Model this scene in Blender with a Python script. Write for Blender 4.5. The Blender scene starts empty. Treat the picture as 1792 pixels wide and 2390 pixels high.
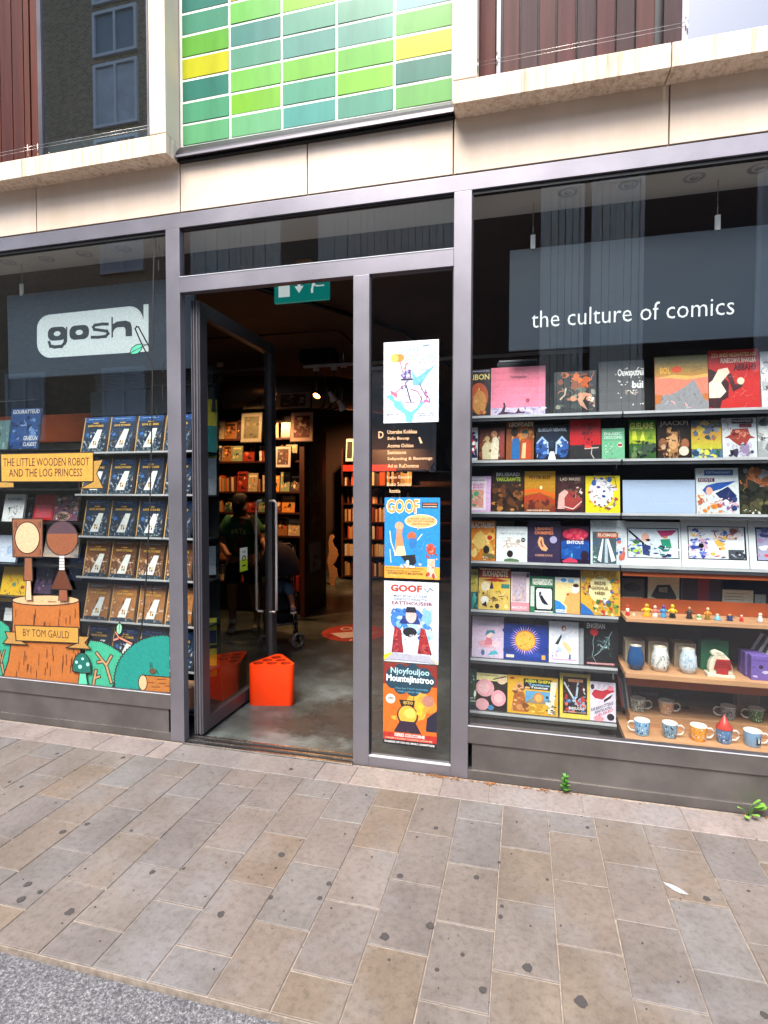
import bpy, bmesh, math, random
import numpy as np
from mathutils import Vector, Matrix
R_ = math.radians
random.seed(7)
SC = bpy.context.scene
COL = SC.collection
# ------------------------------------------------------------------ camera
CAM_H, CAM_D = 1.4962, 2.88
FPX, YAW, PIT, ROLL = 1294.0, -0.2471, -0.0341, 0.0023
fwd = Vector((math.sin(YAW)*math.cos(PIT), math.cos(YAW)*math.cos(PIT), math.sin(PIT)))
r0 = Vector((math.cos(YAW), -math.sin(YAW), 0)); u0 = r0.cross(fwd)
rgt = r0*math.cos(ROLL) + u0*math.sin(ROLL); upv = u0*math.cos(ROLL) - r0*math.sin(ROLL)
CPOS = Vector((0, -CAM_D, CAM_H))
cd = bpy.data.cameras.new('camera'); cam = bpy.data.objects.new('camera', cd); COL.objects.link(cam)
cam.matrix_world = Matrix(((rgt.x, upv.x, -fwd.x, CPOS.x), (rgt.y, upv.y, -fwd.y, CPOS.y), (rgt.z, upv.z, -fwd.z, CPOS.z), (0, 0, 0, 1)))
cd.sensor_fit = 'HORIZONTAL'; cd.sensor_width = 36; cd.lens = FPX/1792*36; cd.clip_start = 0.02; cd.clip_end = 800
SC.camera = cam
def at(x, y, Y=0.0):      # photo pixel -> point on the plane at depth Y
    d = fwd + rgt*((x-896)/FPX) - upv*((y-1195)/FPX); return CPOS + d*((Y+CAM_D)/d.y)
def gz(x, y, Z=0.0):
    d = fwd + rgt*((x-896)/FPX) - upv*((y-1195)/FPX); return CPOS + d*((Z-CAM_H)/d.z)
CR = {'4': (1080, 780, .22303), '5': (1420, 780, .22423), '6': (1080, 1180, .24406), '7': (1420, 1180, .26216), 'L': (0, 980, .33455), 'K': (0, 500, .2773)}
def cp(c, x, y):
    a = CR[c]; return a[0]+x*a[2], a[1]+y*a[2]
# ------------------------------------------------------------------ light
W = bpy.data.worlds.new('World'); SC.world = W; W.use_nodes = True
nt = W.node_tree; nt.nodes.clear()
sky = nt.nodes.new('ShaderNodeTexSky'); sky.sky_type = 'NISHITA'; sky.sun_disc = False
sky.sun_elevation = R_(58); sky.sun_rotation = R_(190); sky.dust_density = 2.5; sky.air_density = 1.0
bg = nt.nodes.new('ShaderNodeBackground'); bg.inputs[1].default_value = 0.12
wo = nt.nodes.new('ShaderNodeOutputWorld'); nt.links.new(sky.outputs[0], bg.inputs[0]); nt.links.new(bg.outputs[0], wo.inputs[0])
sl = bpy.data.lights.new('sun', 'SUN'); sun = bpy.data.objects.new('sun', sl); COL.objects.link(sun)
sl.energy = 1.5; sl.angle = R_(32); sl.color = (1, .95, .88)
sdir = Vector((math.sin(R_(190))*math.cos(R_(58)), math.cos(R_(190))*math.cos(R_(58)), math.sin(R_(58))))
sun.rotation_euler = sdir.to_track_quat('Z', 'Y').to_euler(); sun.location = (0, -6, 9)
SC.view_settings.view_transform = 'Standard'; SC.view_settings.look = 'None'
SC.view_settings.exposure = 2.25; SC.view_settings.gamma = 1.0; SC.view_settings.use_curve_mapping = False
SC.cycles.max_bounces = 8; SC.cycles.transparent_max_bounces = 16; SC.cycles.diffuse_bounces = 4
SC.cycles.caustics_reflective = False; SC.cycles.caustics_refractive = False; SC.cycles.sample_clamp_indirect = 4
# ------------------------------------------------------------------ helpers
def lin(c):
    if isinstance(c, str):
        c = c.lstrip('#')
        if len(c) == 3: c = ''.join(k*2 for k in c)
        c = [int(c[i:i+2], 16)/255 for i in (0, 2, 4)]
        c = [v/12.92 if v <= .04045 else ((v+.055)/1.055)**2.4 for v in c]
    return (c[0], c[1], c[2], 1)
MATS = {}
def nodes(name):
    m = bpy.data.materials.new(name); m.use_nodes = True; n = m.node_tree
    b = n.nodes['Principled BSDF']; MATS[name] = m; return m, n, b
def noise(n, scale, detail=4, rough=.55, vec=None, stretch=None):
    t = n.nodes.new('ShaderNodeTexNoise'); t.inputs['Scale'].default_value = scale; t.inputs['Detail'].default_value = detail; t.inputs['Roughness'].default_value = rough
    tc = n.nodes.new('ShaderNodeTexCoord'); g = n.nodes.new('ShaderNodeNewGeometry')
    src = g.outputs['Position'] if vec is None else tc.outputs[vec]
    if stretch:
        mp = n.nodes.new('ShaderNodeMapping'); mp.inputs['Scale'].default_value = stretch; n.links.new(src, mp.inputs['Vector']); src = mp.outputs[0]
    n.links.new(src, t.inputs['Vector']); return t.outputs['Fac']
def ramp(n, fac, stops):
    r = n.nodes.new('ShaderNodeValToRGB'); e = r.color_ramp.elements
    while len(e) < len(stops): e.new(.5)
    for k, (p, c) in zip(e, stops): k.position = p; k.color = lin(c)
    n.links.new(fac, r.inputs[0]); return r.outputs[0]
def mixc(n, mode, fac, a, b):
    m = n.nodes.new('ShaderNodeMix'); m.data_type = 'RGBA'; m.blend_type = mode
    for s, v in ((0, fac), (6, a), (7, b)):
        if hasattr(v, 'links') or isinstance(v, bpy.types.NodeSocket): n.links.new(v, m.inputs[s])
        else: m.inputs[s].default_value = v if s == 0 else lin(v)
    return m.outputs[2]
def bump(n, b, fac, strength=.2, dist=.01):
    k = n.nodes.new('ShaderNodeBump'); k.inputs['Strength'].default_value = strength; k.inputs['Distance'].default_value = dist
    n.links.new(fac, k.inputs['Height']); n.links.new(k.outputs[0], b.inputs['Normal'])
def mat(name, c, rough=.6, metal=0, vary=.25, scale=9, bs=0, spec=.5, emit=None, es=0, stretch=None, bscale=None):
    m, n, b = nodes(name); c = lin(c)
    b.inputs['Roughness'].default_value = rough; b.inputs['Metallic'].default_value = metal; b.inputs['Specular IOR Level'].default_value = spec
    if vary:
        f = noise(n, scale, 5, .6, stretch=stretch)
        d = tuple(v*(1-vary) for v in c[:3]); l = tuple(min(1, v*(1+vary*.7)) for v in c[:3])
        n.links.new(ramp(n, f, [(.3, d), (.7, l)]), b.inputs['Base Color'])
        mr = n.nodes.new('ShaderNodeMapRange'); mr.inputs[3].default_value = max(0, rough-.1); mr.inputs[4].default_value = min(1, rough+.12); n.links.new(f, mr.inputs[0]); n.links.new(mr.outputs[0], b.inputs['Roughness'])
    else: b.inputs['Base Color'].default_value = c
    if bs: bump(n, b, noise(n, bscale or scale*6, 4, .6, stretch=stretch), bs, .006)
    if emit: b.inputs['Emission Color'].default_value = lin(emit); b.inputs['Emission Strength'].default_value = es
    return m
def glass(name, tint, ior=1.55, rough=.0, dirt=.0):
    m = bpy.data.materials.new(name); m.use_nodes = True; n = m.node_tree; n.nodes.clear(); MATS[name] = m
    o = n.nodes.new('ShaderNodeOutputMaterial'); t = n.nodes.new('ShaderNodeBsdfTransparent'); g = n.nodes.new('ShaderNodeBsdfGlossy')
    f = n.nodes.new('ShaderNodeFresnel'); f.inputs[0].default_value = ior; mx = n.nodes.new('ShaderNodeMixShader')
    t.inputs[0].default_value = lin(tint); g.inputs['Roughness'].default_value = rough
    gg = n.nodes.new('ShaderNodeNewGeometry'); fr = n.nodes.new('ShaderNodeMath'); fr.operation = 'SUBTRACT'; fr.inputs[0].default_value = 1; n.links.new(gg.outputs['Backfacing'], fr.inputs[1])
    ml = n.nodes.new('ShaderNodeMath'); ml.operation = 'MULTIPLY'; n.links.new(f.outputs[0], ml.inputs[0]); n.links.new(fr.outputs[0], ml.inputs[1])
    n.links.new(ml.outputs[0], mx.inputs[0]); n.links.new(t.outputs[0], mx.inputs[1]); n.links.new(g.outputs[0], mx.inputs[2])
    out = mx.outputs[0]
    if dirt:
        d = n.nodes.new('ShaderNodeBsdfDiffuse'); d.inputs[0].default_value = (.6, .6, .6, 1); m2 = n.nodes.new('ShaderNodeMixShader')
        fa = noise(n, 3, 6, .65); mp = n.nodes.new('ShaderNodeMapRange'); mp.inputs[1].default_value = .45; mp.inputs[2].default_value = .8; mp.inputs[4].default_value = dirt
        n.links.new(fa, mp.inputs[0]); n.links.new(mp.outputs[0], m2.inputs[0]); n.links.new(out, m2.inputs[1]); n.links.new(d.outputs[0], m2.inputs[2]); out = m2.outputs[0]
    n.links.new(out, o.inputs[0]); return m
def objcolor(name, rough, vary, scale, bs=0, spec=.5, bscale=60, stretch=None, vec=None):
    m, n, b = nodes(name); oi = n.nodes.new('ShaderNodeObjectInfo')
    f = noise(n, scale, 6, .62, stretch=stretch); k = ramp(n, f, [(.25, (1-vary,)*3), (.75, (1, 1, 1))])
    c = mixc(n, 'MULTIPLY', 1.0, oi.outputs['Color'], k); n.links.new(c, b.inputs['Base Color'])
    b.inputs['Roughness'].default_value = rough; b.inputs['Specular IOR Level'].default_value = spec
    if bs: bump(n, b, noise(n, bscale, 5, .65, stretch=stretch), bs, .004)
    return m, n, b
# print: colour lives in the 'col' attribute (flat print and painted small things)
def printmat(name, rough, vary=.12):
    m, n, b = nodes(name); a = n.nodes.new('ShaderNodeAttribute'); a.attribute_name = 'col'
    f = noise(n, 75, 5, .75); k = ramp(n, f, [(.38, (1-vary,)*3), (.56, (1, 1, 1)), (.7, (1+vary*.25,)*3)])
    n.links.new(mixc(n, 'MULTIPLY', 1.0, a.outputs['Color'], k), b.inputs['Base Color']); b.inputs['Roughness'].default_value = rough
    return m
printmat('print', .28, .17); printmat('matt_print', .7, .2); printmat('ceramic', .15, .04)

class MB:                                  # mesh builder with optional colours
    def __init__(s, c='#888'): s.v = []; s.f = []; s.c = []; s.cur = lin(c); s.sm = []
    def col(s, c): s.cur = lin(c); return s
    def face(s, idx, sm=False): s.f.append(tuple(idx)); s.c.append(s.cur); s.sm.append(sm)
    def pts(s, L):
        n = len(s.v); s.v += [tuple(p) for p in L]; return n
    def box(s, x0, x1, y0, y1, z0, z1, b=0):
        if b:
            bm = bmesh.new(); bmesh.ops.create_cube(bm, size=1)
            for v in bm.verts: v.co = Vector(((x0+x1)/2+v.co.x*(x1-x0), (y0+y1)/2+v.co.y*(y1-y0), (z0+z1)/2+v.co.z*(z1-z0)))
            bmesh.ops.bevel(bm, geom=bm.edges[:], offset=b, segments=1, affect='EDGES'); return s.bm(bm)
        n = s.pts([(x0,y0,z0),(x1,y0,z0),(x1,y1,z0),(x0,y1,z0),(x0,y0,z1),(x1,y0,z1),(x1,y1,z1),(x0,y1,z1)])
        for q in ((0,3,2,1),(4,5,6,7),(0,1,5,4),(1,2,6,5),(2,3,7,6),(3,0,4,7)): s.face([n+i for i in q])
        return s
    def bm(s, bm, sm=False):
        bm.verts.index_update(); n = s.pts([v.co for v in bm.verts])
        for f in bm.faces: s.face([n+v.index for v in f.verts], sm)
        bm.free(); return s
    def prism(s, P, axis, a, b, sm=False):          # polygon in the two other axes, extruded a..b along axis
        def mk(p, t): return {'x': (t, p[0], p[1]), 'y': (p[0], t, p[1]), 'z': (p[0], p[1], t)}[axis]
        k = len(P); n = s.pts([mk(p, a) for p in P] + [mk(p, b) for p in P])
        s.face([n+i for i in range(k)][::-1]); s.face([n+k+i for i in range(k)])
        for i in range(k): s.face([n+i, n+(i+1) % k, n+k+(i+1) % k, n+k+i], sm)
        return s
    def tube(s, P, r, seg=8, caps=True):
        P = [Vector(p) for p in P]; k = len(P); rs = r if isinstance(r, (list, tuple)) else [r]*k; rings = []
        up = Vector((0, 0, 1))
        for i, p in enumerate(P):
            t = (P[min(i+1, k-1)]-P[max(i-1, 0)]).normalized(); a = t.cross(up)
            if a.length < .05: a = t.cross(Vector((1, 0, 0)))
            a.normalize(); b = a.cross(t)
            rings.append(s.pts([p+(a*math.cos(2*math.pi*j/seg)+b*math.sin(2*math.pi*j/seg))*rs[i] for j in range(seg)]))
        for i in range(k-1):
            for j in range(seg): s.face([rings[i]+j, rings[i]+(j+1) % seg, rings[i+1]+(j+1) % seg, rings[i+1]+j], True)
        if caps: s.face([rings[0]+j for j in range(seg)][::-1]); s.face([rings[-1]+j for j in range(seg)])
        return s
    def lathe(s, prof, c=(0, 0, 0), seg=16, axis=None, sx=1, sy=1, caps=False):       # prof: (r, z)
        M = axis if axis else Matrix.Identity(3); c = Vector(c); rings = []
        for r, z in prof: rings.append(s.pts([c + M @ Vector((r*sx*math.cos(2*math.pi*j/seg), r*sy*math.sin(2*math.pi*j/seg), z)) for j in range(seg)]))
        for i in range(len(prof)-1):
            for j in range(seg): s.face([rings[i]+j, rings[i]+(j+1) % seg, rings[i+1]+(j+1) % seg, rings[i+1]+j], True)
        if caps and prof[0][0] > 1e-5: s.face([rings[0]+j for j in range(seg)][::-1])
        if caps and prof[-1][0] > 1e-5: s.face([rings[-1]+j for j in range(seg)])
        return s
    def mesh(s, name):
        me = bpy.data.meshes.new(name); me.from_pydata(s.v, [], s.f)
        ca = me.color_attributes.new('col', 'FLOAT_COLOR', 'CORNER')
        arr = np.repeat(np.array(s.c, dtype=np.float32), [len(f) for f in s.f], axis=0) if s.f else np.zeros((0, 4))
        ca.data.foreach_set('color', arr.ravel()); me.polygons.foreach_set('use_smooth', s.sm); me.update(); return me
    def build(s, name, m, parent=None):
        me = s.mesh(name); me.materials.append(MATS[m] if isinstance(m, str) else m); return link(name, me, parent)
def link(name, me, parent=None, loc=None, color=None):
    o = bpy.data.objects.new(name, me); COL.objects.link(o)
    if parent: o.parent = parent
    if loc is not None: o.location = loc
    if color is not None: o.color = lin(color)
    return o
def tag(o, label=None, cat=None, group=None, kind=None):
    if label:
        o['label'] = label
        pass
    if cat: o['category'] = cat
    if group: o['group'] = group
    if kind: o['kind'] = kind
    return o
def thing(name, label, cat, loc=(0, 0, 0), group=None, rz=0):
    o = link(name, None); o.location = loc; o.rotation_euler = (0, 0, rz); return tag(o, label, cat, group)
def copy_tree(o, parent=None):
    c = o.copy(); COL.objects.link(c)
    if parent: c.parent = parent
    for ch in o.children: copy_tree(ch, c)
    return c
def bevel(o, w=.002, seg=2):
    md = o.modifiers.new('bevel', 'BEVEL'); md.width = w; md.segments = seg; md.limit_method = 'ANGLE'; return o

_tc = bpy.data.curves.new('lettering', 'FONT'); _to = bpy.data.objects.new('lettering', _tc); COL.objects.link(_to)
_cache = {}
def text_mesh(t, bold=0, cw=1.0):
    k = (t, bold, cw)
    if k in _cache: return _cache[k]
    _tc.body = t; _tc.offset = bold; _tc.resolution_u = 2; _tc.size = 1; _tc.space_character = cw
    dg = bpy.context.evaluated_depsgraph_get(); dg.update()
    me = bpy.data.meshes.new_from_object(_to.evaluated_get(dg), depsgraph=dg)
    V = [tuple(v.co[:2]) for v in me.vertices]; F = [tuple(p.vertices) for p in me.polygons]; bpy.data.meshes.remove(me)
    xs = [v[0] for v in V]; ys = [v[1] for v in V]; x0, x1, y0, y1 = min(xs), max(xs), min(ys), max(ys)
    V = [((x-x0)/(x1-x0), (y-y0)/(y1-y0)) for x, y in V]; _cache[k] = (V, F, (x1-x0)/(y1-y0)); return _cache[k]
class Art:                                  # flat print: layered shapes, each layer 30 microns above the last
    def __init__(s, fn, step=.00003): s.m = MB(); s.fn = fn; s.k = 1; s.step = step
    def poly(s, P, c):
        s.m.cur = lin(c); n = s.m.pts([s.fn(x, y, s.k*s.step) for x, y in P]); s.k += 1
        if len(P) > 4: # triangulate through a bmesh-free ear fallback: a centre fan for star shapes
            from mathutils.geometry import tessellate_polygon
            for t in tessellate_polygon([[Vector((x, y, 0)) for x, y in P]]): s.m.face([n+i for i in t])
        else: s.m.face([n+i for i in range(len(P))])
        return s
    def rect(s, x0, y0, x1, y1, c): return s.poly([(x0, y0), (x1, y0), (x1, y1), (x0, y1)], c)
    def ell(s, cx, cy, rx, ry, c, n=18, rot=0):
        ca, sa = math.cos(rot), math.sin(rot)
        return s.poly([(cx+rx*math.cos(a)*ca-ry*math.sin(a)*sa, cy+rx*math.cos(a)*sa+ry*math.sin(a)*ca) for a in [2*math.pi*i/n for i in range(n)]], c)
    def line(s, P, w, c, closed=False):
        s.m.cur = lin(c); P = list(P)
        if closed: P = P+[P[0]]
        for a, b in zip(P[:-1], P[1:]):
            dx, dy = b[0]-a[0], b[1]-a[1]; l = math.hypot(dx, dy) or 1e-6; ex, ey = dx/l*w*.5, dy/l*w*.5; nx, ny = -ey, ex
            n = s.m.pts([s.fn(x, y, s.k*s.step) for x, y in ((a[0]-ex+nx, a[1]-ey+ny), (b[0]+ex+nx, b[1]+ey+ny), (b[0]+ex-nx, b[1]+ey-ny), (a[0]-ex-nx, a[1]-ey-ny))])
            s.m.face([n, n+1, n+2, n+3]); s.k += .25
        s.k += 1; return s
    def blob(s, cx, cy, rx, ry, c, rnd, n=9, j=.35):
        return s.poly([(cx+rx*math.cos(2*math.pi*i/n)*(1+rnd.uniform(-j, j)), cy+ry*math.sin(2*math.pi*i/n)*(1+rnd.uniform(-j, j))) for i in range(n)], c)
    def text(s, t, x0, y0, x1, y1, c, bold=.012, slope=0, flip=1):      # box x0..x1, baseline y0 to cap y1
        V, F, _ = text_mesh(t, bold); s.m.cur = lin(c)
        n = s.m.pts([s.fn(x0+(x1-x0)*x, y0+(y1-y0)*y + slope*(x1-x0)*x, s.k*s.step) for x, y in V])
        for f in F: s.m.face([n+i for i in f])
        s.k += 1; return s
    def scrib(s, x0, y0, x1, y1, pal, n, rnd, size=.12, strokes=.4):
        for i in range(n):
            cx, cy = rnd.uniform(x0, x1), rnd.uniform(y0, y1); c = rnd.choice(pal); r = size*rnd.uniform(.25, 1)
            r = min(r, cx-x0+.03, x1-cx+.03, cy-y0+.03, y1-cy+.03); r = max(r, .015)
            if rnd.random() < strokes:
                a = rnd.uniform(0, 6.28); P = []
                for q in range(4):
                    P.append((min(max(cx, x0), x1), min(max(cy, y0), y1))); a += rnd.uniform(-.9, .9); cx += math.cos(a)*r*.7; cy += math.sin(a)*r*.7
                s.line(P, rnd.uniform(.006, .022), c)
            else: s.blob(cx, cy, r, r*rnd.uniform(.4, 1.1), c, rnd)
        return s
    def build(s, name, parent=None, m='print'): return s.m.build(name, m, parent)
# ------------------------------------------------------------------ materials
mat('frame_metal', '#87848b', .42, .66, .15, 2.2, .05, bscale=300)
mat('frame_dark', '#666367', .4, .68, .14, 4)
mat('frame_low', '#6c6765', .48, .6, .3, 3.5, .06, bscale=200)  # lower rails: shading towards the ground put into a darker colour, plus dirt
mat('brushed_steel', '#efe6de', .42, .55, .05, 8)
mat('steel', '#c9c4bd', .25, 1, .1, 8)
mat('white_edge', '#c8cace', .4, .2, .1, 8)
mat('black_rubber', '#131315', .6, 0, .2, 20)
mat('black_metal', '#1a1a1d', .4, .3, .2, 20)
def stone():
    m, n, b = nodes('cream_stone')
    base = ramp(n, noise(n, 1.3, 5, .6), [(.3, '#d3bfa9'), (.55, '#dfccb8'), (.75, '#e6d7c6')])
    st = ramp(n, noise(n, 1, 6, .7, stretch=(9, 9, .9)), [(.3, (.95, .93, .9)), (.6, (1, 1, 1))])
    n.links.new(mixc(n, 'MULTIPLY', 1, base, st), b.inputs['Base Color']); b.inputs['Roughness'].default_value = .75
    bump(n, b, noise(n, 140, 4, .6), .12, .003)
    m, n, b = nodes('stained_stone')
    base = ramp(n, noise(n, 3, 5, .6), [(.3, '#dbc8b4'), (.6, '#ead9c6')])
    st = ramp(n, noise(n, 1, 5, .75, stretch=(42, 30, 2.2)), [(.33, '#a89a88'), (.45, '#e4dacc'), (.56, '#fff')])
    n.links.new(mixc(n, 'MULTIPLY', .8, base, st), b.inputs['Base Color']); b.inputs['Roughness'].default_value = .8
    bump(n, b, noise(n, 160, 3, .5), .05, .002)
stone()
mat('mortar', '#8f8272', .9, 0, .3, 30)
mat('grout_white', '#d9dccf', .5, 0, .08, 10)
def tilem():
    m, n, b = objcolor('glass_tile', .2, .34, 1, spec=.22, stretch=(6, 6, 1.1)); b.inputs['Coat Weight'].default_value = .1; b.inputs['Coat Roughness'].default_value = .04
    bump(n, b, noise(n, 5, 2, .5), .06, .01)
tilem()
m_, n_, b_ = objcolor('slab_stone', .55, .3, 1.6, .4, .45, 90)
# extra mottling and dirt on slabs
oi = [k for k in n_.nodes if k.type == 'OBJECT_INFO'][0]
f2 = ramp(n_, noise(n_, 38, 6, .75), [(.3, (.62, .6, .58)), (.5, (.95, .95, .95)), (.75, (1.12, 1.1, 1.08))])
old = b_.inputs['Base Color'].links[0].from_socket
old = mixc(n_, 'MULTIPLY', .8, old, ramp(n_, noise(n_, 5, 6, .68, stretch=(1, .6, 1)), [(.32, (.78, .75, .72)), (.62, (1.08, 1.07, 1.06))]))
old = mixc(n_, 'MIX', ramp(n_, noise(n_, 2.3, 5, .6), [(.5, (0, 0, 0)), (.72, (.5, .5, .5))]), old, '#7c7c7e')
n_.links.new(mixc(n_, 'MULTIPLY', 1, old, f2), b_.inputs['Base Color'])
objcolor('timber', .6, .6, 1, .25, .2, 1, stretch=(30, 30, 1.6))
objcolor('spine', .5, .3, 40)
objcolor('paint', .4, .15, 12)
mat('plywood', '#b98a63', .5, 0, .22, 1, .1, stretch=(3, 30, 30))
mat('dark_wood', '#3a1a10', .4, 0, .35, 1, .1, stretch=(20, 20, 2))
mat('orange_board', '#a34a1c', .5, 0, .25, 6)
mat('soffit', '#e2e0da', .7, 0, .06, 3)
mat('ceiling_paint', '#57453d', .8, 0, .25, 2, .2)
mat('inner_wall', '#3b2a24', .8, 0, .3, 2)
mat('shelf_metal', '#b9bcc0', .35, .4, .08, 8)
mat('shelf_dark', '#4a4d52', .4, .3, .1, 8)
mat('shelf_back', '#26262a', .7, 0, .3, 5)
mat('signboard', '#27323f', .38, 0, .05, 2)
mat('sign_white', '#e8eef0', .5, 0, .03, 8)
mat('orange_plastic', '#f03c08', .33, 0, .05, 5, spec=.5)
mat('orange_hole', '#b02c08', .5, 0, .1, 5)
mat('leaf_green', '#4f8a2c', .5, 0, .3, 60, .2)
mat('leaf_pale', '#7cb243', .5, 0, .25, 40, .2)
mat('dry_leaf', '#8a5a30', .8, 0, .5, 60, .3)
mat('skin', '#a87058', .5, 0, .1, 12, spec=.4)
mat('sock', '#e0dcd8', .9, 0, .15, 60, .2)
mat('shoe', '#d0cac2', .7, 0, .15, 40)
mat('hair', '#17100d', .5, 0, .4, 1, .5, stretch=(90, 90, 6))
mat('green_cloth', '#1c5c3c', .85, 0, .3, 14, .3)
mat('dark_cloth', '#15141c', .9, 0, .3, 14, .3)
mat('pram_cloth', '#2a1b26', .9, 0, .25, 30, .3)
mat('denim', '#4b6073', .9, 0, .3, 60, .3)
mat('tyre', '#77767a', .8, 0, .2, 30)
mat('silver_duct', '#77726e', .35, .8, .15, 4)
mat('lamp_glow', '#ffd9a0', .5, 0, 0, emit='#ff9a3c', es=9)
mat('bulb_off', '#8d8f90', .3, .3, .1, 20)
mat('blind', '#cfd2cc', .6, 0, .06, 6)
mat('curtain', '#d7e2dc', .8, 0, .08, 5)
mat('white_frame', '#d5d8da', .4, 0, .04, 5)
mat('grey_panel', '#8f969c', .5, 0, .1, 3)
glass('shop_glass', '#f9fbfa', 1.85, 0, 0)
glass('door_glass', '#dfe3e2', 1.9, 0, 0)
glass('upper_glass', '#c4ccce', 3.4, 0, 0)
def mk_floor():
    m, n, b = nodes('polished_concrete')
    a = ramp(n, noise(n, 1.7, 6, .7), [(.35, '#2c312f'), (.5, '#444a48'), (.66, '#687170')])
    s_ = ramp(n, noise(n, 14, 6, .75), [(.3, (.6, .55, .52)), (.6, (1, 1, 1))])
    n.links.new(mixc(n, 'MULTIPLY', .8, a, s_), b.inputs['Base Color'])
    mr = n.nodes.new('ShaderNodeMapRange'); mr.inputs[3].default_value = .2; mr.inputs[4].default_value = .5; n.links.new(noise(n, 3, 5, .7), mr.inputs[0]); n.links.new(mr.outputs[0], b.inputs['Roughness'])
    bump(n, b, noise(n, 50, 5, .6), .1, .003)
    m, n, b = nodes('worn_stain')     # ragged dirt patch: blends out through a noise edge
    n.links.new(ramp(n, noise(n, 22, 6, .75), [(.3, '#2a211d'), (.7, '#4a3f38')]), b.inputs['Base Color']); b.inputs['Roughness'].default_value = .55
    tc = n.nodes.new('ShaderNodeTexCoord'); ln = n.nodes.new('ShaderNodeVectorMath'); ln.operation = 'LENGTH'; n.links.new(tc.outputs['Object'], ln.inputs[0])
    ad = n.nodes.new('ShaderNodeMath'); ad.operation = 'MULTIPLY_ADD'; ad.inputs[1].default_value = 2.2; n.links.new(noise(n, 4.2, 9, .78), ad.inputs[0]); n.links.new(ln.outputs['Value'], ad.inputs[2])
    al = n.nodes.new('ShaderNodeMapRange'); al.inputs[1].default_value = 1.5; al.inputs[2].default_value = 2.0; al.inputs[3].default_value = .72; al.inputs[4].default_value = 0; n.links.new(ad.outputs[0], al.inputs[0]); n.links.new(al.outputs[0], b.inputs['Alpha'])
    m, n, b = nodes('road_asphalt')
    v = n.nodes.new('ShaderNodeTexVoronoi'); v.inputs['Scale'].default_value = 110; g = n.nodes.new('ShaderNodeNewGeometry'); n.links.new(g.outputs['Position'], v.inputs['Vector'])
    a = ramp(n, noise(n, 120, 5, .8), [(.36, '#3a3a3b'), (.5, '#626163'), (.6, '#8f8e8e'), (.74, '#d5d1c8')])
    n.links.new(mixc(n, 'MULTIPLY', .7, a, ramp(n, noise(n, 4, 5, .6), [(.3, (.62, .62, .66)), (.7, (1, 1, 1))])), b.inputs['Base Color']); b.inputs['Roughness'].default_value = .75
    bump(n, b, noise(n, 75, 5, .7), .9, .012)
    m, n, b = nodes('brown_brick')
    t = n.nodes.new('ShaderNodeTexBrick'); tc = n.nodes.new('ShaderNodeNewGeometry'); mp = n.nodes.new('ShaderNodeMapping'); mp.inputs['Rotation'].default_value = (R_(90), 0, 0)
    n.links.new(tc.outputs['Position'], mp.inputs[0]); n.links.new(mp.outputs[0], t.inputs[0]); t.inputs['Scale'].default_value = 4
    for i, c in ((1, '#b09a78'), (2, '#8c7a60'), (3, '#b8b0a0')): t.inputs[i].default_value = lin(c)
    n.links.new(t.outputs[0], b.inputs['Base Color']); b.inputs['Roughness'].default_value = .9
mk_floor()
mat('joint_sand', '#8c8074', .95, 0, .35, 40, .3)
mat('gum', '#3a3634', .8, 0, .2, 60)
mat('chalk', '#c9cdd0', .8, 0, .1, 60)
mat('red_print', '#a02a22', .4, 0, .2, 6)
def wb(mb, name, m, parent):               # build in world coordinates under a placed parent
    o = mb.build(name, m, parent)
    if parent: o.matrix_parent_inverse = Matrix.LocRotScale(parent.location, parent.rotation_euler, None).inverted()
    return o
def fix(o):
    p = o.parent; o.matrix_parent_inverse = Matrix.LocRotScale(p.location, p.rotation_euler, None).inverted(); return o
B = lambda *a, b=0: MB().box(*a, b=b)
# ------------------------------------------------------------------ ground
rnd = random.Random(3)
g = MB(); g.box(-30, 30, -30, -1.463, -.3, -.02); tag(g.build('road', 'road_asphalt'), kind='structure')
pv = MB(); pv.box(-30, 30, -1.458, .03, -.3, -.0045); pave = tag(pv.build('pavement', 'joint_sand'), kind='structure')
def slabmesh(w, l, s):
    bm = bmesh.new(); bmesh.ops.create_cube(bm, size=1); r = random.Random(s)
    for v in bm.verts:
        v.co = Vector((v.co.x*w, v.co.y*l, v.co.z*.05-.025)); v.co.x += r.uniform(-.0012, .0012); v.co.y += r.uniform(-.0012, .0012)
    bmesh.ops.bevel(bm, geom=[e for e in bm.edges if all(v.co.z > -.01 for v in e.verts)], offset=.0022, segments=1, affect='EDGES')
    m = MB(); m.bm(bm); me = m.mesh('slab'); me.materials.append(MATS['slab_stone']); return me
PW, PL = .2045, .3155
full = [slabmesh(PW-.0042, PL-.006, i) for i in range(6)]; part = {}
pal = ['#817b78', '#837d79', '#837a72', '#7d7978', '#807974', '#84796e', '#857b70', '#817e7d', '#7b7673', '#837c76', '#82807f', '#857a6d', '#7e7772', '#847e79', '#827c78']
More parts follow.
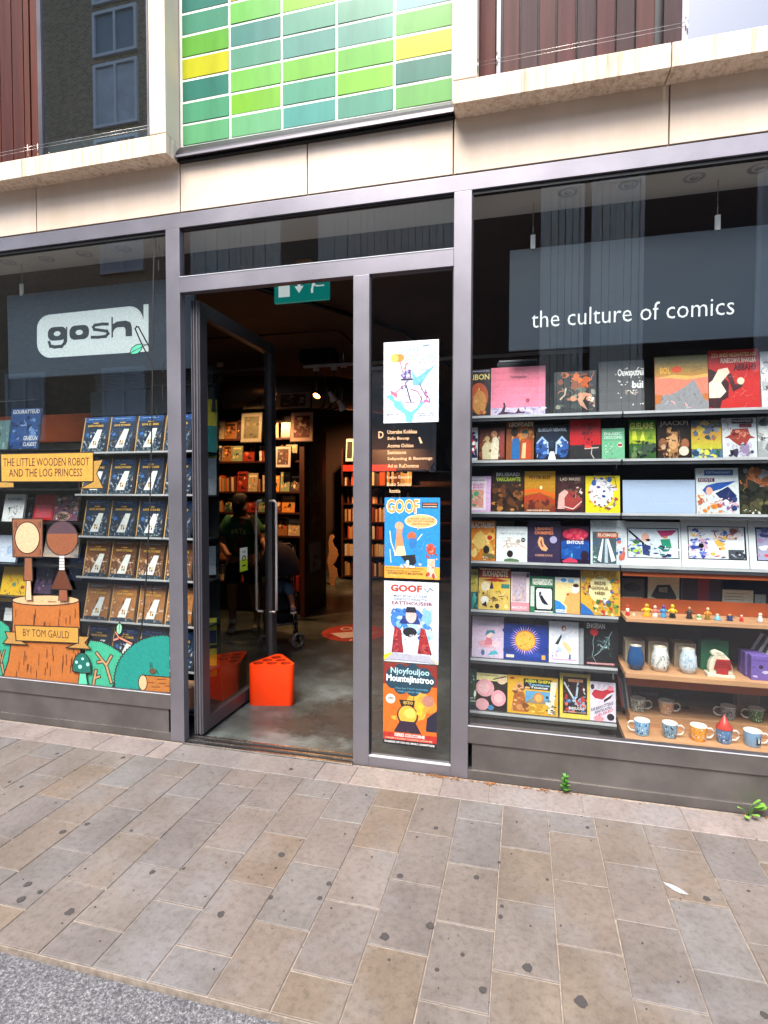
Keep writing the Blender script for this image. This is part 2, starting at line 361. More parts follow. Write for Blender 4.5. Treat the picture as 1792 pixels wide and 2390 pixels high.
for k in range(-20, 15):
    x = -.286+PW*(k+.5); ph = -.365 if k % 2 == 0 else -.5225
    cuts = [-.205] + [ph-PL*i for i in range(5) if ph-PL*i > -1.43] + [-1.4575]
    for a, b in zip(cuts[:-1], cuts[1:]):
        l = a-b
        if abs(l-PL) < .004: me = rnd.choice(full)
        else:
            q = round(l, 3)
            if q not in part: part[q] = slabmesh(PW-.0042, l-.006, int(q*1000))
            me = part[q]
        c = lin(rnd.choice(pal)); u = rnd.uniform(.94, 1.05); f = max(0, 1-abs((a+b)/2+.35)/.5)*.22+1
        o = link('slab', me, pave, (x, (a+b)/2, rnd.uniform(-.0008, .001)), tuple(v*u*k_ for v, k_ in zip(c[:3], (.79, .755, .725))))
        o.rotation_euler = (rnd.uniform(-.003, .003), rnd.uniform(-.003, .003), rnd.uniform(-.003, .003))
SX = [-4.4, -3.98, -3.4, -2.848, -2.431, -2.075, -1.954, -1.053, -.862, -.391, -.15, .286, .732, 1.19, 1.65, 2.1, 2.6]
for a, b in zip(SX[:-1], SX[1:]):
    me = slabmesh(b-a-.004, .183, int(a*100)); y = -.112
    c = rnd.choice(['#8d827d', '#897f7a', '#92877f', '#857b78']); 
    if a == -1.954: c = '#7c7673'
    o = link('slab', me, pave, ((a+b)/2, y, .001), c)
bpy.context.view_layer.update()
def flatblob(m, x, y, rx, ry, z, r, n=16, j=.2, t=.0012):
    P = [(x+rx*math.cos(2*math.pi*i/n)*(1+r.uniform(-j, j)), y+ry*math.sin(2*math.pi*i/n)*(1+r.uniform(-j, j))) for i in range(n)]
    m.prism(P, 'z', z, z+t)
gm = MB(); spots = [(75, 820, 17, 0), (230, 614, 15, 0), (883, 612, 12, 0), (205, 1033, 18, 0), (405, 825, 14, 0), (515, 950, 9, 0), (508, 995, 12, 0), (625, 1215, 20, 0), (235, 1223, 9, 0), (345, 1158, 9, 0), (710, 835, 8, 0), (503, 760, 8, 0), (1395, 917, 17, 0), (874, 983, 3, 0), (768, 1033, 5, 0), (150, 652, 7, 0), (855, 1360, 24, 0), (172, 532, 9, 0), (10, 1080, 20, 0), (1645, 1420, 15, 0), (1575, 885, 8, 0), (670, 682, 3, 0), (720, 604, 5, 0), (898, 667, 4, 0), (967, 605, 6, 0), (1013, 657, 3, 0), (432, 1310, 16, 0), (285, 1090, 3, 0), (120, 957, 3, 0)]
spl = [(530, 310, 14), (270, 630, 17), (92, 435, 12), (322, 365, 8), (40, 415, 9), (375, 596, 14), (655, 803, 13), (565, 625, 9), (120, 855, 16), (90, 920, 17), (172, 888, 11), (1210, 728, 17), (950, 985, 17), (1375, 915, 12), (1415, 853, 13), (1165, 912, 11), (1252, 360, 12), (1068, 825, 4), (972, 763, 6), (790, 788, 9), (1186, 785, 7), (1395, 470, 6), (1576, 471, 7), (1483, 639, 7), (245, 293, 12), (788, 296, 7), (514, 652, 3), (300, 975, 20), (1100, 508, 4), (240, 505, 5), (1290, 668, 4), (1220, 970, 4), (1256, 838, 4), (920, 1220, 4), (430, 1100, 4)]
r2 = random.Random(5)
for x, y, s, _ in spots: p = gz(892+x*.5425, 1600+y*.5425); flatblob(gm, p.x, p.y, s*.00076, s*.00082, .0006, r2)
for x, y, s in spl: p = gz(x*.5425, 1600+y*.5425); flatblob(gm, p.x, p.y, s*.0008, s*.0009, .0006, r2)
for i in range(190): flatblob(gm, r2.uniform(-4, 2.2), r2.uniform(-1.42, -.03), *(2*[r2.choice([.0015, .002, .003, .0045])]), .0006, r2, 7, .4, .0011)
tag(gm.build('gum_spots', 'gum'), 'dark trodden chewing gum and tar spots on the slabs', None, kind='stuff')
mat('soft_grey', '#a3a7ab', .8, 0, .2, 90)
fe = MB()
p = gz(892+1255*.5425, 1600+875*.5425); q = []
for i in range(13):
    t = i/12; q.append((p.x-.034+.078*t, p.y+.03-.052*t**.7+.017*math.sin(t*math.pi)))
for i in range(12, -1, -1):
    t = i/12; q.append((p.x-.034+.078*t, p.y+.03-.052*t**.7-.014*math.sin(t*math.pi)))
fe.prism(q, 'z', .002, .0032); tag(fe.build('feather', 'soft_grey'), 'pale white feather shape lying on a brown paving slab', 'feather')
# litter of dry leaves along the shopfront foot
lm = MB(); r3 = random.Random(9)
for i in range(150):
    x = r3.choice([r3.gauss(-.2, .12), r3.gauss(-.42, .06), r3.uniform(-3.5, 1.8), r3.gauss(.12, .1)]); y = -.012-abs(r3.gauss(0, .012)); x = x+1.1 if -2.0 < x < -.85 else x; a = r3.uniform(0, 6.3); s = r3.uniform(.003, .013); z = r3.uniform(.002, .006)
    n = lm.pts([(x+s*math.cos(a), y+s*math.sin(a), z), (x+s*.45*math.cos(a+1.6), y+s*.45*math.sin(a+1.6), z+.003), (x-s*math.cos(a), y-s*math.sin(a), z), (x+s*.45*math.cos(a-1.6), y+s*.45*math.sin(a-1.6), z+r3.uniform(0, .004))]); lm.face([n, n+1, n+2, n+3])
tag(lm.build('leaf_litter', 'dry_leaf'), 'dry brown leaf crumbs gathered at the shopfront foot', None, kind='stuff')
def weed(px, py, label, big):
    p = gz(px, py); t = thing('weed', label, 'weed', (p.x, -.02, 0)); r = random.Random(int(px))
    def leaf(base, tip, w, m_, curl=.25):
        b = MB(); base = Vector(base); tip = Vector(tip); d = tip-base; s = d.cross(Vector((0, 0, 1))).normalized(); up = Vector((0, 0, 1)); rows = []
        for i in range(7):
            u = i/6; c = base+d*u+up*(curl*d.length*math.sin(u*math.pi)); ww = w*math.sin(min(1, u*1.15+.06)*math.pi)**.7 if i < 6 else 0
            rows.append(b.pts([c-s*ww, c+Vector((0, 0, -.15*ww)), c+s*ww]))
        for a, c in zip(rows[:-1], rows[1:]): b.face([a, a+1, c+1, c], True); b.face([a+1, a+2, c+2, c+1], True)
        b.build('leaf', m_, t)
    st = MB()
    if big:
        for (tx, ty, tz, w) in [(-.05, -.02, .05, .012), (.06, -.02, .075, .03), (.075, -.0, .055, .026), (.03, -.04, .03, .016), (-.02, -.05, .02, .012), (.045, -.01, .09, .022)]:
            st.tube([(0, 0, 0), (tx*.3, ty*.3, tz*.6), (tx*.5, ty*.5, tz*.8)], .0013, 5); leaf((tx*.45, ty*.45, tz*.75), (tx*1.15, ty*1.2-.01, tz*1.05), w, 'leaf_pale', .1)
    else:
        st.tube([(0, 0, 0), (.004, -.003, .04), (-.006, -.004, .085)], .0016, 5)
        for i in range(15):
            z = .008+.077*i/14; a = i*2.4+r.uniform(-.4, .4); L = .036-.014*i/14
            leaf((0, -.003, z), (math.cos(a)*L, math.sin(a)*L-.006, z+.01), .0085, 'leaf_green')
    st.build('stem', 'leaf_green', t)
weed(1318, 1850, 'small bushy green weed growing at the foot of the right kick panel', False)
weed(1738, 1897, 'broad rounded leafed weed at the shopfront foot near the right edge', True)
weed_s = [(1001, 1812)]
# ------------------------------------------------------------------ shopfront
D0, D1 = 0.0, .05
XL, XR = -4.5, 2.1
sf = thing('shopfront', 'grey metal shopfront with tall glass windows and an open door', 'shopfront', (-1.2, .02, 0))
def post(x0, x1, z0=0, z1=3.031, y1=D1, name='post'): return bevel(wb(B(x0, x1, D0, y1, z0, z1), name, 'frame_metal', sf))
post(-2.048, -1.956); post(-.8995, -.8097, 0, 2.66); post(-.3615, -.2708); post(XL, XL+.09); post(XR-.09, XR)
bevel(wb(B(XL, XR, D0, D1, 3.031, 3.113), 'top_beam', 'frame_metal', sf)); bevel(wb(B(-1.956, -.3615, .0012, D1, 2.66, 2.748), 'transom_beam', 'frame_metal', sf))
for a, b in ((XL+.09, -2.048), (-.2708, XR-.09)):
    bevel(wb(B(a, b, .0012, D1, .19, .281), 'sill_rail', 'frame_low', sf)); wb(B(a, b, .003, .022, .281, .2855), 'sill_edge', 'frame_dark', sf); wb(B(a, b, -.001, .003, .2795, .2835), 'sill_lip', 'white_edge', sf)
    bevel(wb(B(a+.02, b-.02, .010, .04, .045, .19), 'kick_panel', 'frame_low', sf)); wb(B(a, b, .0015, .045, .0, .045), 'base_rail', 'frame_low', sf)
    wb(B(a, b, .0052, .012, .0445, .0475), 'trim', 'steel', sf)
    wb(B(a-.0, b, .022, .028, .2865, 3.031), 'window_pane', 'shop_glass', sf)
    wb(B(a, b, .012, .04, 3.012, 3.031), 'gasket', 'black_rubber', sf)
    for x in (a, b-.006): wb(B(x, x+.006, .012, .04, .2865, 3.012), 'gasket', 'black_rubber', sf)
bevel(wb(B(-.8097, -.3615, .0012, D1, 0, .055), 'sill_rail', 'frame_metal', sf)); wb(B(-.8097, -.3615, .022, .028, .06, 2.66), 'window_pane', 'shop_glass', sf)
wb(B(-.8097, -.3615, -.001, .02, .055, .0595), 'sill_edge', 'white_edge', sf)
wb(B(-1.956, -.3615, .022, .028, 2.748, 3.031), 'window_pane', 'shop_glass', sf)
for x in (-.8097, -.3675): wb(B(x, x+.006, .012, .04, .06, 2.66), 'gasket', 'black_rubber', sf)
wb(B(-1.956, -.3615, .012, .04, 3.02, 3.031), 'gasket', 'black_rubber', sf); wb(B(-1.956, -.3615, -.001, .02, 2.748, 2.752), 'trim', 'white_edge', sf)
# threshold with ribs
th = B(-1.956, -.8995, -.02, .1, -.01, .004); [th.box(-1.956, -.8995, y, y+.012, .004, .011) for y in (-.018, .03, .082)]
wb(th, 'threshold', 'steel', sf); wb(B(-1.956, -.8995, .0, .028, .0042, .0052), 'brush_strip', 'black_rubber', sf); wb(B(-1.956, -.8995, .045, .08, .0042, .0052), 'brush_strip', 'black_rubber', sf)
# the open door leaf, swung inward about its left edge
dr = link('door', None, sf); dr.location = (-1.915+1.2, .09-.02, .02); dr['label'] = 'glazed door leaf standing open inward'
DX, DL, DH = .03, 1.045, 2.62
for y0, n in ((0, 'stile'), (DL-.082, 'stile')): bevel(B(-DX, DX, y0, y0+.082, 0, DH).build('stile', 'frame_dark', dr), .003)
bevel(B(-DX+.001, DX-.001, .082, DL-.082, DH-.082, DH).build('top_rail', 'frame_dark', dr), .003); bevel(B(-DX+.001, DX-.001, .082, DL-.082, 0, .085).build('bottom_rail', 'frame_dark', dr), .003)
B(-.004, .004, .08, DL-.08, .083, DH-.08).build('door_pane', 'door_glass', dr)
e = MB(); [e.box(x, x+.006, -.008, 0, 0, DH) for x in (-.024, -.008, .012)]; e.build('edge_profile', 'frame_metal', dr)
for s in (-1, 1):
    x = s*.085; hd = MB(); P = [(s*DX, .925, .56), (s*.07, .925, .56), (x, .925, .575)] + [(x, .925, z) for z in (.9, 1.3)] + [(x, .925, 1.40), (s*.07, .925, 1.415), (s*DX, .925, 1.415)]
    hd.tube(P, .0095, 10); hd.build('handle', 'brushed_steel', dr)
B(-.0, .006, DL-.004, DL+.002, .33, .42).build('lock_plate', 'steel', dr)
# ------------------------------------------------------------------ upper building
bd = thing('building', 'stone faced upper storey with glazed tiles, timber boards and windows', 'building', (-1, .3, 3.1))
jx = [-6.5, -5, -4.2, at(86, 540).x, -1.9455, at(717.5, 450).x, -.3665, at(1560, 345).x, 2.3, 3.6, 5]
for a, b in zip(jx[:-1], jx[1:]): bevel(wb(B(a+.0035, b-.0035, -.002, .12, 3.12, 3.392), 'stone_panel', 'cream_stone', bd), .002)
wb(B(-6.5, 5, .02, .3, 3.113, 3.4), 'backing_wall', 'mortar', bd)
for a, b in ((-6.5, -4.52), (2.12, 5)): wb(B(a, b, .0, .3, 0, 3.113), 'pier', 'cream_stone', bd)
def sill(a, b, z0=3.383, z1=3.492): 
    m = MB(); P = [(-.1270, z0), (-.1270, z1-.004), (-.123, z1), (.15, z1+.006), (.15, z0+.02), (-.11, z0)]
    m.prism(P, 'x', a, b); return bevel(wb(m, 'stone_sill', 'stained_stone', bd), .002)
for a, b in ((-4.2, at(50, 410, -.127).x), (at(50, 410, -.127).x+.005, -1.948)): sill(a, b)
xs = at(1565, 150, -.127).x
for a, b in ((-.355, xs), (xs+.006, 2.3)): sill(a, b)
# jambs
def jamb(a, b, y0=-.125, z0=3.4965, z1=5.2): bevel(wb(B(a, b, y0, .16, z0, z1), 'stone_jamb', 'cream_stone', bd), .003)
jamb(at(348, 250, -.125).x, -1.95); jamb(-.357, at(1113, 100, -.125).x)
# tile panel
tp = link('tile_panel', None, bd); tp.location = (0, 0, 0)
TXS = [-1.932, -1.625, -1.31, -.994, -.677, -.371]; tcols = [
 ['#7ccb8e', '#66b98a', '#44947f', '#e2e02a', '#7cc84c', '#5faa88', '#46917f'],
 ['#85d092', '#93d83c', '#92dd66', '#78b898', '#68a698', '#86d865', '#d8c92c'],
 ['#5fb5a4', '#69b892', '#8bd44a', '#70ae9b', '#78b899', '#9ee035', '#6cb08e'],
 ['#6cb595', '#98e040', '#86d455', '#80bca4', '#7ebb9a', '#7cc08e', '#90d850'],
 ['#80c966', '#5a9883', '#e8e62e', '#86ce66', '#9fd0cc', '#74b094', '#8ad050']]
tw = MB(); tw.box(-1.944, -.3605, .0035, .15, 3.45, 5.2); o = wb(tw, 'grout', 'grout_white', tp)
o.matrix_parent_inverse = Matrix.LocRotScale(bd.location, bd.rotation_euler, None).inverted()
rt = random.Random(4); tmesh = {}
for c in range(5):
    w = TXS[c+1]-TXS[c]-.0105
    tm_ = MB(); bmx = bmesh.new(); bmesh.ops.create_cube(bmx, size=1)
    for v in bmx.verts: v.co = Vector((v.co.x*w, v.co.y*.012, v.co.z*.1125))
    bmesh.ops.bevel(bmx, geom=bmx.edges[:], offset=.0025, segments=2, affect='EDGES'); tm_.bm(bmx); me = tm_.mesh('tile'); me.materials.append(MATS['glass_tile'])
    for k in range(13):
        col = tcols[c][k] if k < 7 else rt.choice(rt.choice(tcols))
        o = link('tile', me, tp, ((TXS[c]+TXS[c+1])/2, .007+rt.uniform(-.001, .001), 3.486+.1235*(k+.5)), tuple(v**1.05*.62+.008 for v in lin(col)[:3]))
        o.rotation_euler = (rt.uniform(-.006, .006), 0, rt.uniform(-.006, .006)); o.matrix_parent_inverse = Matrix.LocRotScale(bd.location, bd.rotation_euler, None).inverted()
mat('gutter_dark', '#2b282e', .35, .4, .1, 8)
gt = MB(); gt.prism([(-.004, 3.482), (-.03, 3.45), (-.044, 3.425), (-.05, 3.40), (.1, 3.40), (.1, 3.482)], 'x', -1.944, -.361); wb(gt, 'gutter', 'gutter_dark', bd)
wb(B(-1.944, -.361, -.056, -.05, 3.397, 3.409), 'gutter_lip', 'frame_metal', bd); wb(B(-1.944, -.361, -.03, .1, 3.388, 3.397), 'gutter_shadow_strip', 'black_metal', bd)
# timber, right
tr = link('timber_wall', None, bd); bmat = lambda o: setattr(o, 'matrix_parent_inverse', Matrix.LocRotScale(bd.location, bd.rotation_euler, None).inverted())
def boards(edges, Y, parent, z1=5.2, z0=3.5):
    for i, (a, b) in enumerate(edges):
        m = B(a+.003, b-.003, -.01, .012, 0, z1-z0); me = m.mesh('board'); me.materials.append(MATS['timber']); o = link('board', me, parent, (0, Y, z0), rt.choice(['#54302c', '#48302f', '#602c26', '#502828', '#422a2c'])); bevel(o, .003)
        bmat(o)
ex = [at(x, 130, .0).x for x in (1172, 1213, 1256, 1298, 1344, 1389, 1435, 1480, 1527)]
boards([(at(1118, 130).x, at(1158, 130).x)] + list(zip(ex[:-1], ex[1:])), 0, tr); boards([(at(1544, 100, -.02).x, at(1590, 100, -.02).x)], -.03, tr)
o = wb(B(at(1113, 130).x, at(1592, 130).x, .014, .03, 3.49, 5.2), 'backing_board', 'black_metal', tr); bmat(o)
o = wb(B(at(1158, 130).x+.003, at(1170, 130).x-.003, -.03, .0, 3.49, 5.2), 'rail', 'frame_dark', tr); bmat(o)
tl = link('timber_wall', None, bd); ex = [-4.15, -4.05, -3.95, -3.85, -3.75, -3.65, -3.55, -3.45, -3.35, -3.25]+[at(x, 250, -.06).x for x in (3, 31, 58, 72)]
boards(list(zip(ex[:-1], ex[1:])) + [(ex[-1]+.006, at(92, 250, -.06).x)], -.055, tl)
for ob in list(tl.children): ob.color = lin(rt.choice(['#5c2a1c', '#52241a', '#62301e', '#4a2018']))
o = wb(B(-4.2, at(92, 250, -.06).x, -.04, -.02, 3.49, 5.2), 'backing_board', 'black_metal', tl); bmat(o)
# upper windows
def uwin(a, b, Y, fm, panel, bl_z, nslat, slat_mat):
    w = link('window', None, bd)
    for q, nm, m_ in ((B(a, a+.028, Y-.01, Y+.04, 3.5, 5.2), 'frame', fm), (B(b-.012, b, Y-.01, Y+.04, 3.5, 5.2), 'frame', fm), (B(a+.028, b-.012, Y-.01, Y+.04, 3.5, 3.526), 'frame', fm),
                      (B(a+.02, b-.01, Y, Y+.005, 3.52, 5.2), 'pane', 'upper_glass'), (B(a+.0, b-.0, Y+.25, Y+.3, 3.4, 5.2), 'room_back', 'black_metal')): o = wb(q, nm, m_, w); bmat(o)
    if panel: o = wb(B(a+.03, b-.015, Y+.03, Y+.04, 3.52, panel), 'lower_panel', 'grey_panel', w); bmat(o)
    for i in range(nslat):
        z = bl_z+.025*i; m = MB(); n = m.pts([(a+.04, Y+.06, z), (b-.03, Y+.06, z), (b-.03, Y+.082, z+.014), (a+.04, Y+.082, z+.014)]); m.face([n, n+1, n+2, n+3])
        o = wb(m, 'slat', slat_mat, w); bmat(o)
uwin(at(92, 250, -.06).x, at(350, 250, -.06).x, -.06, 'frame_dark', 3.62, 3.7, 0, 'blind')
uwin(at(1591, 80, -.02).x, 2.2, -.0, 'frame_metal', None, 3.75, 34, 'blind')
# safety wires with brackets
def wires(P, name_x):
    w = MB(); [w.tube([(a.x, a.y, a.z+dz), (b.x, b.y, b.z+dz)], .0012, 5) for a, b in P for dz in (0, .018)]; o = wb(w, 'safety_wire', 'steel', bd)
    for q in name_x: o = wb(MB().tube([(q.x, q.y, q.z-.03), (q.x, q.y, q.z+.035)], .003, 6), 'wire_bracket', 'steel', bd)
wires([(at(0, 364, -.1), at(85, 347, -.1)), (at(85, 347, -.1), at(347, 300, -.1))], [at(65, 352, -.1), at(88, 350, -.1)])
wires([(at(1114, 155, -.1), at(1600, 62, -.1))], [at(1160, 140, -.1), at(1600, 58, -.1), at(1604, 66, -.1), at(1115, 155, -.1)])
# wall above, roof deck: closes the building
wb(B(-6.5, 5, .35, .5, 3.4, 9), 'rear_wall', 'mortar', bd); wb(B(-6.5, -4.2, -.05, .3, 3.4, 9), 'pier', 'cream_stone', bd); wb(B(2.3, 5, -.05, .3, 3.4, 9), 'pier', 'cream_stone', bd)
wb(B(-4.2, 2.3, -.12, .3, 5.2, 9), 'upper_wall', 'cream_stone', bd)
# ------------------------------------------------------------------ the street opposite (seen in the glass)
def opp(name, label, x0, x1, Y, h, m_, wins, fm='white_frame'):
    t = thing(name, label, 'building', ((x0+x1)/2, Y, 0)); wb(B(x0, x1, Y-4, Y, 0, h), 'wall', m_, t)
    for (a, b, z0, z1, kind) in wins:
        f = MB(); [f.box(*q) for q in ((a, a+.08, Y, Y+.08, z0, z1), (b-.08, b, Y, Y+.08, z0, z1), (a+.08, b-.08, Y, Y+.08, z0, z0+.08), (a+.08, b-.08, Y, Y+.08, z1-.08, z1), ((a+b)/2-.03, (a+b)/2+.03, Y, Y+.08, z0+.08, z1-.08))]
        w = wb(f, 'window', fm, t)
        c = MB(); n = int((b-a)/.17)
        if kind == 'c':
            for i in range(n):
                x = a+.08+(b-a-.16)*i/n; c.box(x, x+(b-a-.16)/n*.9, Y+.01, Y+.03+.02*(i % 2), z0+.08, z1-.08)
        else: c.box(a+.08, b-.08, Y+.01, Y+.02, z0+.08, z1-.08)
        o = c.build('curtain' if kind == 'c' else 'pane', {'c': 'curtain', 'g': 'opp_pane', 's': 'grey_panel'}[kind], w)
mat('opp_pane', '#c0c6ca', .2, 0, .2, 2)
mat('upper_dark', '#20262c', .1, 0, .1, 2); mat('render_wall', '#6f6a63', .85, 0, .12, 1)
mat('dark_render', '#3d3a38', .85, 0, .15, 1)
opp('opposite_building', 'low grey rendered building across the street with pale curtained windows', -8.9, 14, -10, 8.5, 'dark_render',
    [(-8.4, -5.9, 6.6, 8.3, 'c'), (-4.9, -1.6, 6.6, 8.3, 'c'), (.3, 1.2, 3.2, 8.2, 'c'), (1.35, 2.4, 3.2, 8.2, 'c'), (4.5, 6.5, 4, 8, 'g'), (-8, -6, 2, 4.5, 'g'), (-4, -2, 2, 4.5, 'g')])
opp('brick_tower', 'tall brown brick building across the street with white windows', -20, -9, -10.5, 20, 'brown_brick',
    [(-11.6, -10.2, 9.8, 11.2, 's'), (-11.6, -10.2, 11.5, 13.2, 'g'), (-11.6, -10.2, 13.4, 14.6, 's'), (-11.6, -10.2, 14.8, 16.6, 'g'), (-11.6, -10.2, 7.6, 9.4, 'g'), (-15, -13.6, 3, 5, 'g'), (-11.6, -10.2, 3, 5, 'g')])
# ------------------------------------------------------------------ inside: shell
tag(B(-7, 3, .05, 8, -.1, 0).build('shop_floor', 'polished_concrete'), kind='structure')
tag(B(-7, 3, .36, 8, 3.16, 3.3).build('ceiling', 'ceiling_paint'), kind='structure')
tag(B(-7, 3, .05, .36, 3.113, 3.3).build('ceiling_edge', 'ceiling_paint'), kind='structure')
tag(B(-7, 3, 7.2, 7.3, 0, 3.16).build('back_wall', 'inner_wall'), kind='structure')
tag(B(-7.1, -7, .05, 7.3, 0, 3.16).build('side_wall', 'inner_wall'), kind='structure'); tag(B(3, 3.1, .05, 7.3, 0, 3.16).build('side_wall', 'inner_wall'), kind='structure')
so = B(-4.4, 2, .052, .345, 3.045, 3.11); tag(so.build('window_soffit', 'soffit'), kind='structure')
for i, (x, y) in enumerate([(1325, 450), (1467, 432), (1620, 415), (1772, 393), (19, 613), (108, 605), (196, 593), (288, 581)]):
    p = gz(x, y, 3.044); n = ['first', 'second', 'third', 'fourth'][i % 4]; s = 'right' if i < 4 else 'left'
    t = thing('downlight', f'{n} recessed ceiling downlight from the left above the {s} display window', 'downlight', (p.x, p.y, 3.045), 'recessed downlights above the display windows')
    MB().lathe([(.034, -.001), (.046, -.003), (.05, -.0005), (.05, .002)], seg=24).build('trim_ring', 'white_edge', t)
    MB().lathe([(.0335, -.0008), (.033, .018), (.02, .02)], seg=20).build('reflector', 'bulb_off', t); MB().lathe([(.02, -.0005), (.018, -.003), (.0001, -.006)], seg=16).build('bulb', 'white_edge', t)
# worn stain by the door
def stain(x, y, rx, ry, z, name='floor_stain', m='worn_stain'):
    b = MB(); n = b.pts([(-1.6, -1.6, 0), (1.6, -1.6, 0), (1.6, 1.6, 0), (-1.6, 1.6, 0)]); b.face([n, n+1, n+2, n+3]); o = b.build(name, m); o.location = (x, y, z); o.scale = (rx, ry, 1); return o
o = stain(-1.05, .62, .42, .55, .0018); tag(o, 'ragged brown dirt stain on the concrete floor just inside the doorway', 'stain')
o = stain(-1.38, .42, .24, .2, .0026); tag(o, 'smaller dirt patch on the floor by the threshold', 'stain')
fl = Art(lambda x, y, k: (x, y, .003+k)); fl.ell(-1.75, 2.75, .34, .36, '#a03026', 40)
fl.poly([(-1.98, 2.66), (-1.75, 2.8), (-1.6, 2.7), (-1.5, 2.84), (-1.62, 2.62), (-1.8, 2.5)], '#c9b8ae'); fl.text('OFC', -1.95, 2.82, -1.6, 2.98, '#c9b8ae', slope=0); fl.text('DIR', -1.7, 2.42, -1.5, 2.5, '#c9b8ae')
tag(fl.build('floor_decal', m='matt_print'), 'round red floor sticker with pale lettering inside the shop', 'floor sticker')
# ------------------------------------------------------------------ right display: shelving
ZR = [1.919, 1.674, 1.391, 1.117, .844, .57, .271]
ds = thing('display_shelving', 'dark display shelving with thin metal shelves of books behind the right window', 'shelving', (0, .25, 0))
xj = at(1450, 1100, .24).x
def shelf(a, b, z, y0=.232, y1=.44): wb(B(a, b, y0, y1, z-.012, z), 'shelf', 'shelf_dark', ds); wb(B(a, b, y0-.004, y0, z-.009, z+.004), 'shelf_lip', 'white_edge', ds); wb(B(a, b, y0, y0+.01, z-.026, z-.012), 'shelf_front', 'shelf_dark', ds)
for z in ZR: shelf(-.36, xj-.004, z)
for z in ZR[:4]: shelf(xj+.004, 2.0, z)
wb(B(-.42, 2.0, .455, .47, .02, 2.02), 'back_panel', 'shelf_back', ds)
wb(B(-.36, xj, .235, .455, .02, .2), 'plinth', 'shelf_back', ds); wb(B(xj-.012, xj+.012, .405, .445, .02, 2.1), 'upright', 'shelf_back', ds); wb(B(-.36, .4, .06, .235, .15, .23), 'window_ledge', 'shelf_back', ds)
for i in range(26): 
    z = .33+.065*i; wb(B(xj-.003, xj+.003, .4, .406, z, z+.03), 'slot', 'steel', ds) if i < 24 else None
wd = thing('wooden_shelves', 'pale plywood shelf unit with orange boards at the lower right of the window', 'shelving', (1.2, .3, 0))
xw = at(1460, 1570, .12).x
def wshelf(z, t, y0, x0): bevel(wb(B(x0, 2.0, y0, .455, z-t, z), 'shelf', 'plywood', wd), .002)
wshelf(.862, .02, .15, xj+.02); wshelf(.588, .026, .12, xw); wshelf(.262, .03, .09, xw); bevel(wb(B(xw+.05, 2.0, .27, .455, .262, .325), 'step', 'plywood', wd), .003)
wb(B(xj+.015, 2, .33, .335, .864, .935), 'backboard', 'orange_board', wd); wb(B(xj+.015, 2, .245, .25, 1.065, 1.098), 'fascia', 'orange_board', wd); wb(B(xw+.02, 2, .2, .205, .5, .556), 'fascia', 'orange_board', wd)
wb(B(xw, 2, .1, .45, .02, .231), 'plinth', 'shelf_back', wd)
# ------------------------------------------------------------------ books
def book_body(w, h, t, cover, spine=None, pages='#d8d0c0'):
    m = MB(cover); m.box(0, w, 0, .002, 0, h); m.box(0, w, t-.002, t, 0, h); m.col(spine or cover).box(0, .002, .002, t-.002, 0, h); m.col(pages).box(.002, w-.003, .002, t-.002, .003, h-.003); return m
def draw(a, ops, r):
    for o in ops:
        k = o[0]
        if k == 'r': a.rect(*o[1:])
        elif k == 'e': a.ell(*o[1:])
        elif k == 'p': a.poly(o[1], o[2])
        elif k == 'l': a.line(o[1], o[2], o[3])
        elif k == 't': a.text(*o[1:])
        elif k == 's': a.scrib(o[1], o[2], o[3], o[4], o[5].split(), o[6], r, *(o[7:]))
        elif k == 'g':                      # banded print tint from c1 (bottom) to c2 (top)
            _, x0, y0, x1, y1, c1, c2, n = o; A, Bc = lin(c1), lin(c2)
            for i in range(n): f = i/(n-1); a.rect(x0, y0+(y1-y0)*i/n, x1, y0+(y1-y0)*(i+1)/n+.0, tuple(A[j]*(1-f)+Bc[j]*f for j in range(3)))
    return a
NB = [0]
def detail(A, ops, r):                      # thin pen strokes in inks already on the cover, over the picture part
    inks = [q for o in ops if o[0] in 'ers' for q in (o[-1].split() if o[0] == 'r' and isinstance(o[-1], str) else [o[5]] if o[0] == 'e' else o[5].split())] or ['#222222']
    for i in range(26):
        x, y = r.uniform(.08, .92), r.uniform(.06, .62); a = r.uniform(0, 6.3); P = [(x, y)]
        for q in range(3): x += math.cos(a)*.05; y += math.sin(a)*.05; a += r.uniform(-1, 1); P.append((min(max(x, .03), .97), min(max(y, .03), .66)))
        c = lin(r.choice(inks)); f = r.choice([.35, .6, 1.5]); A.line(P, r.uniform(.0008, .0018), tuple(min(.85, v*f+.01) for v in c[:3]))
def book(c, rect, z, label, cover, ops, spine=None, Y=.262, lean=9, t=.016, name='book', cat='book', group=None, mt='print', x0=None):
    a = at(*cp(c, rect[0], rect[3]), Y); b = at(*cp(c, rect[2], rect[3]), Y); tp_ = at(*cp(c, (rect[0]+rect[2])/2, rect[1]), Y+.02); bt = at(*cp(c, (rect[0]+rect[2])/2, rect[3]), Y)
    w = b.x-a.x-.002; h = (tp_.z-(z if z else bt.z))/math.cos(R_(lean)); zz = z if z else bt.z
    body = book_body(w, h, t, cover, spine); o = body.build(name, mt); NB[0] += 1
    o.location = (a.x, Y, zz+.0015); o.rotation_euler = (-R_(lean), 0, R_(((NB[0]*37) % 9-4)*.25)); tag(o, label, cat, group)
    A = Art(lambda x, y, k: (x*w, -.0002-k, y*h)); R9 = random.Random(NB[0]*11+1); draw(A, ops, R9)
    if len(ops) > 5: detail(A, ops, R9)
    A.build('cover_print', o, mt); return o
z = ZR[0]
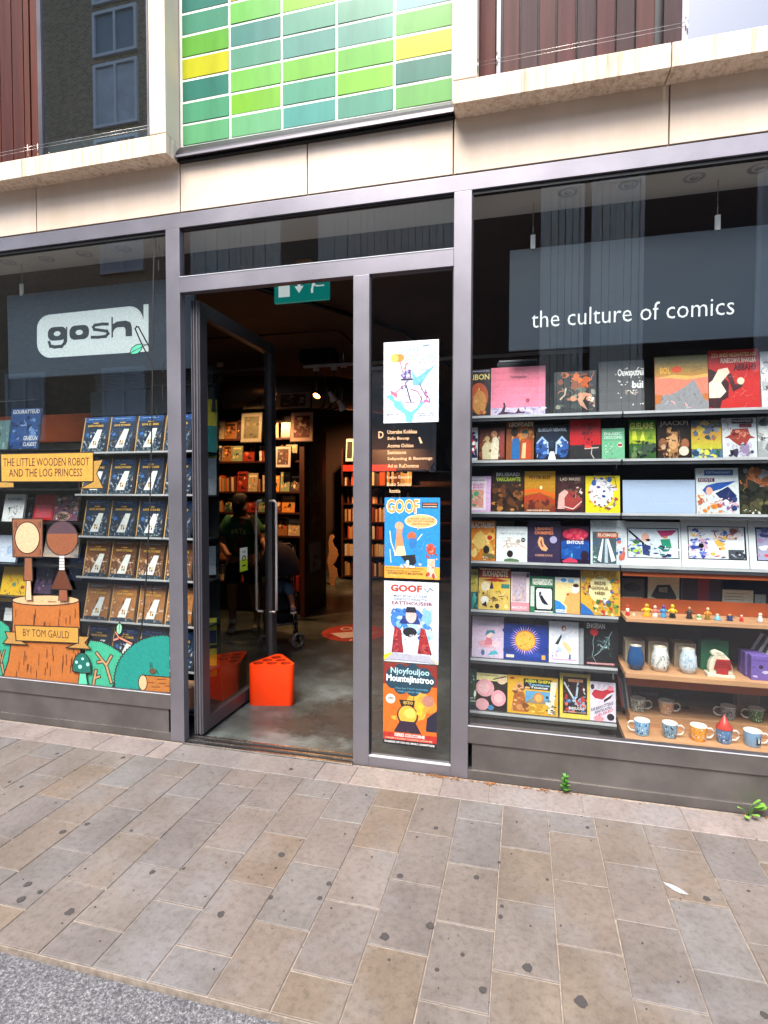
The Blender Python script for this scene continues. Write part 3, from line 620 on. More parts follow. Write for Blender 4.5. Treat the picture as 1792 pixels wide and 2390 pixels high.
book('4', (40, 365, 285, 850), z, 'dark comic with a glowing orange round head, leftmost on the top display shelf', '#2a1a20', [('e', .5, .42, .42, .3, '#b5502a'), ('e', .55, .3, .3, .25, '#c98b4a'), ('s', .15, .05, .9, .6, '#c98b4a #b5502a #8e4a2c #d9a86a', 14, .1), ('t', 'LIBON', .1, .78, .95, .9, '#e8d27a', .02), ('t', 'INDEPENDENCIA PRO', .08, .95, .95, .975, '#b9c4e0')])
book('4', (290, 335, 865, 850), z, 'square pink book with a long dark sea creature on pale water', '#ee7f9e', [('g', 0, .16, 1, 1, '#ee86a4', '#d2657d', 6), ('r', 0, 0, 1, .17, '#c9bedb'), ('s', 0, .01, 1, .16, '#e8e2f0 #a99cc4 #8d85ad #d9d0e6', 45, .05, .8), ('p', [(.13, .04), (.2, .1), (.24, .2), (.23, .27), (.26, .28), (.28, .2), (.26, .09), (.45, .06), (.48, .08), (.52, .17), (.54, .09), (.65, .06), (.62, .05), (.3, .045)], '#41243a'), ('e', .68, .31, .035, .036, '#b0405f'), ('t', 'Tonnoesso', .35, .77, .66, .82, '#53202e', .006), ('r', .0, .0, .006, 1, '#f6b8c8')])
book('4', (955, 385, 1400, 832), z, 'dark painted book with orange flames and a pale bird shape', '#1d2124', [('s', .1, .55, .95, .98, '#c45a1e #d9702a #5a3320 #23282b #8a4a2a', 26, .14), ('s', .05, .1, .95, .6, '#38443f #5e6b60 #8d8f7e #20262a #a9704a #c98a68', 44, .12), ('p', [(.55, .35), (.7, .5), (.9, .45), (.75, .4), (.68, .3), (.8, .08), (.62, .2)], '#c5947a'), ('s', .8, .05, .98, .4, '#e6e6e0', 8, .03), ('l', [(.15, .35), (.25, .45), (.28, .6)], .03, '#c9c0a8')])
book('4', (1425, 270, 1905, 830), z, 'charcoal grey book with white splintered title lettering', '#4c4c4e', [('g', 0, 0, 1, 1, '#565658', '#39393c', 5), ('t', 'Ouwsputrul', .42, .66, .99, .84, '#f0f0ee', .03), ('t', 'bui', .74, .46, .98, .6, '#f0f0ee', .03), ('s', .35, .1, .98, .98, '#f4f4f0', 24, .012, .2), ('s', .6, .34, .99, .42, '#d8cabb #b9a79a', 8, .09, .9)])
book('5', (488, 215, 1050, 800), z, 'tan and orange book with a grey pointed mountain and red sun', '#c0713a', [('g', 0, .62, 1, 1, '#b98a44', '#8a8250', 5), ('r', 0, .3, 1, .63, '#e0806a'), ('p', [(0, .6), (.35, .66), (.7, .62), (1, .66), (1, .6), (.6, .56), (.3, .6)], '#e8b060'), ('e', .42, .75, .1, .06, '#e2562a'), ('t', 'BOL', .1, .68, .3, .8, '#f0b040', .03), ('p', [(0, 0), (1, 0), (1, .16), (.92, .2), (.74, .56), (.55, .42), (.3, .3), (.15, .3), (.1, .15), (0, .12)], '#8f8f94'), ('s', .1, .02, .9, .3, '#e8a8a8 #6c7078 #b0b4b8', 14, .05, .9), ('l', [(.7, .75), (.9, .8)], .006, '#5c6048'), ('l', [(.7, .71), (.9, .76)], .006, '#5c6048')])
book('5', (1052, 150, 1592, 785), z, 'red book with a pale flowing figure and dark title letters', '#c22a26', [('p', [(0, .05), (.2, 0), (.25, .15), (.38, .2), (.4, .45), (.2, .62), (0, .7)], '#3c1c20'), ('p', [(0, .2), (.22, .2), (.34, .3), (.24, .45), (.42, .62), (.38, .7), (.2, .68), (.08, .5), (0, .45)], '#efdcc6'), ('l', [(.42, .55), (.5, .35), (.62, .4)], .09, '#4a2026'), ('e', .63, .47, .07, .06, '#efd0b8'), ('t', 'ZZO ANDE NILEAHOTEG NO', .06, .88, .94, .95, '#f2c07a', .02), ('t', 'FUNECOMVE BHAKLBA', .25, .78, .94, .86, '#f0e0c8', .02), ('t', 'ABBAH9', .5, .64, .94, .76, '#3c1418', .03)], spine='#7a1816')
book('5', (1598, 160, 2090, 785), z, 'white book with fine grey pencil drawing at the right end of the top display shelf', '#d9d9da', [('s', .02, .1, .6, .9, '#8f8f94 #b5b5ba #5c5c60', 40, .1, .95), ('e', .4, .7, .2, .07, '#2a2a2c')])
z = ZR[1]
book('4', (-60, 980, 155, 1325), z, 'narrow white comic with a red curved shape, leftmost on the second display shelf', '#d5d5da', [('e', .75, .5, .16, .3, '#b8262a'), ('p', [(.6, .1), (.95, .4), (1, .1)], '#1d2a52'), ('s', .55, .02, .98, .95, '#1d2a52 #d5d5da #fff', 12, .1)])
book('4', (165, 985, 440, 1325), z, 'brown comic with cream robed figures', '#5c2a1c', [('s', .02, .02, .98, .98, '#7a3a28 #4a1f16 #8a4a34', 20, .2), ('p', [(.15, .05), (.55, .05), (.5, .5), (.35, .62), (.22, .55), (.12, .4)], '#d9cda4'), ('p', [(.45, .05), (.75, .05), (.78, .6), (.62, .8), (.48, .6)], '#e6dcc0'), ('e', .58, .82, .12, .1, '#c98a5e'), ('e', .32, .68, .09, .08, '#d0b070'), ('s', .15, .05, .8, .8, '#8a6a44 #c9b080 #f0e8d0', 26, .05, .8), ('r', .8, .1, .97, .9, '#8e3a38')])
book('4', (450, 915, 745, 1325), z, 'comic cover with a blue coated figure beside an orange jacketed one', '#8a4a20', [('s', .02, .3, .98, .86, '#d98a34 #b5641e #e0a050 #c04a24', 26, .16), ('p', [(.18, .04), (.5, .04), (.5, .5), (.4, .6), (.22, .55)], '#2364a4'), ('e', .3, .73, .13, .12, '#2a1812'), ('p', [(.52, .04), (.9, .04), (.9, .5), (.74, .56), (.56, .48)], '#c04422'), ('e', .68, .66, .11, .1, '#b5805a'), ('p', [(.56, .7), (.82, .68), (.78, .78), (.6, .78)], '#244a48'), ('p', [(.56, .06), (.7, .06), (.72, .46), (.6, .44)], '#e8c08c'), ('t', 'LEOFDADI', .1, .87, .95, .98, '#efe6cc', .03)])
book('4', (760, 955, 1110, 1322), z, 'black and blue book with glowing curved machinery and a white base', '#0d1424', [('e', .2, .35, .2, .3, '#27509a'), ('e', .82, .35, .18, .28, '#2a58a4'), ('e', .5, .6, .26, .26, '#15243e'), ('l', [(.05, .5), (.2, .66), (.36, .5), (.38, .2)], .05, '#a4c2e8'), ('l', [(.96, .5), (.8, .66), (.64, .5), (.62, .2)], .05, '#a4c2e8'), ('p', [(.38, .02), (.62, .02), (.56, .25), (.44, .25)], '#f2f6fc'), ('s', .05, .1, .35, .55, '#6c9ce0 #16305e #d0e0f8', 16, .08), ('s', .68, .1, .96, .55, '#6c9ce0 #16305e #d0e0f8', 16, .08), ('t', 'BLABULAV NERAWAL', .08, .82, .94, .92, '#dce6f4', .03)])
book('4', (1112, 895, 1448, 1320), z, 'red and black book with a glass cake stand drawing', '#26262a', [('r', 0, .37, 1, 1, '#c01c24'), ('s', .42, .38, .72, .9, '#6a1218 #8a161c #40101a', 22, .09), ('l', [(.5, .28), (.92, .3)], .03, '#c9b8ae'), ('l', [(.72, .28), (.7, .15), (.78, .04)], .03, '#b9b4b0'), ('e', .6, .33, .12, .04, '#d03a34'), ('r', 0, 0, .02, 1, '#3a1014')])
book('4', (1455, 985, 1698, 1322), z, 'mint green hardback with white title and a bird drawing', '#6fb58c', [('t', 'ENLAESC', .1, .78, .86, .87, '#e6f4ea', .012), ('t', 'CROCCEPIO', .1, .66, .9, .75, '#e6f4ea', .012), ('l', [(.1, .62), (.86, .63)], .008, '#3a6e50'), ('s', .12, .1, .5, .5, '#dfeee4 #4a7a62 #a8d0b8', 22, .1, .8), ('e', .8, .46, .11, .08, '#e6e2dc'), ('r', .71, .42, .89, .5, '#a03a38'), ('t', 'FANNEBAOT', .3, .03, .62, .055, '#2a5a40')], spine='#9ad0b0')
book('5', (220, 895, 500, 1302), z, 'green comic with yellow lettering above dark tangled shapes', '#2f5c26', [('g', 0, .4, 1, 1, '#9fb02a', '#2c6a2e', 6), ('t', 'GUELAINE', .03, .77, .92, .94, '#e2e66a', .03), ('p', [(.1, .5), (.3, .5), (.25, .72), (.12, .72)], '#d0d83a'), ('p', [(.4, .48), (.6, .48), (.52, .74)], '#d8e050'), ('p', [(.66, .5), (.9, .5), (.84, .72)], '#5c8a2a'), ('s', .03, .03, .97, .46, '#141c1a #26342a #3d5040 #0c1012 #6c8450', 46, .13)])
book('5', (512, 895, 860, 1302), z, 'dark brown comic with a golden tower between faces', '#231712', [('t', 'JAACKPI', .08, .83, .94, .98, '#b9a894', .01), ('r', .34, .02, .62, .7, '#a8794a'), ('e', .48, .45, .14, .2, '#d0a070'), ('s', .3, .05, .68, .8, '#e2bc8a #7c5230 #c08a54 #4a2c1a', 36, .08), ('e', .16, .4, .12, .14, '#8a5a3c'), ('e', .84, .38, .12, .14, '#9a6040'), ('e', .8, .2, .15, .12, '#d9cdbd'), ('s', .02, .02, .34, .4, '#3a2218 #7c5034 #c9a080', 16, .09)])
book('5', (866, 895, 1188, 1300), z, 'yellow and blue comic with a twisting grey shape', '#6a6a4a', [('g', 0, .25, 1, .8, '#b9b43a', '#c98a3a', 5), ('s', .02, .5, .98, .98, '#5a6478 #3c4250 #8a94a4 #a8602c #d0b04a', 34, .16), ('r', 0, 0, 1, .22, '#4a6e8c'), ('s', .02, .02, .98, .26, '#2a5a44 #9ac0c8 #d8d04a #27405e', 20, .1), ('r', .02, .88, .12, .98, '#3a5c8c')])
book('5', (1192, 870, 1558, 1296), z, 'white comic with a red horned beast', '#cfd3d8', [('p', [(.05, .5), (.25, .6), (.3, .72), (.75, .74), (.82, .56), (.97, .5), (.8, .48), (.7, .35), (.5, .3), (.3, .42), (.2, .5)], '#9a3c30'), ('s', .25, .38, .75, .75, '#6c241e #b55244 #d98a70', 24, .09), ('s', .1, .05, .9, .36, '#6a5478 #3c3450 #b9b0c8 #8d7c9c', 34, .12), ('p', [(.25, .02), (.2, .2), (.35, .2)], '#26222c'), ('r', .28, .86, .9, .97, '#3a2226'), ('t', 'PALDETREO', .31, .89, .86, .95, '#d8d0d0', .02), ('r', .5, .76, .86, .85, '#7c2c34'), ('s', .02, .7, .18, .98, '#8a6a5c #5a4a48', 10, .05)])
book('5', (1560, 855, 1905, 1290), z, 'grey misty comic cover at the right end of the second display shelf', '#a0a4a6', [('s', .02, .02, .98, .98, '#7c8284 #b9bcbe #5a5e60 #d0d2d2', 50, .22), ('e', .15, .85, .1, .08, '#3a3a3c'), ('e', .5, .85, .12, .09, '#2c2c30')])
z = ZR[2]
book('4', (20, 1488, 292, 1852), z, 'lilac book with pink lettering, leftmost on the third display shelf', '#dcb0dc', [('r', .04, .05, .82, .97, '#e8dde6'), ('r', .1, .12, .72, .62, '#e09a8c'), ('s', .1, .14, .72, .6, '#3a8a64 #54a47c #e08a7c #f0b8a0', 26, .12), ('t', 'BEAURD', .3, .73, .74, .79, '#d04a9c', .02), ('t', 'BENDEO', .3, .65, .74, .71, '#d04a9c', .02), ('t', 'KARRORDAB', .25, .86, .75, .9, '#6a5468')])
book('4', (300, 1430, 636, 1856), z, 'dark brown comic with white and yellow title over tangled roots', '#2a1c14', [('s', .02, .02, .98, .66, '#8a5426 #5c3418 #b5783c #3a2212 #1c120c', 64, .14), ('p', [(.55, .55), (.7, .35), (.85, .1), (.72, .3), (.5, .45)], '#171010'), ('t', 'BRUSIARD', .13, .86, .88, .95, '#d8d8d4', .025), ('t', 'VARCRAWTE', .13, .74, .9, .84, '#b9c84a', .03)])
book('4', (642, 1436, 970, 1862), z, 'orange sunset paperback with a small white sun', '#d8641e', [('g', 0, 0, 1, 1, '#7a2c1c', '#d8a01e', 10), ('p', [(0, .55), (.4, .58), (1, .44), (1, .36), (.5, .5), (0, .46)], '#e2601c'), ('p', [(0, .4), (.5, .48), (1, .3), (1, .2), (.4, .3), (0, .2)], '#a83a1c'), ('s', .02, .04, .98, .3, '#5c2018 #7c3020 #94402a', 20, .16), ('e', .54, .6, .045, .045, '#f8e0a8'), ('t', 'PEVTBI BLEF', .15, .81, .85, .89, '#5c1c12', .02), ('t', 'SUBBATEONE IND BEZBAR', .08, .03, .82, .07, '#f0dcb8', .012)], spine='#e8b84a')
book('4', (975, 1480, 1276, 1866), z, 'maroon comic with a pink cloth draped over a red bowl', '#3e2022', [('s', .02, .5, .98, .84, '#4a2a2a #2c1618 #6a4a34', 20, .14), ('e', .5, .32, .42, .26, '#9a3a36'), ('p', [(.05, .1), (.1, .5), (.3, .62), (.45, .55), (.3, .4), (.3, .1)], '#d8a8a0'), ('s', .45, .4, .9, .72, '#e0c8c0 #2c181a #8a5a50', 18, .07), ('l', [(.3, .16), (.6, .1), (.9, .3)], .02, '#e8dcd8'), ('t', 'LAD MASEE', .14, .86, .86, .94, '#e0ccb4', .02)])
book('4', (1284, 1485, 1650, 1870), z, 'bright yellow comic with scattered blue and white doodles', '#e8d022', [('e', .45, .55, .36, .38, '#e9e6ec'), ('s', .2, .5, .9, .95, '#3a62a4 #d8c8e8 #e8e6f0 #5a4a9c', 26, .09, .7), ('s', .1, .05, .95, .6, '#4a2c1c #8a5a3a #e8e6f0 #2c4c9c #c04a24', 32, .07, .5), ('l', [(.6, .75), (.6, .95), (.85, .96), (.9, .7), (.7, .68)], .018, '#6a5a3c'), ('t', 'GPO', .74, .22, .9, .26, '#5a3a8c')])
book('5', (150, 1520, 914, 1868), z, 'blank pale blue card panel standing on the third display shelf', '#a4b4cc', [('r', 0, 0, 1, 1, '#a4b5d0'), ('l', [(.45, .3), (.9, .32)], .006, '#c0cce0')], cat='display card', name='display_card', t=.006, mt='ceramic')
book('5', (918, 1395, 1372, 1866), z, 'white graphic novel with a woman in flowing blue scarf', '#ccd4d8', [('r', .2, .84, .88, .96, '#3c5c9c'), ('t', 'OSTAASSANY', .25, .88, .82, .93, '#d0dcf0', .012), ('r', .05, .7, .44, .78, '#4a2436'), ('t', 'NOSTE', .08, .715, .4, .77, '#e0c8d4', .01), ('p', [(.15, .52), (.25, .62), (.5, .68), (.95, .72), (.6, .55), (.35, .48), (.25, .42)], '#2350a0'), ('p', [(.45, .45), (.75, .6), (.95, .4), (.85, .25), (.6, .3)], '#1c2c5c'), ('e', .31, .5, .08, .09, '#e0a890'), ('s', .05, .04, .6, .4, '#d88a4a #e8b08c #b05a3c #f0d8c8 #d0802a', 30, .09), ('s', .55, .05, .97, .35, '#e09aa8 #2c3c6c #f0f0f4 #8a5a8c', 26, .08)])
book('5', (1375, 1388, 1850, 1858), z, 'dark comic with orange rocks and tangled grass at the right of the third display shelf', '#2c2a1e', [('s', .02, .6, .98, .98, '#a05a2c #6c4028 #8d9094 #c07840', 30, .15), ('s', .02, .02, .98, .62, '#1c1e18 #4c4a30 #6c6440 #2c2c24 #12120e', 60, .14), ('s', .05, .02, .5, .1, '#f0f0ea', 12, .02, .9)])
z = ZR[3]
book('6', (10, 150, 310, 525), z, 'orange comic with a pale sketched face and red spot, leftmost on the fourth display shelf', '#d07c2c', [('s', .25, .1, .98, .75, '#d9b05a #e8c880 #a8602a #8a6a34', 40, .14), ('e', .5, .5, .2, .22, '#dcb868'), ('e', .82, .58, .08, .06, '#b82c24'), ('e', .72, .28, .1, .1, '#24201c'), ('t', 'BLACTRUIRO', .2, .82, .96, .96, '#f0e8da', .03), ('s', .6, .03, .97, .2, '#e0dcc8 #6a6a44', 10, .08)], spine='#4a1c14')
book('6', (316, 203, 617, 532), z, 'white book with a fine drawing of a floating hat over a dark head', '#dfe5ea', [('t', 'NAMITIONE CEOBERDBRE', .1, .77, .92, .82, '#8c98a4', .008), ('l', [(.22, .4), (.35, .5), (.7, .5), (.97, .38)], .02, '#c98a5a'), ('s', .25, .4, .75, .68, '#c9c2b4 #b0a08c #d8b890', 20, .1, .9), ('e', .45, .22, .1, .1, '#2c2220'), ('e', .5, .03, .25, .06, '#5c7a54'), ('e', .87, .62, .07, .065, '#1c1c20'), ('l', [(.83, .62), (.91, .62)], .02, '#dfe5ea')])
book('6', (620, 150, 938, 542), z, 'dark purple paperback with a large shell and orange lettering', '#332a48', [('t', 'LIBANNG', .22, .77, .76, .85, '#e88a5a', .03), ('t', 'ONMIPIES', .2, .67, .78, .75, '#e88a5a', .03), ('p', [(.3, .5), (.36, .62), (.46, .6), (.5, .45), (.62, .33), (.55, .27), (.42, .3), (.33, .4)], '#e0a878'), ('p', [(.37, .5), (.42, .56), (.44, .45), (.5, .36), (.42, .38)], '#8a4a34'), ('e', .78, .55, .11, .085, '#a8a0c8'), ('t', 'CARRE DIAZ', .22, .15, .76, .2, '#d8987c', .02)])
book('6', (941, 200, 1212, 550), z, 'comic with a crimson cloud above a deep blue sea', '#3a1c3c', [('e', .5, .78, .46, .16, '#c42c4c'), ('r', 0, .12, 1, .6, '#1c4c9c'), ('s', .02, .15, .98, .58, '#2a66b8 #16387c #3a7cc8 #102a5c', 24, .16, .8), ('e', .84, .22, .15, .13, '#2a1c2c'), ('r', 0, 0, 1, .12, '#241a34'), ('p', [(.02, .06), (.3, .16), (.55, .1), (.6, .03), (.1, .02)], '#c8405c'), ('t', 'ENTOUS', .2, .52, .8, .61, '#eef2fa', .03), ('e', .38, .22, .03, .06, '#4ab0d8'), ('s', .1, .65, .9, .9, '#e04a64 #8a1c3a #f08a98', 16, .12)])
book('6', (1222, 145, 1560, 560), z, 'white paperback with an orange panel of letters over bright rays', '#cfd8de', [('s', .05, .8, .95, .97, '#a0b4b0 #7c9ca0 #e8f0f0', 14, .1, .9), ('r', .06, .02, .74, .74, '#4a5a66'), ('r', .18, .6, .8, .72, '#c05a34'), ('t', 'ELCIMGEI', .22, .63, .74, .7, '#f0e2d4', .03), ('p', [(.2, .1), (.34, .58), (.38, .58), (.3, .05)], '#e8eef4'), ('p', [(.4, .04), (.42, .58), (.48, .58), (.5, .04)], '#b4c4d0'), ('p', [(.6, .06), (.46, .58), (.52, .58), (.72, .1)], '#e0e8ee'), ('s', .06, .02, .2, .6, '#5c8a5a #3a5c9c #c8dce4', 14, .06), ('s', .76, .05, .98, .6, '#c86a5a #3a62a4 #e8e8f0', 14, .08)])
def framed(c, rect, z, label, ops): return book(c, rect, z, label, '#d5d9de', [('r', .1, .17, .97, .86, '#26262c')] + ops, name='framed_print', cat='print', lean=12, mt='ceramic')
framed('7', (118, 150, 655, 545), z, 'mounted print of a stretched comic panel with a green costumed figure, leftmost of three', [('r', .115, .19, .955, .84, '#cfd8e4'), ('p', [(.12, .78), (.13, .82), (.45, .45), (.42, .42)], '#1c1c22'), ('p', [(.35, .5), (.5, .45), (.48, .22), (.36, .25)], '#2c3c6c'), ('e', .41, .64, .07, .1, '#d8a898'), ('p', [(.66, .6), (.82, .62), (.85, .42), (.7, .4)], '#2c8a6c'), ('e', .74, .68, .05, .06, '#c88a6c'), ('p', [(.6, .8), (.68, .66), (.85, .7), (.95, .82)], '#b0406c'), ('s', .12, .2, .32, .6, '#3a6a3c #2c5cb0 #6c4c9c #a8c84a', 20, .09), ('s', .55, .2, .95, .45, '#3a2c5c #e8ecf4 #2c7a6c', 16, .08), ('s', .3, .2, .6, .8, '#e8e8f0 #b8c4d8 #20242c', 12, .05)])
framed('7', (656, 130, 1262, 555), z, 'mounted print crowded with pale blue and red battle figures, middle of three', [('r', .115, .19, .945, .84, '#dfe3ea'), ('s', .12, .2, .4, .6, '#3a4a9c #6c7cc8 #c8a0b8 #e8e8f4', 34, .09), ('e', .3, .45, .04, .05, '#201c20'), ('s', .45, .2, .7, .82, '#f4f0d8 #e0b04a #2c5ca8 #c05a4a', 26, .07), ('s', .5, .6, .92, .82, '#c8a098 #8a4a4c #e0c8c0', 28, .09, .9), ('r', .7, .2, .93, .38, '#4a5058'), ('s', .7, .2, .93, .36, '#b8bcc8 #2c3038', 10, .05), ('s', .14, .62, .35, .82, '#4a62b0 #e0b86c #e8ecf4', 14, .06)])
framed('7', (1264, 140, 1900, 560), z, 'mounted print in violet and red partly cut off by the photo edge, rightmost of three', [('r', .12, .19, .945, .82, '#9c9cb8'), ('s', .12, .2, .94, .82, '#5c5c9c #c84a54 #d8d8ec #3c3c6c #a080a8', 60, .1)])
z = ZR[4]
book('6', (-10, 612, 142, 985), z, 'narrow yellow and teal comic at the left end of the fifth display shelf', '#b9a84a', [('r', 0, 0, 1, .42, '#1c5c5c'), ('s', .3, .02, .98, .42, '#2c8c88 #12403c #54a8a0', 20, .14), ('t', 'ECIAI', .42, .84, .95, .93, '#2c3424', .02), ('s', .4, .45, .98, .8, '#d8c860 #8a8a3c #5a5c30', 12, .15, .9)])
book('6', (146, 603, 452, 1002), z, 'cream comic with red banner and desert stage scene', '#d8b85c', [('r', 0, .76, 1, 1, '#a82c20'), ('r', .04, .95, .96, .98, '#e8d8a8'), ('t', 'BUOHADGTE', .12, .79, .92, .93, '#f0e2c0', .035), ('p', [(.1, .7), (.5, .76), (.95, .7), (.6, .66)], '#a82c20'), ('e', .22, .55, .14, .12, '#e8d8b8'), ('e', .6, .55, .16, .13, '#e0b83c'), ('p', [(.35, .5), (.42, .7), (.48, .5)], '#26264a'), ('r', .72, .52, .98, .62, '#3c7c74'), ('s', .03, .05, .97, .45, '#c8a04a #8a6a34 #e8d090 #5c4424', 38, .11, .7), ('e', .2, .22, .13, .1, '#e8e2d8'), ('p', [(.1, .1), (.25, .2), (.28, .06)], '#2c2018'), ('e', .6, .09, .07, .06, '#241a1c')], spine='#8a3a20')
book('6', (458, 640, 637, 1006), z, 'slim pale pink book with blue feathery drawing', '#e0cfd2', [('r', .0, 0, 1, .22, '#d8909c'), ('t', 'MARSUPILOR', .08, .05, .88, .12, '#f0e0e4', .01), ('r', .06, .24, .84, .95, '#c0a8b4'), ('s', .06, .25, .84, .92, '#d8c8d8 #9ab0c8 #e0b8ac #b09cb8 #7c98b4', 50, .1, .8), ('r', .84, .86, .98, .97, '#3c4870')])
book('6', (640, 682, 877, 1022), z, 'green framed book with a black leaping animal on white', '#2c7a52', [('r', .1, .76, .92, .93, '#e0e4d8'), ('s', .12, .77, .9, .92, '#4a6a5a #b08a6a #8aa494', 26, .05, .95), ('r', .02, .15, .18, .72, '#c8d0c8'), ('r', .2, .04, .94, .7, '#1c1c20'), ('p', [(.27, .15), (.25, .6), (.3, .66), (.86, .66), (.9, .6), (.9, .14), (.85, .09), (.3, .09)], '#e4e8ec'), ('p', [(.35, .5), (.42, .46), (.5, .48), (.6, .36), (.78, .2), (.6, .22), (.5, .26), (.42, .38)], '#1c2030'), ('e', .42, .52, .05, .05, '#2c2c3c'), ('r', .2, 0, .94, .04, '#d8dcd8')])
book('6', (880, 692, 1122, 1030), z, 'pale yellow book with a simple orange figure leaning over blue water', '#ecd79c', [('r', 0, .86, 1, 1, '#e8eaea'), ('e', .35, .92, .12, .05, '#4a9ad8'), ('e', .65, .9, .14, .05, '#7ab8e0'), ('p', [(0, 0), (.45, 0), (.4, .2), (.2, .32), (0, .36)], '#2c84d0'), ('p', [(.45, 0), (1, 0), (1, .62), (.86, .68), (.72, .55), (.6, .6), (.45, .52), (.4, .36), (.34, .3), (.5, .2)], '#f0a860'), ('e', .82, .68, .14, .12, '#f0ece4'), ('e', .84, .78, .12, .05, '#3c1c1c'), ('r', .05, .02, .46, .1, '#f0f0f0'), ('t', 'HOLGED', .08, .035, .42, .08, '#2c2c2c', .02), ('e', .52, .53, .06, .03, '#a8402c')])
book('6', (1126, 583, 1508, 1055), z, 'golden yellow hardback ringed with leaves, fish and fruit round a central title', '#d8a838', [('e', .5, .52, .3, .27, '#f0e4a8'), ('s', .02, .75, .98, .98, '#a87c24 #8a6420 #c89434 #e8c868', 30, .08, .8), ('s', .04, .4, .24, .75, '#9a3420 #c05a2c #8d9090 #3a2c20', 18, .06), ('s', .76, .35, .98, .75, '#b8442c #3c6ca4 #d87c3c #5c8a3c', 22, .06), ('s', .3, .02, .98, .3, '#c0341c #e8a02c #7c9c3c #e8d8a0 #4a6a2c', 40, .07), ('p', [(0, 0), (.35, 0), (.25, .1), (.12, .18), (0, .24)], '#2c6cb8'), ('s', .4, .22, .7, .34, '#4a5ca8 #2c7c5c #d8d8e8', 10, .05), ('t', 'BEDE', .35, .62, .64, .68, '#5c2c24', .02), ('t', 'GODIUS,', .27, .51, .72, .58, '#5c2c24', .02), ('t', 'HEBI', .36, .42, .62, .48, '#5c2c24', .02), ('t', 'UNAEY', .38, .74, .6, .77, '#4a3c2c', .01)], lean=7)
z = ZR[5]
book('6', (85, 1070, 390, 1452), z, 'lilac pink book with a blue haired bather drawing', '#d8bcd4', [('g', 0, 0, 1, 1, '#d8c4dc', '#cdb4cc', 4), ('t', 'COMNOBUINAL', .08, .84, .92, .89, '#e4e4f0', .03), ('t', 'BOUNDEBON', .2, .77, .86, .82, '#8aa0bc', .02), ('e', .52, .34, .32, .1, '#e4a4b0'), ('e', .74, .34, .14, .08, '#e8c8d4'), ('p', [(.38, .3), (.46, .5), (.62, .5), (.64, .32)], '#d87c8c'), ('e', .54, .56, .09, .08, '#f0d0c4'), ('p', [(.42, .52), (.46, .66), (.7, .68), (.74, .58), (.6, .62), (.52, .58)], '#3a8098'), ('p', [(.5, .06), (.85, .1), (.75, .2), (.6, .15)], '#4ab0c0'), ('e', .35, .12, .06, .07, '#4a6ca4'), ('s', .15, .05, .8, .3, '#e8dcea #b8c8dc #d890a8', 12, .06, .9)])
book('6', (388, 1143, 817, 1496), z, 'landscape blue book with a large golden sun and violet rays', '#1c3c94', [('s', .02, .02, .98, .98, '#16307c #2448a8 #1c3890', 12, .3)] + [('p', [(.49+.24*math.cos(a)*1, .55+.29*math.sin(a)), (.49+.36*math.cos(a+.05), .55+.42*math.sin(a+.05)), (.49+.24*math.cos(a+.1), .55+.29*math.sin(a+.1))], ['#c8a8e8', '#e8c8f0', '#9c8ce0'][i % 3]) for i, a in enumerate([k*2*math.pi/34 for k in range(34)])] + [('e', .49, .55, .235, .285, '#e88a1c', 36), ('e', .49, .55, .21, .25, '#f0b84c', 36), ('s', .34, .38, .64, .72, '#c8781c #a85c14', 12, .05, .95), ('r', .06, .06, .24, .14, '#e8d8c8'), ('r', .86, .05, .94, .17, '#e8a850')])
book('6', (822, 1120, 1112, 1516), z, 'white paperback with a simply drawn dancing woman', '#dfe1ee', [('p', [(.2, .45), (.42, .7), (.44, .64), (.32, .44)], '#1c2c28'), ('e', .5, .84, .075, .07, '#8a4048'), ('e', .51, .83, .045, .045, '#f0c8b8'), ('p', [(.42, .72), (.6, .72), (.58, .55), (.46, .5)], '#c8d0e4'), ('p', [(.44, .52), (.6, .5), (.76, .35), (.7, .2), (.62, .3), (.5, .4)], '#ecc890'), ('p', [(.25, .3), (.35, .42), (.45, .3), (.4, .24)], '#b8ccec'), ('s', .1, .15, .35, .3, '#8a6a8c #c8b8d8', 8, .05, .9), ('r', .1, .07, .94, .1, '#d8a0c4'), ('p', [(.66, .1), (.68, .22), (.74, .22), (.74, .1)], '#4a6490'), ('l', [(.6, .7), (.8, .78)], .012, '#c8b0b8')])
book('6', (1160, 1085, 1492, 1550), z, 'black comic with white title, red sun and fine blue line drawing', '#15171a', [('t', 'ENGEIAN', .08, .77, .62, .88, '#e0e0de', .03), ('e', .3, .7, .12, .08, '#b8242c'), ('l', [(.3, .62), (.26, .5), (.28, .35), (.24, .2), (.34, .08)], .008, '#a8c8cc'), ('l', [(.3, .2), (.45, .28), (.6, .42), (.82, .72)], .01, '#b8d4d8'), ('s', .4, .3, .75, .6, '#7ca4a8 #4a6c74 #a8c8cc', 20, .05, .95), ('l', [(.74, .6), (.72, .35)], .01, '#8ab4bc'), ('r', .06, .02, .9, .07, '#8a3c40'), ('t', 'INENDOVERRTE', .1, .03, .86, .06, '#e8d8d8', .02), ('t', 'BI ONK', .2, .92, .6, .96, '#b89c84', .01)])
book('6', (1112, 1180, 1158, 1520), z, 'narrow plain grey book beside the black comic on the sixth display shelf', '#9a9ea4', [], t=.02)
z = ZR[6]
book('6', (0, 1575, 128, 1942), z, 'narrow dark green comic at the left end of the bottom display shelf', '#1c4638', [('s', .45, .3, .98, .95, '#2c5c4c #e8e8e0 #0f2c24', 12, .1), ('t', 'EAT IT', .5, .25, .95, .29, '#e0e8e0', .02), ('t', 'NOON', .5, .18, .95, .22, '#e0e8e0', .02), ('r', .42, 0, 1, .1, '#123')])
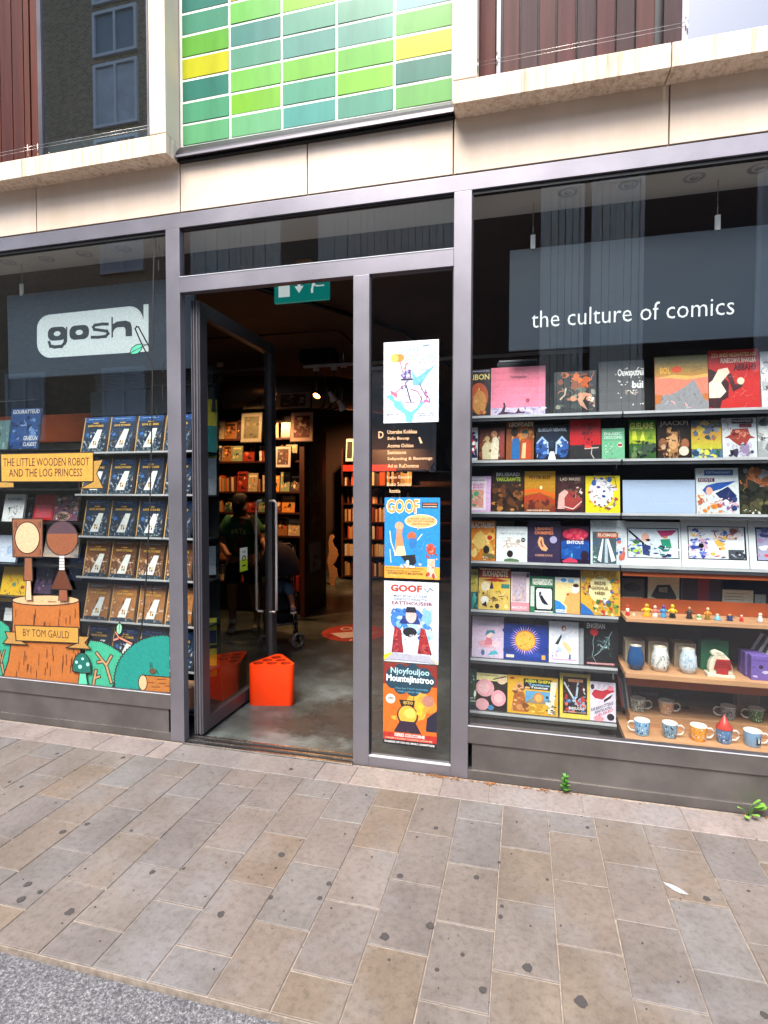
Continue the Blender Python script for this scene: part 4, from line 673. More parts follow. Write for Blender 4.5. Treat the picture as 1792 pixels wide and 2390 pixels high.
book('6', (126, 1615, 424, 1968), z, 'comic cover of overlapping pink discs and black bands', '#20181c', [('r', 0, .8, 1, 1, '#e8dc9c'), ('e', .28, .6, .3, .24, '#eaa8b0'), ('e', .72, .35, .24, .22, '#e8a0ac'), ('e', .2, .15, .22, .16, '#e8acb4'), ('e', .82, .85, .16, .12, '#e8c8a8'), ('e', .25, .6, .2, .15, '#f0bcc2'), ('e', .72, .35, .14, .12, '#f0bcc2'), ('l', [(.55, .85), (.95, .95)], .03, '#20181c'), ('t', 'THE GRAND ROUGE', .1, .93, .7, .97, '#3c2c2c', .015), ('e', .48, .08, .1, .07, '#4a84b0')])
book('6', (424, 1645, 912, 2030), z, 'wide yellow boxed book with black title panel and a bearded traveller', '#dca82c', [('r', .32, .66, .88, .94, '#2a2420'), ('t', 'ASEIIA GHEPA', .35, .84, .86, .92, '#e8e04a', .035), ('t', 'Tetnitanas', .42, .76, .84, .82, '#8ac0e8', .035), ('t', 'Tcuocas', .46, .69, .8, .75, '#e8e8e8', .035), ('p', [(.08, .05), (.42, .05), (.38, .4), (.3, .62), (.18, .66), (.12, .45)], '#a8602c'), ('e', .24, .7, .09, .13, '#d8a070'), ('s', .1, .06, .42, .75, '#c88a4c #7c4424 #e0b080', 30, .08), ('r', .36, .3, .88, .62, '#5c9cc8'), ('p', [(.36, .3), (.55, .5), (.88, .3)], '#8d8a7c'), ('e', .62, .45, .1, .14, '#c8843c'), ('e', .62, .45, .07, .1, '#d8a860'), ('p', [(.8, .05), (.9, .05), (.94, .5), (.98, .9), (.86, .9), (.84, .5)], '#e0dcc8'), ('s', .78, .05, .95, .55, '#26221c #e8e4d8 #8a8270', 30, .04), ('e', .09, .93, .05, .03, '#a83424'), ('s', .4, .02, .75, .28, '#e8c85c #c89428', 10, .1)], spine='#c8902c')
book('6', (926, 1622, 1222, 2056), z, 'yellow bordered book with crossed red and blue spears on black', '#dcc854', [('r', .1, .1, .9, .93, '#241a1e'), ('r', .28, .82, .76, .88, '#d89a6c'), ('t', 'BULAREDOME', .32, .835, .72, .868, '#5c2c24', .01), ('l', [(.15, .78), (.5, .4), (.6, .3)], .05, '#c8ccd4'), ('l', [(.6, .78), (.55, .5), (.45, .4)], .06, '#b8c8d8'), ('s', .12, .14, .88, .5, '#b8342c #e86a4c #3c6ca8 #7cb0d8 #141014', 50, .09), ('s', .12, .55, .88, .8, '#8a2c2c #3c2424 #d8d8dc', 16, .05), ('t', 'BNGUCAG', .3, .2, .8, .26, '#f0f0f0', .02), ('t', 'ERI TADES URANE LEVES GAC', .13, .13, .87, .155, '#e8c8b0', .01)])
book('6', (1210, 1700, 1468, 2088), z, 'pale lilac paperback with a slanting title and a red swooping shape', '#d8d0e4', [('p', [(.08, .68), (.2, .8), (.5, .78), (.85, .88), (.95, .78), (.7, .7), (.5, .55), (.2, .58)], '#b82c3c'), ('e', .8, .86, .12, .06, '#e88a9c'), ('p', [(.55, .55), (.9, .72), (.8, .6), (.55, .48)], '#2c1c24'), ('s', .3, .8, .8, .96, '#8a8498 #c8b8cc', 10, .07, .95), ('e', .12, .87, .07, .07, '#3c2c38'), ('t', 'FUR BAOO STTERKE', .06, .22, .9, .3, '#2c2430', .02, .28), ('t', 'RENTELAOLL', .2, .16, .86, .23, '#2c2430', .02, .3), ('t', 'UELEKEO', .25, .08, .9, .15, '#d03048', .02, .32), ('e', .8, .12, .14, .09, '#28222c'), ('e', .35, .06, .2, .07, '#e8909c')])
# dim stock standing behind, seen between the shelves
rb = random.Random(21)
words = ['top', 'second', 'third', 'fourth', 'fifth', 'sixth', 'seventh']
for zi, zz in enumerate(ZR):
    for k in range(4 if zi < 4 else 3):
        x = -.2+.2*k+rb.uniform(-.03, .03) if zi < 9 else 0; w = rb.uniform(.08, .15); h = rb.uniform(.2, .235)
        if zi == 0: continue
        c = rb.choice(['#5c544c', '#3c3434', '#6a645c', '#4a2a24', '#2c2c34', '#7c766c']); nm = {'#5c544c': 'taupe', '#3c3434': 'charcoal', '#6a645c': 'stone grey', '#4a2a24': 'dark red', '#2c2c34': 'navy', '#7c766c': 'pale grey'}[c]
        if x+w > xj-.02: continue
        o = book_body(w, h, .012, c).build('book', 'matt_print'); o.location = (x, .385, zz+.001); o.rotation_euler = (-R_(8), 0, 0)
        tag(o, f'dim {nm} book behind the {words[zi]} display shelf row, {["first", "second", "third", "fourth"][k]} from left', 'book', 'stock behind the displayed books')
def stack(x, y, z, n, w, d, cols, label, grp, th=.011):
    t = thing('book_stack', label, 'pile of books', (x, y, z), grp); r = random.Random(int(x*997+n))
    for i in range(n):
        m = MB(r.choice(cols)); m.box(0, w, 0, d, 0, th-.002); o = m.build('book', 'matt_print', t); o.location = (r.uniform(-.006, .006), r.uniform(-.006, .006), i*th); o.rotation_euler = (0, 0, r.uniform(-.03, .03))
a = at(*cp('4', 95, 350), .36); stack(a.x-.1, .36, ZR[0]+.2, 8, .13+.07, .16, ['#8a8c9c', '#6a6c7c', '#a0a2b0', '#3c3c4a'], 'pile of dark spined magazines above the orange headed comic', 'magazine piles')
a = at(*cp('4', 365, 330), .36); stack(a.x, .36, ZR[0]+.2, 12, .215, .16, ['#7c828c', '#5a5e68', '#9a9ea8', '#3a3c44'], 'tall pile of grey magazines behind the square pink book', 'magazine piles')
a = at(*cp('5', 640, 210), .37); stack(a.x, .37, ZR[0]+.27, 5, .22, .12, ['#6a5c50', '#8a7c6c', '#4a3c34'], 'low pile of brown magazines behind the mountain book', 'magazine piles', .014)
B(-.36, 2, .37, .45, ZR[0]+.0, ZR[0]+.199).build('box', 'shelf_back'); tag(bpy.data.objects['box'], 'long dark storage box behind the top display shelf books', 'box')
# ------------------------------------------------------------------ hanging signs
def sign(name, x0, x1, z0, z1, Y, label, artfn):
    t = thing(name, label, 'sign', ((x0+x1)/2, Y, z0)); o = bevel(B(-(x1-x0)/2, (x1-x0)/2, 0, .02, 0, z1-z0).build('sign_panel', 'signboard', t), .002)
    A = Art(lambda x, y, k: (x-(x0+x1)/2, -.0005-k*2, y-z0)); artfn(A); A.build('lettering', t, 'matt_print')
    for x in (x0+.12, x1-.12 if x1 < 1.9 else x0+1.0): MB().tube([(x-(x0+x1)/2, .01, z1-z0), (x-(x0+x1)/2, .01, 3.045-z0)], .002, 5).build('hanging_wire', 'steel', t); B(x-(x0+x1)/2-.012, x-(x0+x1)/2+.012, 0, .012, z1-z0-.01, z1-z0+.07).build('hanging_tab', 'soffit', t)
    return t
SY = .215
def rs(A):
    a = at(*cp('4', 0, 0)); 
    g0 = at(1240, 766, SY); g1 = at(1713, 735, SY)     # baseline ends
    zt = at(1240, 733, SY).z
    A.text('the culture of comics', g0.x, g0.z-.0, g1.x, g0.z+(at(1450, 715, SY).z-at(1450, 756, SY).z)*1.0, '#eef4f8', -.006)
s0 = at(1187, 820, SY); s1 = at(1187, 585, SY)
sign('hanging_sign', s0.x, 1.95, s0.z, s1.z, SY, 'large blue grey hanging signboard reading the culture of comics', rs)
def ls(A):
    def K(x, y): p = at(*cp('K', x, y), SY); return (p.x, p.z)
    def pl(P): return [K(*p) for p in P]
    def arc(cx, cy, rx, ry, a0, a1, n=8): return [(cx+rx*math.cos(R_(a0+(a1-a0)*i/n)), cy-ry*math.sin(R_(a0+(a1-a0)*i/n))) for i in range(n+1)]
    # pill with the vertical stroke
    P = arc(430, 965, 118, 120, 100, 180) + arc(430, 1090, 118, 120, 180, 262) + [(1100, 1165), (1212, 1158), (1250, 1155), (1250, 757), (1208, 760), (1208, 885)] + arc(1090, 895, 115, 120, 10, 88)
    A.poly(pl(P), '#c2ced2')
    D = '#1c2c38'
    def ring(x0, y0, x1, y1, th, c=D, sl=-.085):
        # rounded wide letter bowl
        def rr(x0, y0, x1, y1, r): return arc(x1-r, y0+r, r, r, 90, 0, 5)+arc(x1-r, y1-r, r, r, 0, -90, 5)+arc(x0+r, y1-r, r, r, -90, -180, 5)+arc(x0+r, y0+r, r, r, 180, 90, 5)
        def sk(P): return [(x, y+(x-x0)*sl) for x, y in P]
        A.poly(pl(sk(rr(x0, y0, x1, y1, 48))), c); A.poly(pl(sk(rr(x0+th, y0+th*.75, x1-th, y1-th*.75, 24))), '#c2ced2')
    ring(403, 955, 560, 1070, 50); A.poly(pl([(556, 948), (568, 947), (566, 1080), (556, 1080)]), D)
    A.line(pl([(415, 1080), (425, 1110), (460, 1118), (520, 1112), (545, 1085), (548, 1040)]), .022, D)
    ring(585, 942, 750, 1062, 52)
    A.line(pl([(905, 925), (860, 925), (800, 935), (785, 950), (795, 970), (900, 985), (912, 1005), (890, 1028), (830, 1036), (775, 1036)]), .0195, D)
    A.poly(pl([(938, 868), (951, 866), (952, 1036), (939, 1040)]), D); A.poly(pl([(952, 925), (985, 904), (1060, 896), (1098, 910), (1111, 950), (1112, 1026), (1058, 1029), (1057, 968), (1044, 950), (990, 952), (965, 968), (952, 995)]), D)
s0 = at(20, 885, SY); s1 = at(20, 690, SY); s2 = at(389, 850, SY)
sign('hanging_sign', s0.x, -2.0, s0.z, s1.z, SY, 'blue grey hanging signboard with a pale pill shaped shop logo', ls)
# ------------------------------------------------------------------ goods on the wooden shelves
def P7(x, y, Y): return at(*cp('7', x, y), Y)
def mug(x0, x1, y1, h, Y, z, side, body, patt, label, seed, inner='#e8e6e0', lid=None):
    a, b = P7(x0, y1, Y), P7(x1, y1, Y); r = (b.x-a.x)/2; cx = (a.x+b.x)/2; t = thing('mug', label, 'mug', (cx, Y, z), 'patterned mugs on the plywood shelf')
    m = MB(body); m.lathe([(.0001, .003), (r*.8, 0), (r*.86, .004), (r*.97, h*.6), (r, h-.003)], seg=28); m.col('#e8e6e0').lathe([(r, h-.003), (r-.001, h), (r-.004, h-.001)], seg=28); m.col(inner).lathe([(r-.004, h-.001), (r*.8, .006), (.0001, .006)], seg=28)
    m.build('cup', 'ceramic', t)
    hm = MB('#e4e2dc'); s = side; hm.tube([(s*(r*.93+.0), 0, h*.8), (s*(r+.018), 0, h*.84), (s*(r+.03), 0, h*.66), (s*(r+.03), 0, h*.42), (s*(r+.016), 0, h*.22), (s*r*.84, 0, h*.2)], .0042, 8); hm.build('handle', 'ceramic', t)
    A = Art(lambda u, v, k: ((r*(.86+.13*v)+.0006+k)*math.sin(u), -(r*(.86+.13*v)+.0006+k)*math.cos(u), h*v)); rr = random.Random(seed)
    for i in range(70):
        u, v = rr.uniform(-1.1, 1.1), rr.uniform(.1, .88); q = rr.uniform(.03, .09); A.blob(u, v, q, q*.9, rr.choice(patt.split()), rr)
    A.build('printed_pattern', t, 'ceramic')
    if lid:
        lm_ = MB(lid); lm_.lathe([(r*1.06, h-.004), (r*1.08, h), (r*.5, h+.028), (.003, h+.062), (.0001, h+.063)], seg=24); lm_.build('lid', 'print', t)
    for c in t.children:
        if c.name.startswith('printed') or c.name.startswith('handle') or c.name.startswith('cup'): pass
    return t
MH = .075
for a in [(190, 330, 1805, .068, .33, .325, 1, '#8f9186', '#3a3c38 #c9cbbc #5c5e54 #e0e0d8', 'grey and black patterned mug, leftmost on the raised back step', 1),
          (440, 580, 1838, .068, .33, .325, 1, '#d8a884', '#c06a34 #f0dcc8 #e0a070 #b0bcc8', 'orange patterned white mug on the raised back step', 2),
          (990, 1132, 1895, .068, .33, .325, -1, '#7c8286', '#34383c #b0b4b8 #54585c', 'dull grey printed mug behind the mug with a red cone lid', 3),
          (1238, 1382, 1925, .068, .33, .325, -1, '#3c6444', '#7ca07c #24442c #a8c0a4', 'green printed mug at the right of the raised back step', 4),
          (225, 368, 1992, MH, .17, .262, -1, '#7cb0d8', '#1c4c8c #a8d0ec #2c6cb0 #e0ecf4', 'light blue mug with its handle on the left, front row', 5),
          (475, 612, 2018, MH, .17, .262, 1, '#7c9cb4', '#1c2430 #5c84a0 #b8ccd8', 'blue grey mug with dark round motif and right handle, front row', 6),
          (722, 876, 2045, MH, .17, .262, 1, '#e89c2c', '#f0b84c #e0e0f0 #c8702c #f0a83c', 'orange mug in the middle of the front row', 7),
          (955, 1100, 2075, MH, .17, .262, 1, '#5c84b4', '#2c4c7c #8ab0d8 #c8d4e4 #3c5c94', 'blue mug topped by a red cone lid, front row', 8),
          (1198, 1362, 2085, MH, .17, .262, 1, '#84a8cc', '#84a8cc #7ca0c4', 'pale blue mug with a black square print at the right end, front row', 9)]:
    t = mug(*a, lid='#c83c34' if a[-1] == 8 else None)
    if a[-1] == 9:
        A = Art(lambda u, v, k: (.0235*1.62*math.sin(u)*1.0+0, -.0235*1.62*math.cos(u)-.002-k, MH*v)); A.poly([(.1+.0, .2), (.75, .2), (.75, .75), (.1, .75)], '#15181c'); A.poly([(.3, .35), (.5, .3), (.55, .6), (.35, .65)], '#d8dce0'); A.build('square_print', t, 'ceramic')
def jar(x0, x1, y0, y1, body, patt, label, seed):
    Y = .2; a, b = P7(x0, y1, Y), P7(x1, y1, Y); r = (b.x-a.x)/2; h = P7(x0, y0, Y).z-.588; t = thing('jar', label, 'jar', ((a.x+b.x)/2, Y, .588), 'rounded jars in front of their boxes')
    prof = [(.0001, .001), (r*.7, 0), (r*.97, h*.22), (r, h*.35), (r*.9, h*.7), (r*.7, h*.88), (r*.72, h*.97), (r*.68, h)]
    m = MB(body); m.lathe(prof, seg=28); m.col('#c9c0b0').lathe([(r*.68, h), (r*.6, h*.99), (r*.58, h*.8)], seg=24); m.build('jar_body', 'ceramic', t)
    def rad(v):
        z = v*h
        for (r0_, z0), (r1, z1) in zip(prof[:-1], prof[1:]):
            if z0 <= z <= z1: return r0_+(r1-r0_)*(z-z0)/(z1-z0)
        return r*.7
    A = Art(lambda u, v, k: ((rad(v)+.0012+k)*math.sin(u), -(rad(v)+.0012+k)*math.cos(u), h*v)); rr = random.Random(seed)
    for i in range(110):
        u, v = rr.uniform(-1.2, 1.2), rr.uniform(.12, .8); q = rr.uniform(.015, .05); A.blob(u, v, q*1.3, q, rr.choice(patt.split()), rr)
    A.build('printed_pattern', t, 'ceramic')
def carton(x0, x1, y0, y1, Y, d, z, c, label, name='carton', ops=None, cat='box'):
    a, b = P7(x0, y1, Y), P7(x1, y1, Y); h = P7(x0, y0, Y).z-z; t = thing(name, label, cat, (a.x, Y, z)); w = b.x-a.x
    bevel(MB(c).box(0, w, 0, d, 0, h).build('box_body', 'matt_print', t), .002)
    if ops is not None: draw(A := Art(lambda x, y, k: (x*w, -.0003-k, y*h)), ops, random.Random(int(x0))); A.build('front_print', t, 'matt_print')
    return t
jar(165, 315, 1240, 1445, '#1c4c80', '#1c4c80 #24548c #1c4474', 'blue rounded jar with a small yellow figure motif, left of three', 1)
jar(375, 538, 1250, 1465, '#d8d8d4', '#2c2c34 #e8e8e4 #8a8a90 #d8d8d4', 'white rounded jar with black scribbled pattern, middle of three', 2)
jar(626, 785, 1268, 1480, '#c4d0dc', '#a8bccc #e4e8ec #8aa4bc', 'pale blue and white rounded jar, right of three', 3)
for i, (x0, x1, y0) in enumerate([(148, 320, 1200), (352, 530, 1205), (585, 775, 1222)]): carton(x0, x1, y0, 1420, .29, .09, .588, '#a89880', 'tan card box behind the %s jar' % ['blue', 'black patterned', 'pale blue'][i], ops=[('r', .06, .06, .94, .94, '#988870'), ('r', .2, .75, .8, .88, '#b8ac98')])
carton(820, 1066, 1190, 1460, .27, .05, .588, '#1c6444', 'green card box behind the cream ornament', ops=[('l', [(.04, .02), (.04, .98)], .01, '#2c7c58')])
a = P7(875, 1495, .16); b = P7(1122, 1495, .16); w = b.x-a.x; t = thing('house_ornament', 'cream rounded ornament with a plain red house shape on a flat base', 'ornament', (a.x, .16, .588))
def sc(P): return [(x*w, y*w) for x, y in P]
bevel(MB('#d8d0b8').prism(sc([(.1, .12), (.95, .12), (.92, .45), (.82, .75), (.6, .98), (.35, 1.08), (.18, 1.02), (.15, .92), (.24, .86), (.1, .6), (.06, .35)]), 'y', 0, .035).build('arch', 'matt_print', t), .004)
bevel(MB('#d8d0b8').prism(sc([(0, 0), (1, 0), (1, .12), (.55, .13), (0, .17)]), 'y', -.012, .05).build('base', 'matt_print', t), .003)
hb = MB('#a81c1c').prism(sc([(.24, .34), (.9, .34), (.82, .74), (.34, .74)]), 'y', -.006, 0); hb.prism(sc([(.34, .13), (.76, .13), (.76, .34), (.34, .34)]), 'y', -.006, 0); hb.col('#5c1418'); [hb.prism(sc([(.26, y), (.88, y), (.88, y+.012), (.26, y+.012)]), 'y', -.008, -.006) for y in (.44, .54, .64)]; hb.build('house_panel', 'matt_print', t)
a = Art(lambda x, y, k: (x*w, -.0003-k, y*w)); a.scrib(.3, .8, .7, 1.0, ['#9a968c'], 10, random.Random(3), .05, 1); a.build('line_drawing', t, 'matt_print')
for i, (x0, x1, y0, y1, Y) in enumerate([(1178, 1345, 1290, 1455, .26), (1215, 1400, 1310, 1490, .21), (1268, 1560, 1335, 1530, .16)]):
    t = carton(x0, x1, y0, y1, Y, .045, .588, '#6c54a4', ['back', 'middle', 'front'][i]+' lilac rounded tin of three overlapping at the right shelf end', name='tin', ops=[('s', .05, .1, .95, .9, '#8a74c0 #5c4494 #c8bcdc', 14, .12), ('l', [(.05, .82), (.95, .82)], .03, '#4c3884'), ('e', .3, .55, .07, .08, '#24203c')], cat='tin')
cd_t = [(118, 318, 645, 842, '#4a443c', 'brown card with a framed crest, standing behind the small figures at left', [('r', 0, 0, .9, .42, '#a8987c'), ('s', .05, .05, .8, .38, '#5c4c3c #8a3a2c #c8bca4', 14, .08), ('e', .45, .72, .4, .14, '#2c2420')]),
        (348, 630, 612, 770, '#b8ac90', 'cream card with a dark winged emblem behind the small figures', [('r', .02, .04, .98, .96, '#c0b498'), ('p', [(.1, .4), (.3, .72), (.7, .74), (.92, .4), (.8, .2), (.6, .35), (.4, .3), (.25, .35)], '#1c1c1c'), ('t', 'WOOTE', .35, .52, .62, .66, '#c0b498', .02)]),
        (415, 615, 775, 858, '#a88c6c', 'small tan card tucked below the winged emblem card', [('s', .05, .1, .95, .9, '#8a6444 #5c3c2c', 10, .1, .95)]),
        (640, 1010, 620, 862, '#241c24', 'dark framed book with a broad red stripe behind the small figures', [('r', .04, .05, .96, .95, '#2c1c28'), ('r', .42, .05, .68, .95, '#7c1824'), ('l', [(.03, .03), (.03, .97)], .02, '#5c5458')]),
        (1010, 1288, 745, 886, '#b8b098', 'cream printed notice card on the shelf behind the small figures', [('r', .02, .02, .98, .98, '#c0b8a4')] + [('l', [(.08, .85-.12*i), (.7, .85-.12*i)], .02, '#6c6454') for i in range(6)] + [('s', .1, .05, .4, .2, '#a8442c', 5, .05)]),
        (1300, 1400, 790, 890, '#8a9490', 'pale green grey small card at the right behind the figures', [('s', .1, .1, .9, .9, '#a8b0ac #6c7874', 8, .1)])]
for x0, x1, y0, y1, c, lb, ops in cd_t: carton(x0, x1, y0, y1+14, .36, .006, .864, c, lb, name='card', ops=ops, cat='card')
figs = [(168, 880, 995, .030, '#c83028 #e8d8c8 #c83028', 'slim red and white'), (222, 948, 1005, .024, '#c8c0a0 #e0d8b8 #a89c7c', 'tiny cream'), (338, 870, 1010, .055, '#e0a81c #e8b82c #d89c18', 'broad yellow'), (412, 885, 1010, .04, '#e8d8cc #d87068 #e0c0a8', 'pink and white'), (487, 880, 1003, .045, '#4c94c4 #3c84b8 #6c3c84', 'light blue'), (567, 875, 1010, .045, '#1c1c1c #e8c020 #e0b81c', 'yellow topped black'), (718, 898, 1015, .042, '#2c2420 #3c2c24 #a87c54', 'dark brown'), (803, 965, 1030, .04, '#c8d0b0 #5c9c4c #e0e0c8', 'green and white'), (880, 903, 1025, .035, '#8a6c24 #d88c2c #d8b494', 'orange and tan'), (968, 960, 1038, .045, '#6cacd0 #7cb8d8 #e0b8a0', 'sky blue cone'), (1078, 962, 1045, .042, '#1c2c5c #24346c #c08c6c', 'navy'), (1182, 970, 1046, .026, '#b82824 #d8483c #e0d0c0', 'small red'), (1348, 953, 1060, .04, '#c8c8cc #d0ccc8 #e0d8c8', 'tall white cone')]
for i, (x, y0, y1, wd_, cs, nm) in enumerate(figs):
    Y = .215; p = P7(x, y1, Y); h = P7(x, y0, Y).z-.863; k = cs.split(); q = wd_*.36
    t = thing('figurine', f'{nm} toy peg figure in the row on the plywood shelf', 'figurine', (p.x, Y, .862), 'tiny toy figures in a row')
    cone = 'cone' in nm
    MB(k[0]).lathe([(.0001, 0), (q, 0), (q*1.05, h*.06), (q*.75, h*.3), (q*.7, h*.36)] if not cone else [(.0001, 0), (q*1.1, 0), (q, h*.2), (q*.6, h*.55)], seg=12).build('base', 'print', t)
    MB(k[1]).lathe([(q*.72, h*.36), (q*.85, h*.5), (q*.8, h*.62), (q*.35, h*.7)] if not cone else [(q*.6, h*.55), (q*.45, h*.7), (q*.3, h*.72)], seg=12).build('body', 'print', t)
    MB(k[2]).lathe([(.0001, h*.68), (q*.45, h*.7), (q*.58, h*.82), (q*.45, h*.95), (.0001, h)], seg=12).build('head', 'print', t)
    if not cone and wd_ > .03:
        for s in (-1, 1): MB(k[1]).tube([(s*q*.7, 0, h*.6), (s*q*1.15, -.003, h*.5), (s*q*1.25, -.006, h*.4)], h*.05, 6).build('arm', 'print', t)
# files and magazines leaning at the shelf ends
for i in range(6):
    p = P7(108+18*i, 1800, .38); c = ['#8a2c34', '#5c6c84', '#3c4450', '#a8b0b8', '#6c2c30', '#4c5c74'][i]; nm = ['crimson', 'slate blue', 'charcoal', 'pale grey', 'maroon', 'steel blue'][i]
    o = MB(c).box(0, .008, 0, .1, 0, .17).build('magazine', 'matt_print'); o.location = (p.x, .345, .326); o.rotation_euler = (0, R_(-8), 0); tag(o, f'{nm} thin magazine leaning at the left end behind the mugs', 'magazine')
for i in range(7):
    o = MB(['#d8d8d4', '#3c3c44'][i % 2]).box(0, .12, 0, .006, 0, .1).build('leaflet', 'matt_print'); p = P7(1262+20*i, 1290, .3); o.location = (p.x, .3-.012*i, .70-.006*i); o.rotation_euler = (0, R_(28), 0); tag(o, ['white', 'dark grey'][i % 2] + f' leaflet fanned in the rack above the lilac tins, {["first", "second", "third", "fourth", "fifth", "sixth", "seventh"][i]} from the left', 'leaflet')
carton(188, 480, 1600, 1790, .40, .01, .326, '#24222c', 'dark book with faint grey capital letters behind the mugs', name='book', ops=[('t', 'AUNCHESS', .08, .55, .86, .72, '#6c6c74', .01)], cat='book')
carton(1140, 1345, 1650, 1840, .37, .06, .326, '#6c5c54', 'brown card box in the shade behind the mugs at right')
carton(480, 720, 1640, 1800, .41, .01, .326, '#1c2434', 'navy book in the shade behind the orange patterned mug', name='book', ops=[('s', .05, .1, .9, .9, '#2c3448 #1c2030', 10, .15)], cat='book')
# ------------------------------------------------------------------ left display
dl = thing('display_shelving', 'display shelving stacked with copies of one book behind the left window', 'shelving', (-2.9, .3, 0))
YL = .30
rowsL = [at(*cp('L', 620, y), YL).z for y in (233, 522, 811, 1092, 1390)]; rowsL.append(rowsL[-1]-(rowsL[-2]-rowsL[-1])); rowsL.append(rowsL[-1]-.275)
xl = at(*cp('L', 548, 500), YL).x
for z in rowsL: wb(B(xl, -1.99, YL-.03, YL+.16, z-.012, z), 'shelf', 'shelf_dark', dl); wb(B(xl, -1.99, YL-.034, YL-.03, z-.006, z+.006), 'shelf_lip', 'white_edge', dl)
wb(B(xl, -1.99, YL+.165, YL+.175, .02, rowsL[0]+.56), 'back_panel', 'shelf_back', dl); wb(B(xl, -1.99, YL+.12, YL+.16, rowsL[0]+.27, rowsL[0]+.44), 'grey_panel', 'signboard', dl)
wb(B(xl, -1.99, YL+.155, YL+.164, rowsL[0]+.02, rowsL[0]+.27), 'pale_panel', 'grey_panel', dl)
for i in range(9): wb(B(at(*cp('K', 700, 1400), YL).x, -1.99, YL+.10, YL+.15, rowsL[0]+.445+.014*i, rowsL[0]+.454+.014*i), 'slat', 'frame_dark', dl)
wb(B(xl-.9, -1.99, .06, YL-.05, .16, .285), 'window_ledge', 'plywood', dl)
bk = None; cw_ = .198
colx = [at(*cp('L', x, 500), YL).x for x in (578, 760, 952, 1148)]; ordn = ['first', 'second', 'third', 'fourth', 'fifth', 'sixth']
rg = random.Random(31)
def citybook(seed, navy, warm=0):
    w, h = cw_-.004, .248; o = book_body(w, h, .022, navy, '#c8904c', '#c9b89c').build('book', 'print')
    A = Art(lambda x, y, k: (x*w, -.0003-k, y*h)); r = random.Random(seed); A.rect(0, 0, .04, 1, '#caa064')
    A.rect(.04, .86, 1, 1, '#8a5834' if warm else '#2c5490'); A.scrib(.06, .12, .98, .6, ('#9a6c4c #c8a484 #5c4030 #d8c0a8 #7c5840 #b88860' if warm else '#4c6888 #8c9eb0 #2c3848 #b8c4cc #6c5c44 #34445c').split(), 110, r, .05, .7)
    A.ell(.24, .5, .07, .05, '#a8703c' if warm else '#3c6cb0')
    A.poly([(.34, .12), (.68, .12), (.82, .64), (.62, .64)], '#e4e8e4'); 
    for i in range(4): A.rect(.5+.02*(i % 2)+.07*(i % 2), .2+.07*(i//2), .56+.08*(i % 2), .26+.07*(i//2), ['#c89434', '#5c4424', '#8a5c2c', '#d8b04c'][i])
    A.rect(.06, .02, .98, .1, '#2c3c4c'); A.scrib(.1, .03, .95, .12, ['#a8b8b8', '#5c7078'], 14, r, .04, .95)
    A.text('SAVE STORIES', .2, .72, .86, .78, '#dcae4c', .03); A.text('RABBI', .42, .81, .64, .845, '#e0b040', .03); A.text('FERRY MADOUX', .2, .92, .84, .95, '#a8c8e8', .008); A.build('cover_print', o); return o
base = [citybook(0, '#25344a'), citybook(1, '#25344a'), citybook(2, '#6e4a32', 1), citybook(3, '#a8703f', 1)]  # last two: same book, a warm reflection painted into the cover colours
used = [False]*4
for ri, z in enumerate(rowsL[:6]):
    for ci, x in enumerate(colx):
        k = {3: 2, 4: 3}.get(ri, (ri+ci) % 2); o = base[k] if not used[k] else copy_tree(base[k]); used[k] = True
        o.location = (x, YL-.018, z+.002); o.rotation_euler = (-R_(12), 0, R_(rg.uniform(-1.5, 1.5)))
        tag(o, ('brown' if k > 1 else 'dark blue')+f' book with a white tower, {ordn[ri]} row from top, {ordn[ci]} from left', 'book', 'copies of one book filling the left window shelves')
for k in range(6):     # stock behind the front copies
    for ci, x in enumerate(colx):
        pass
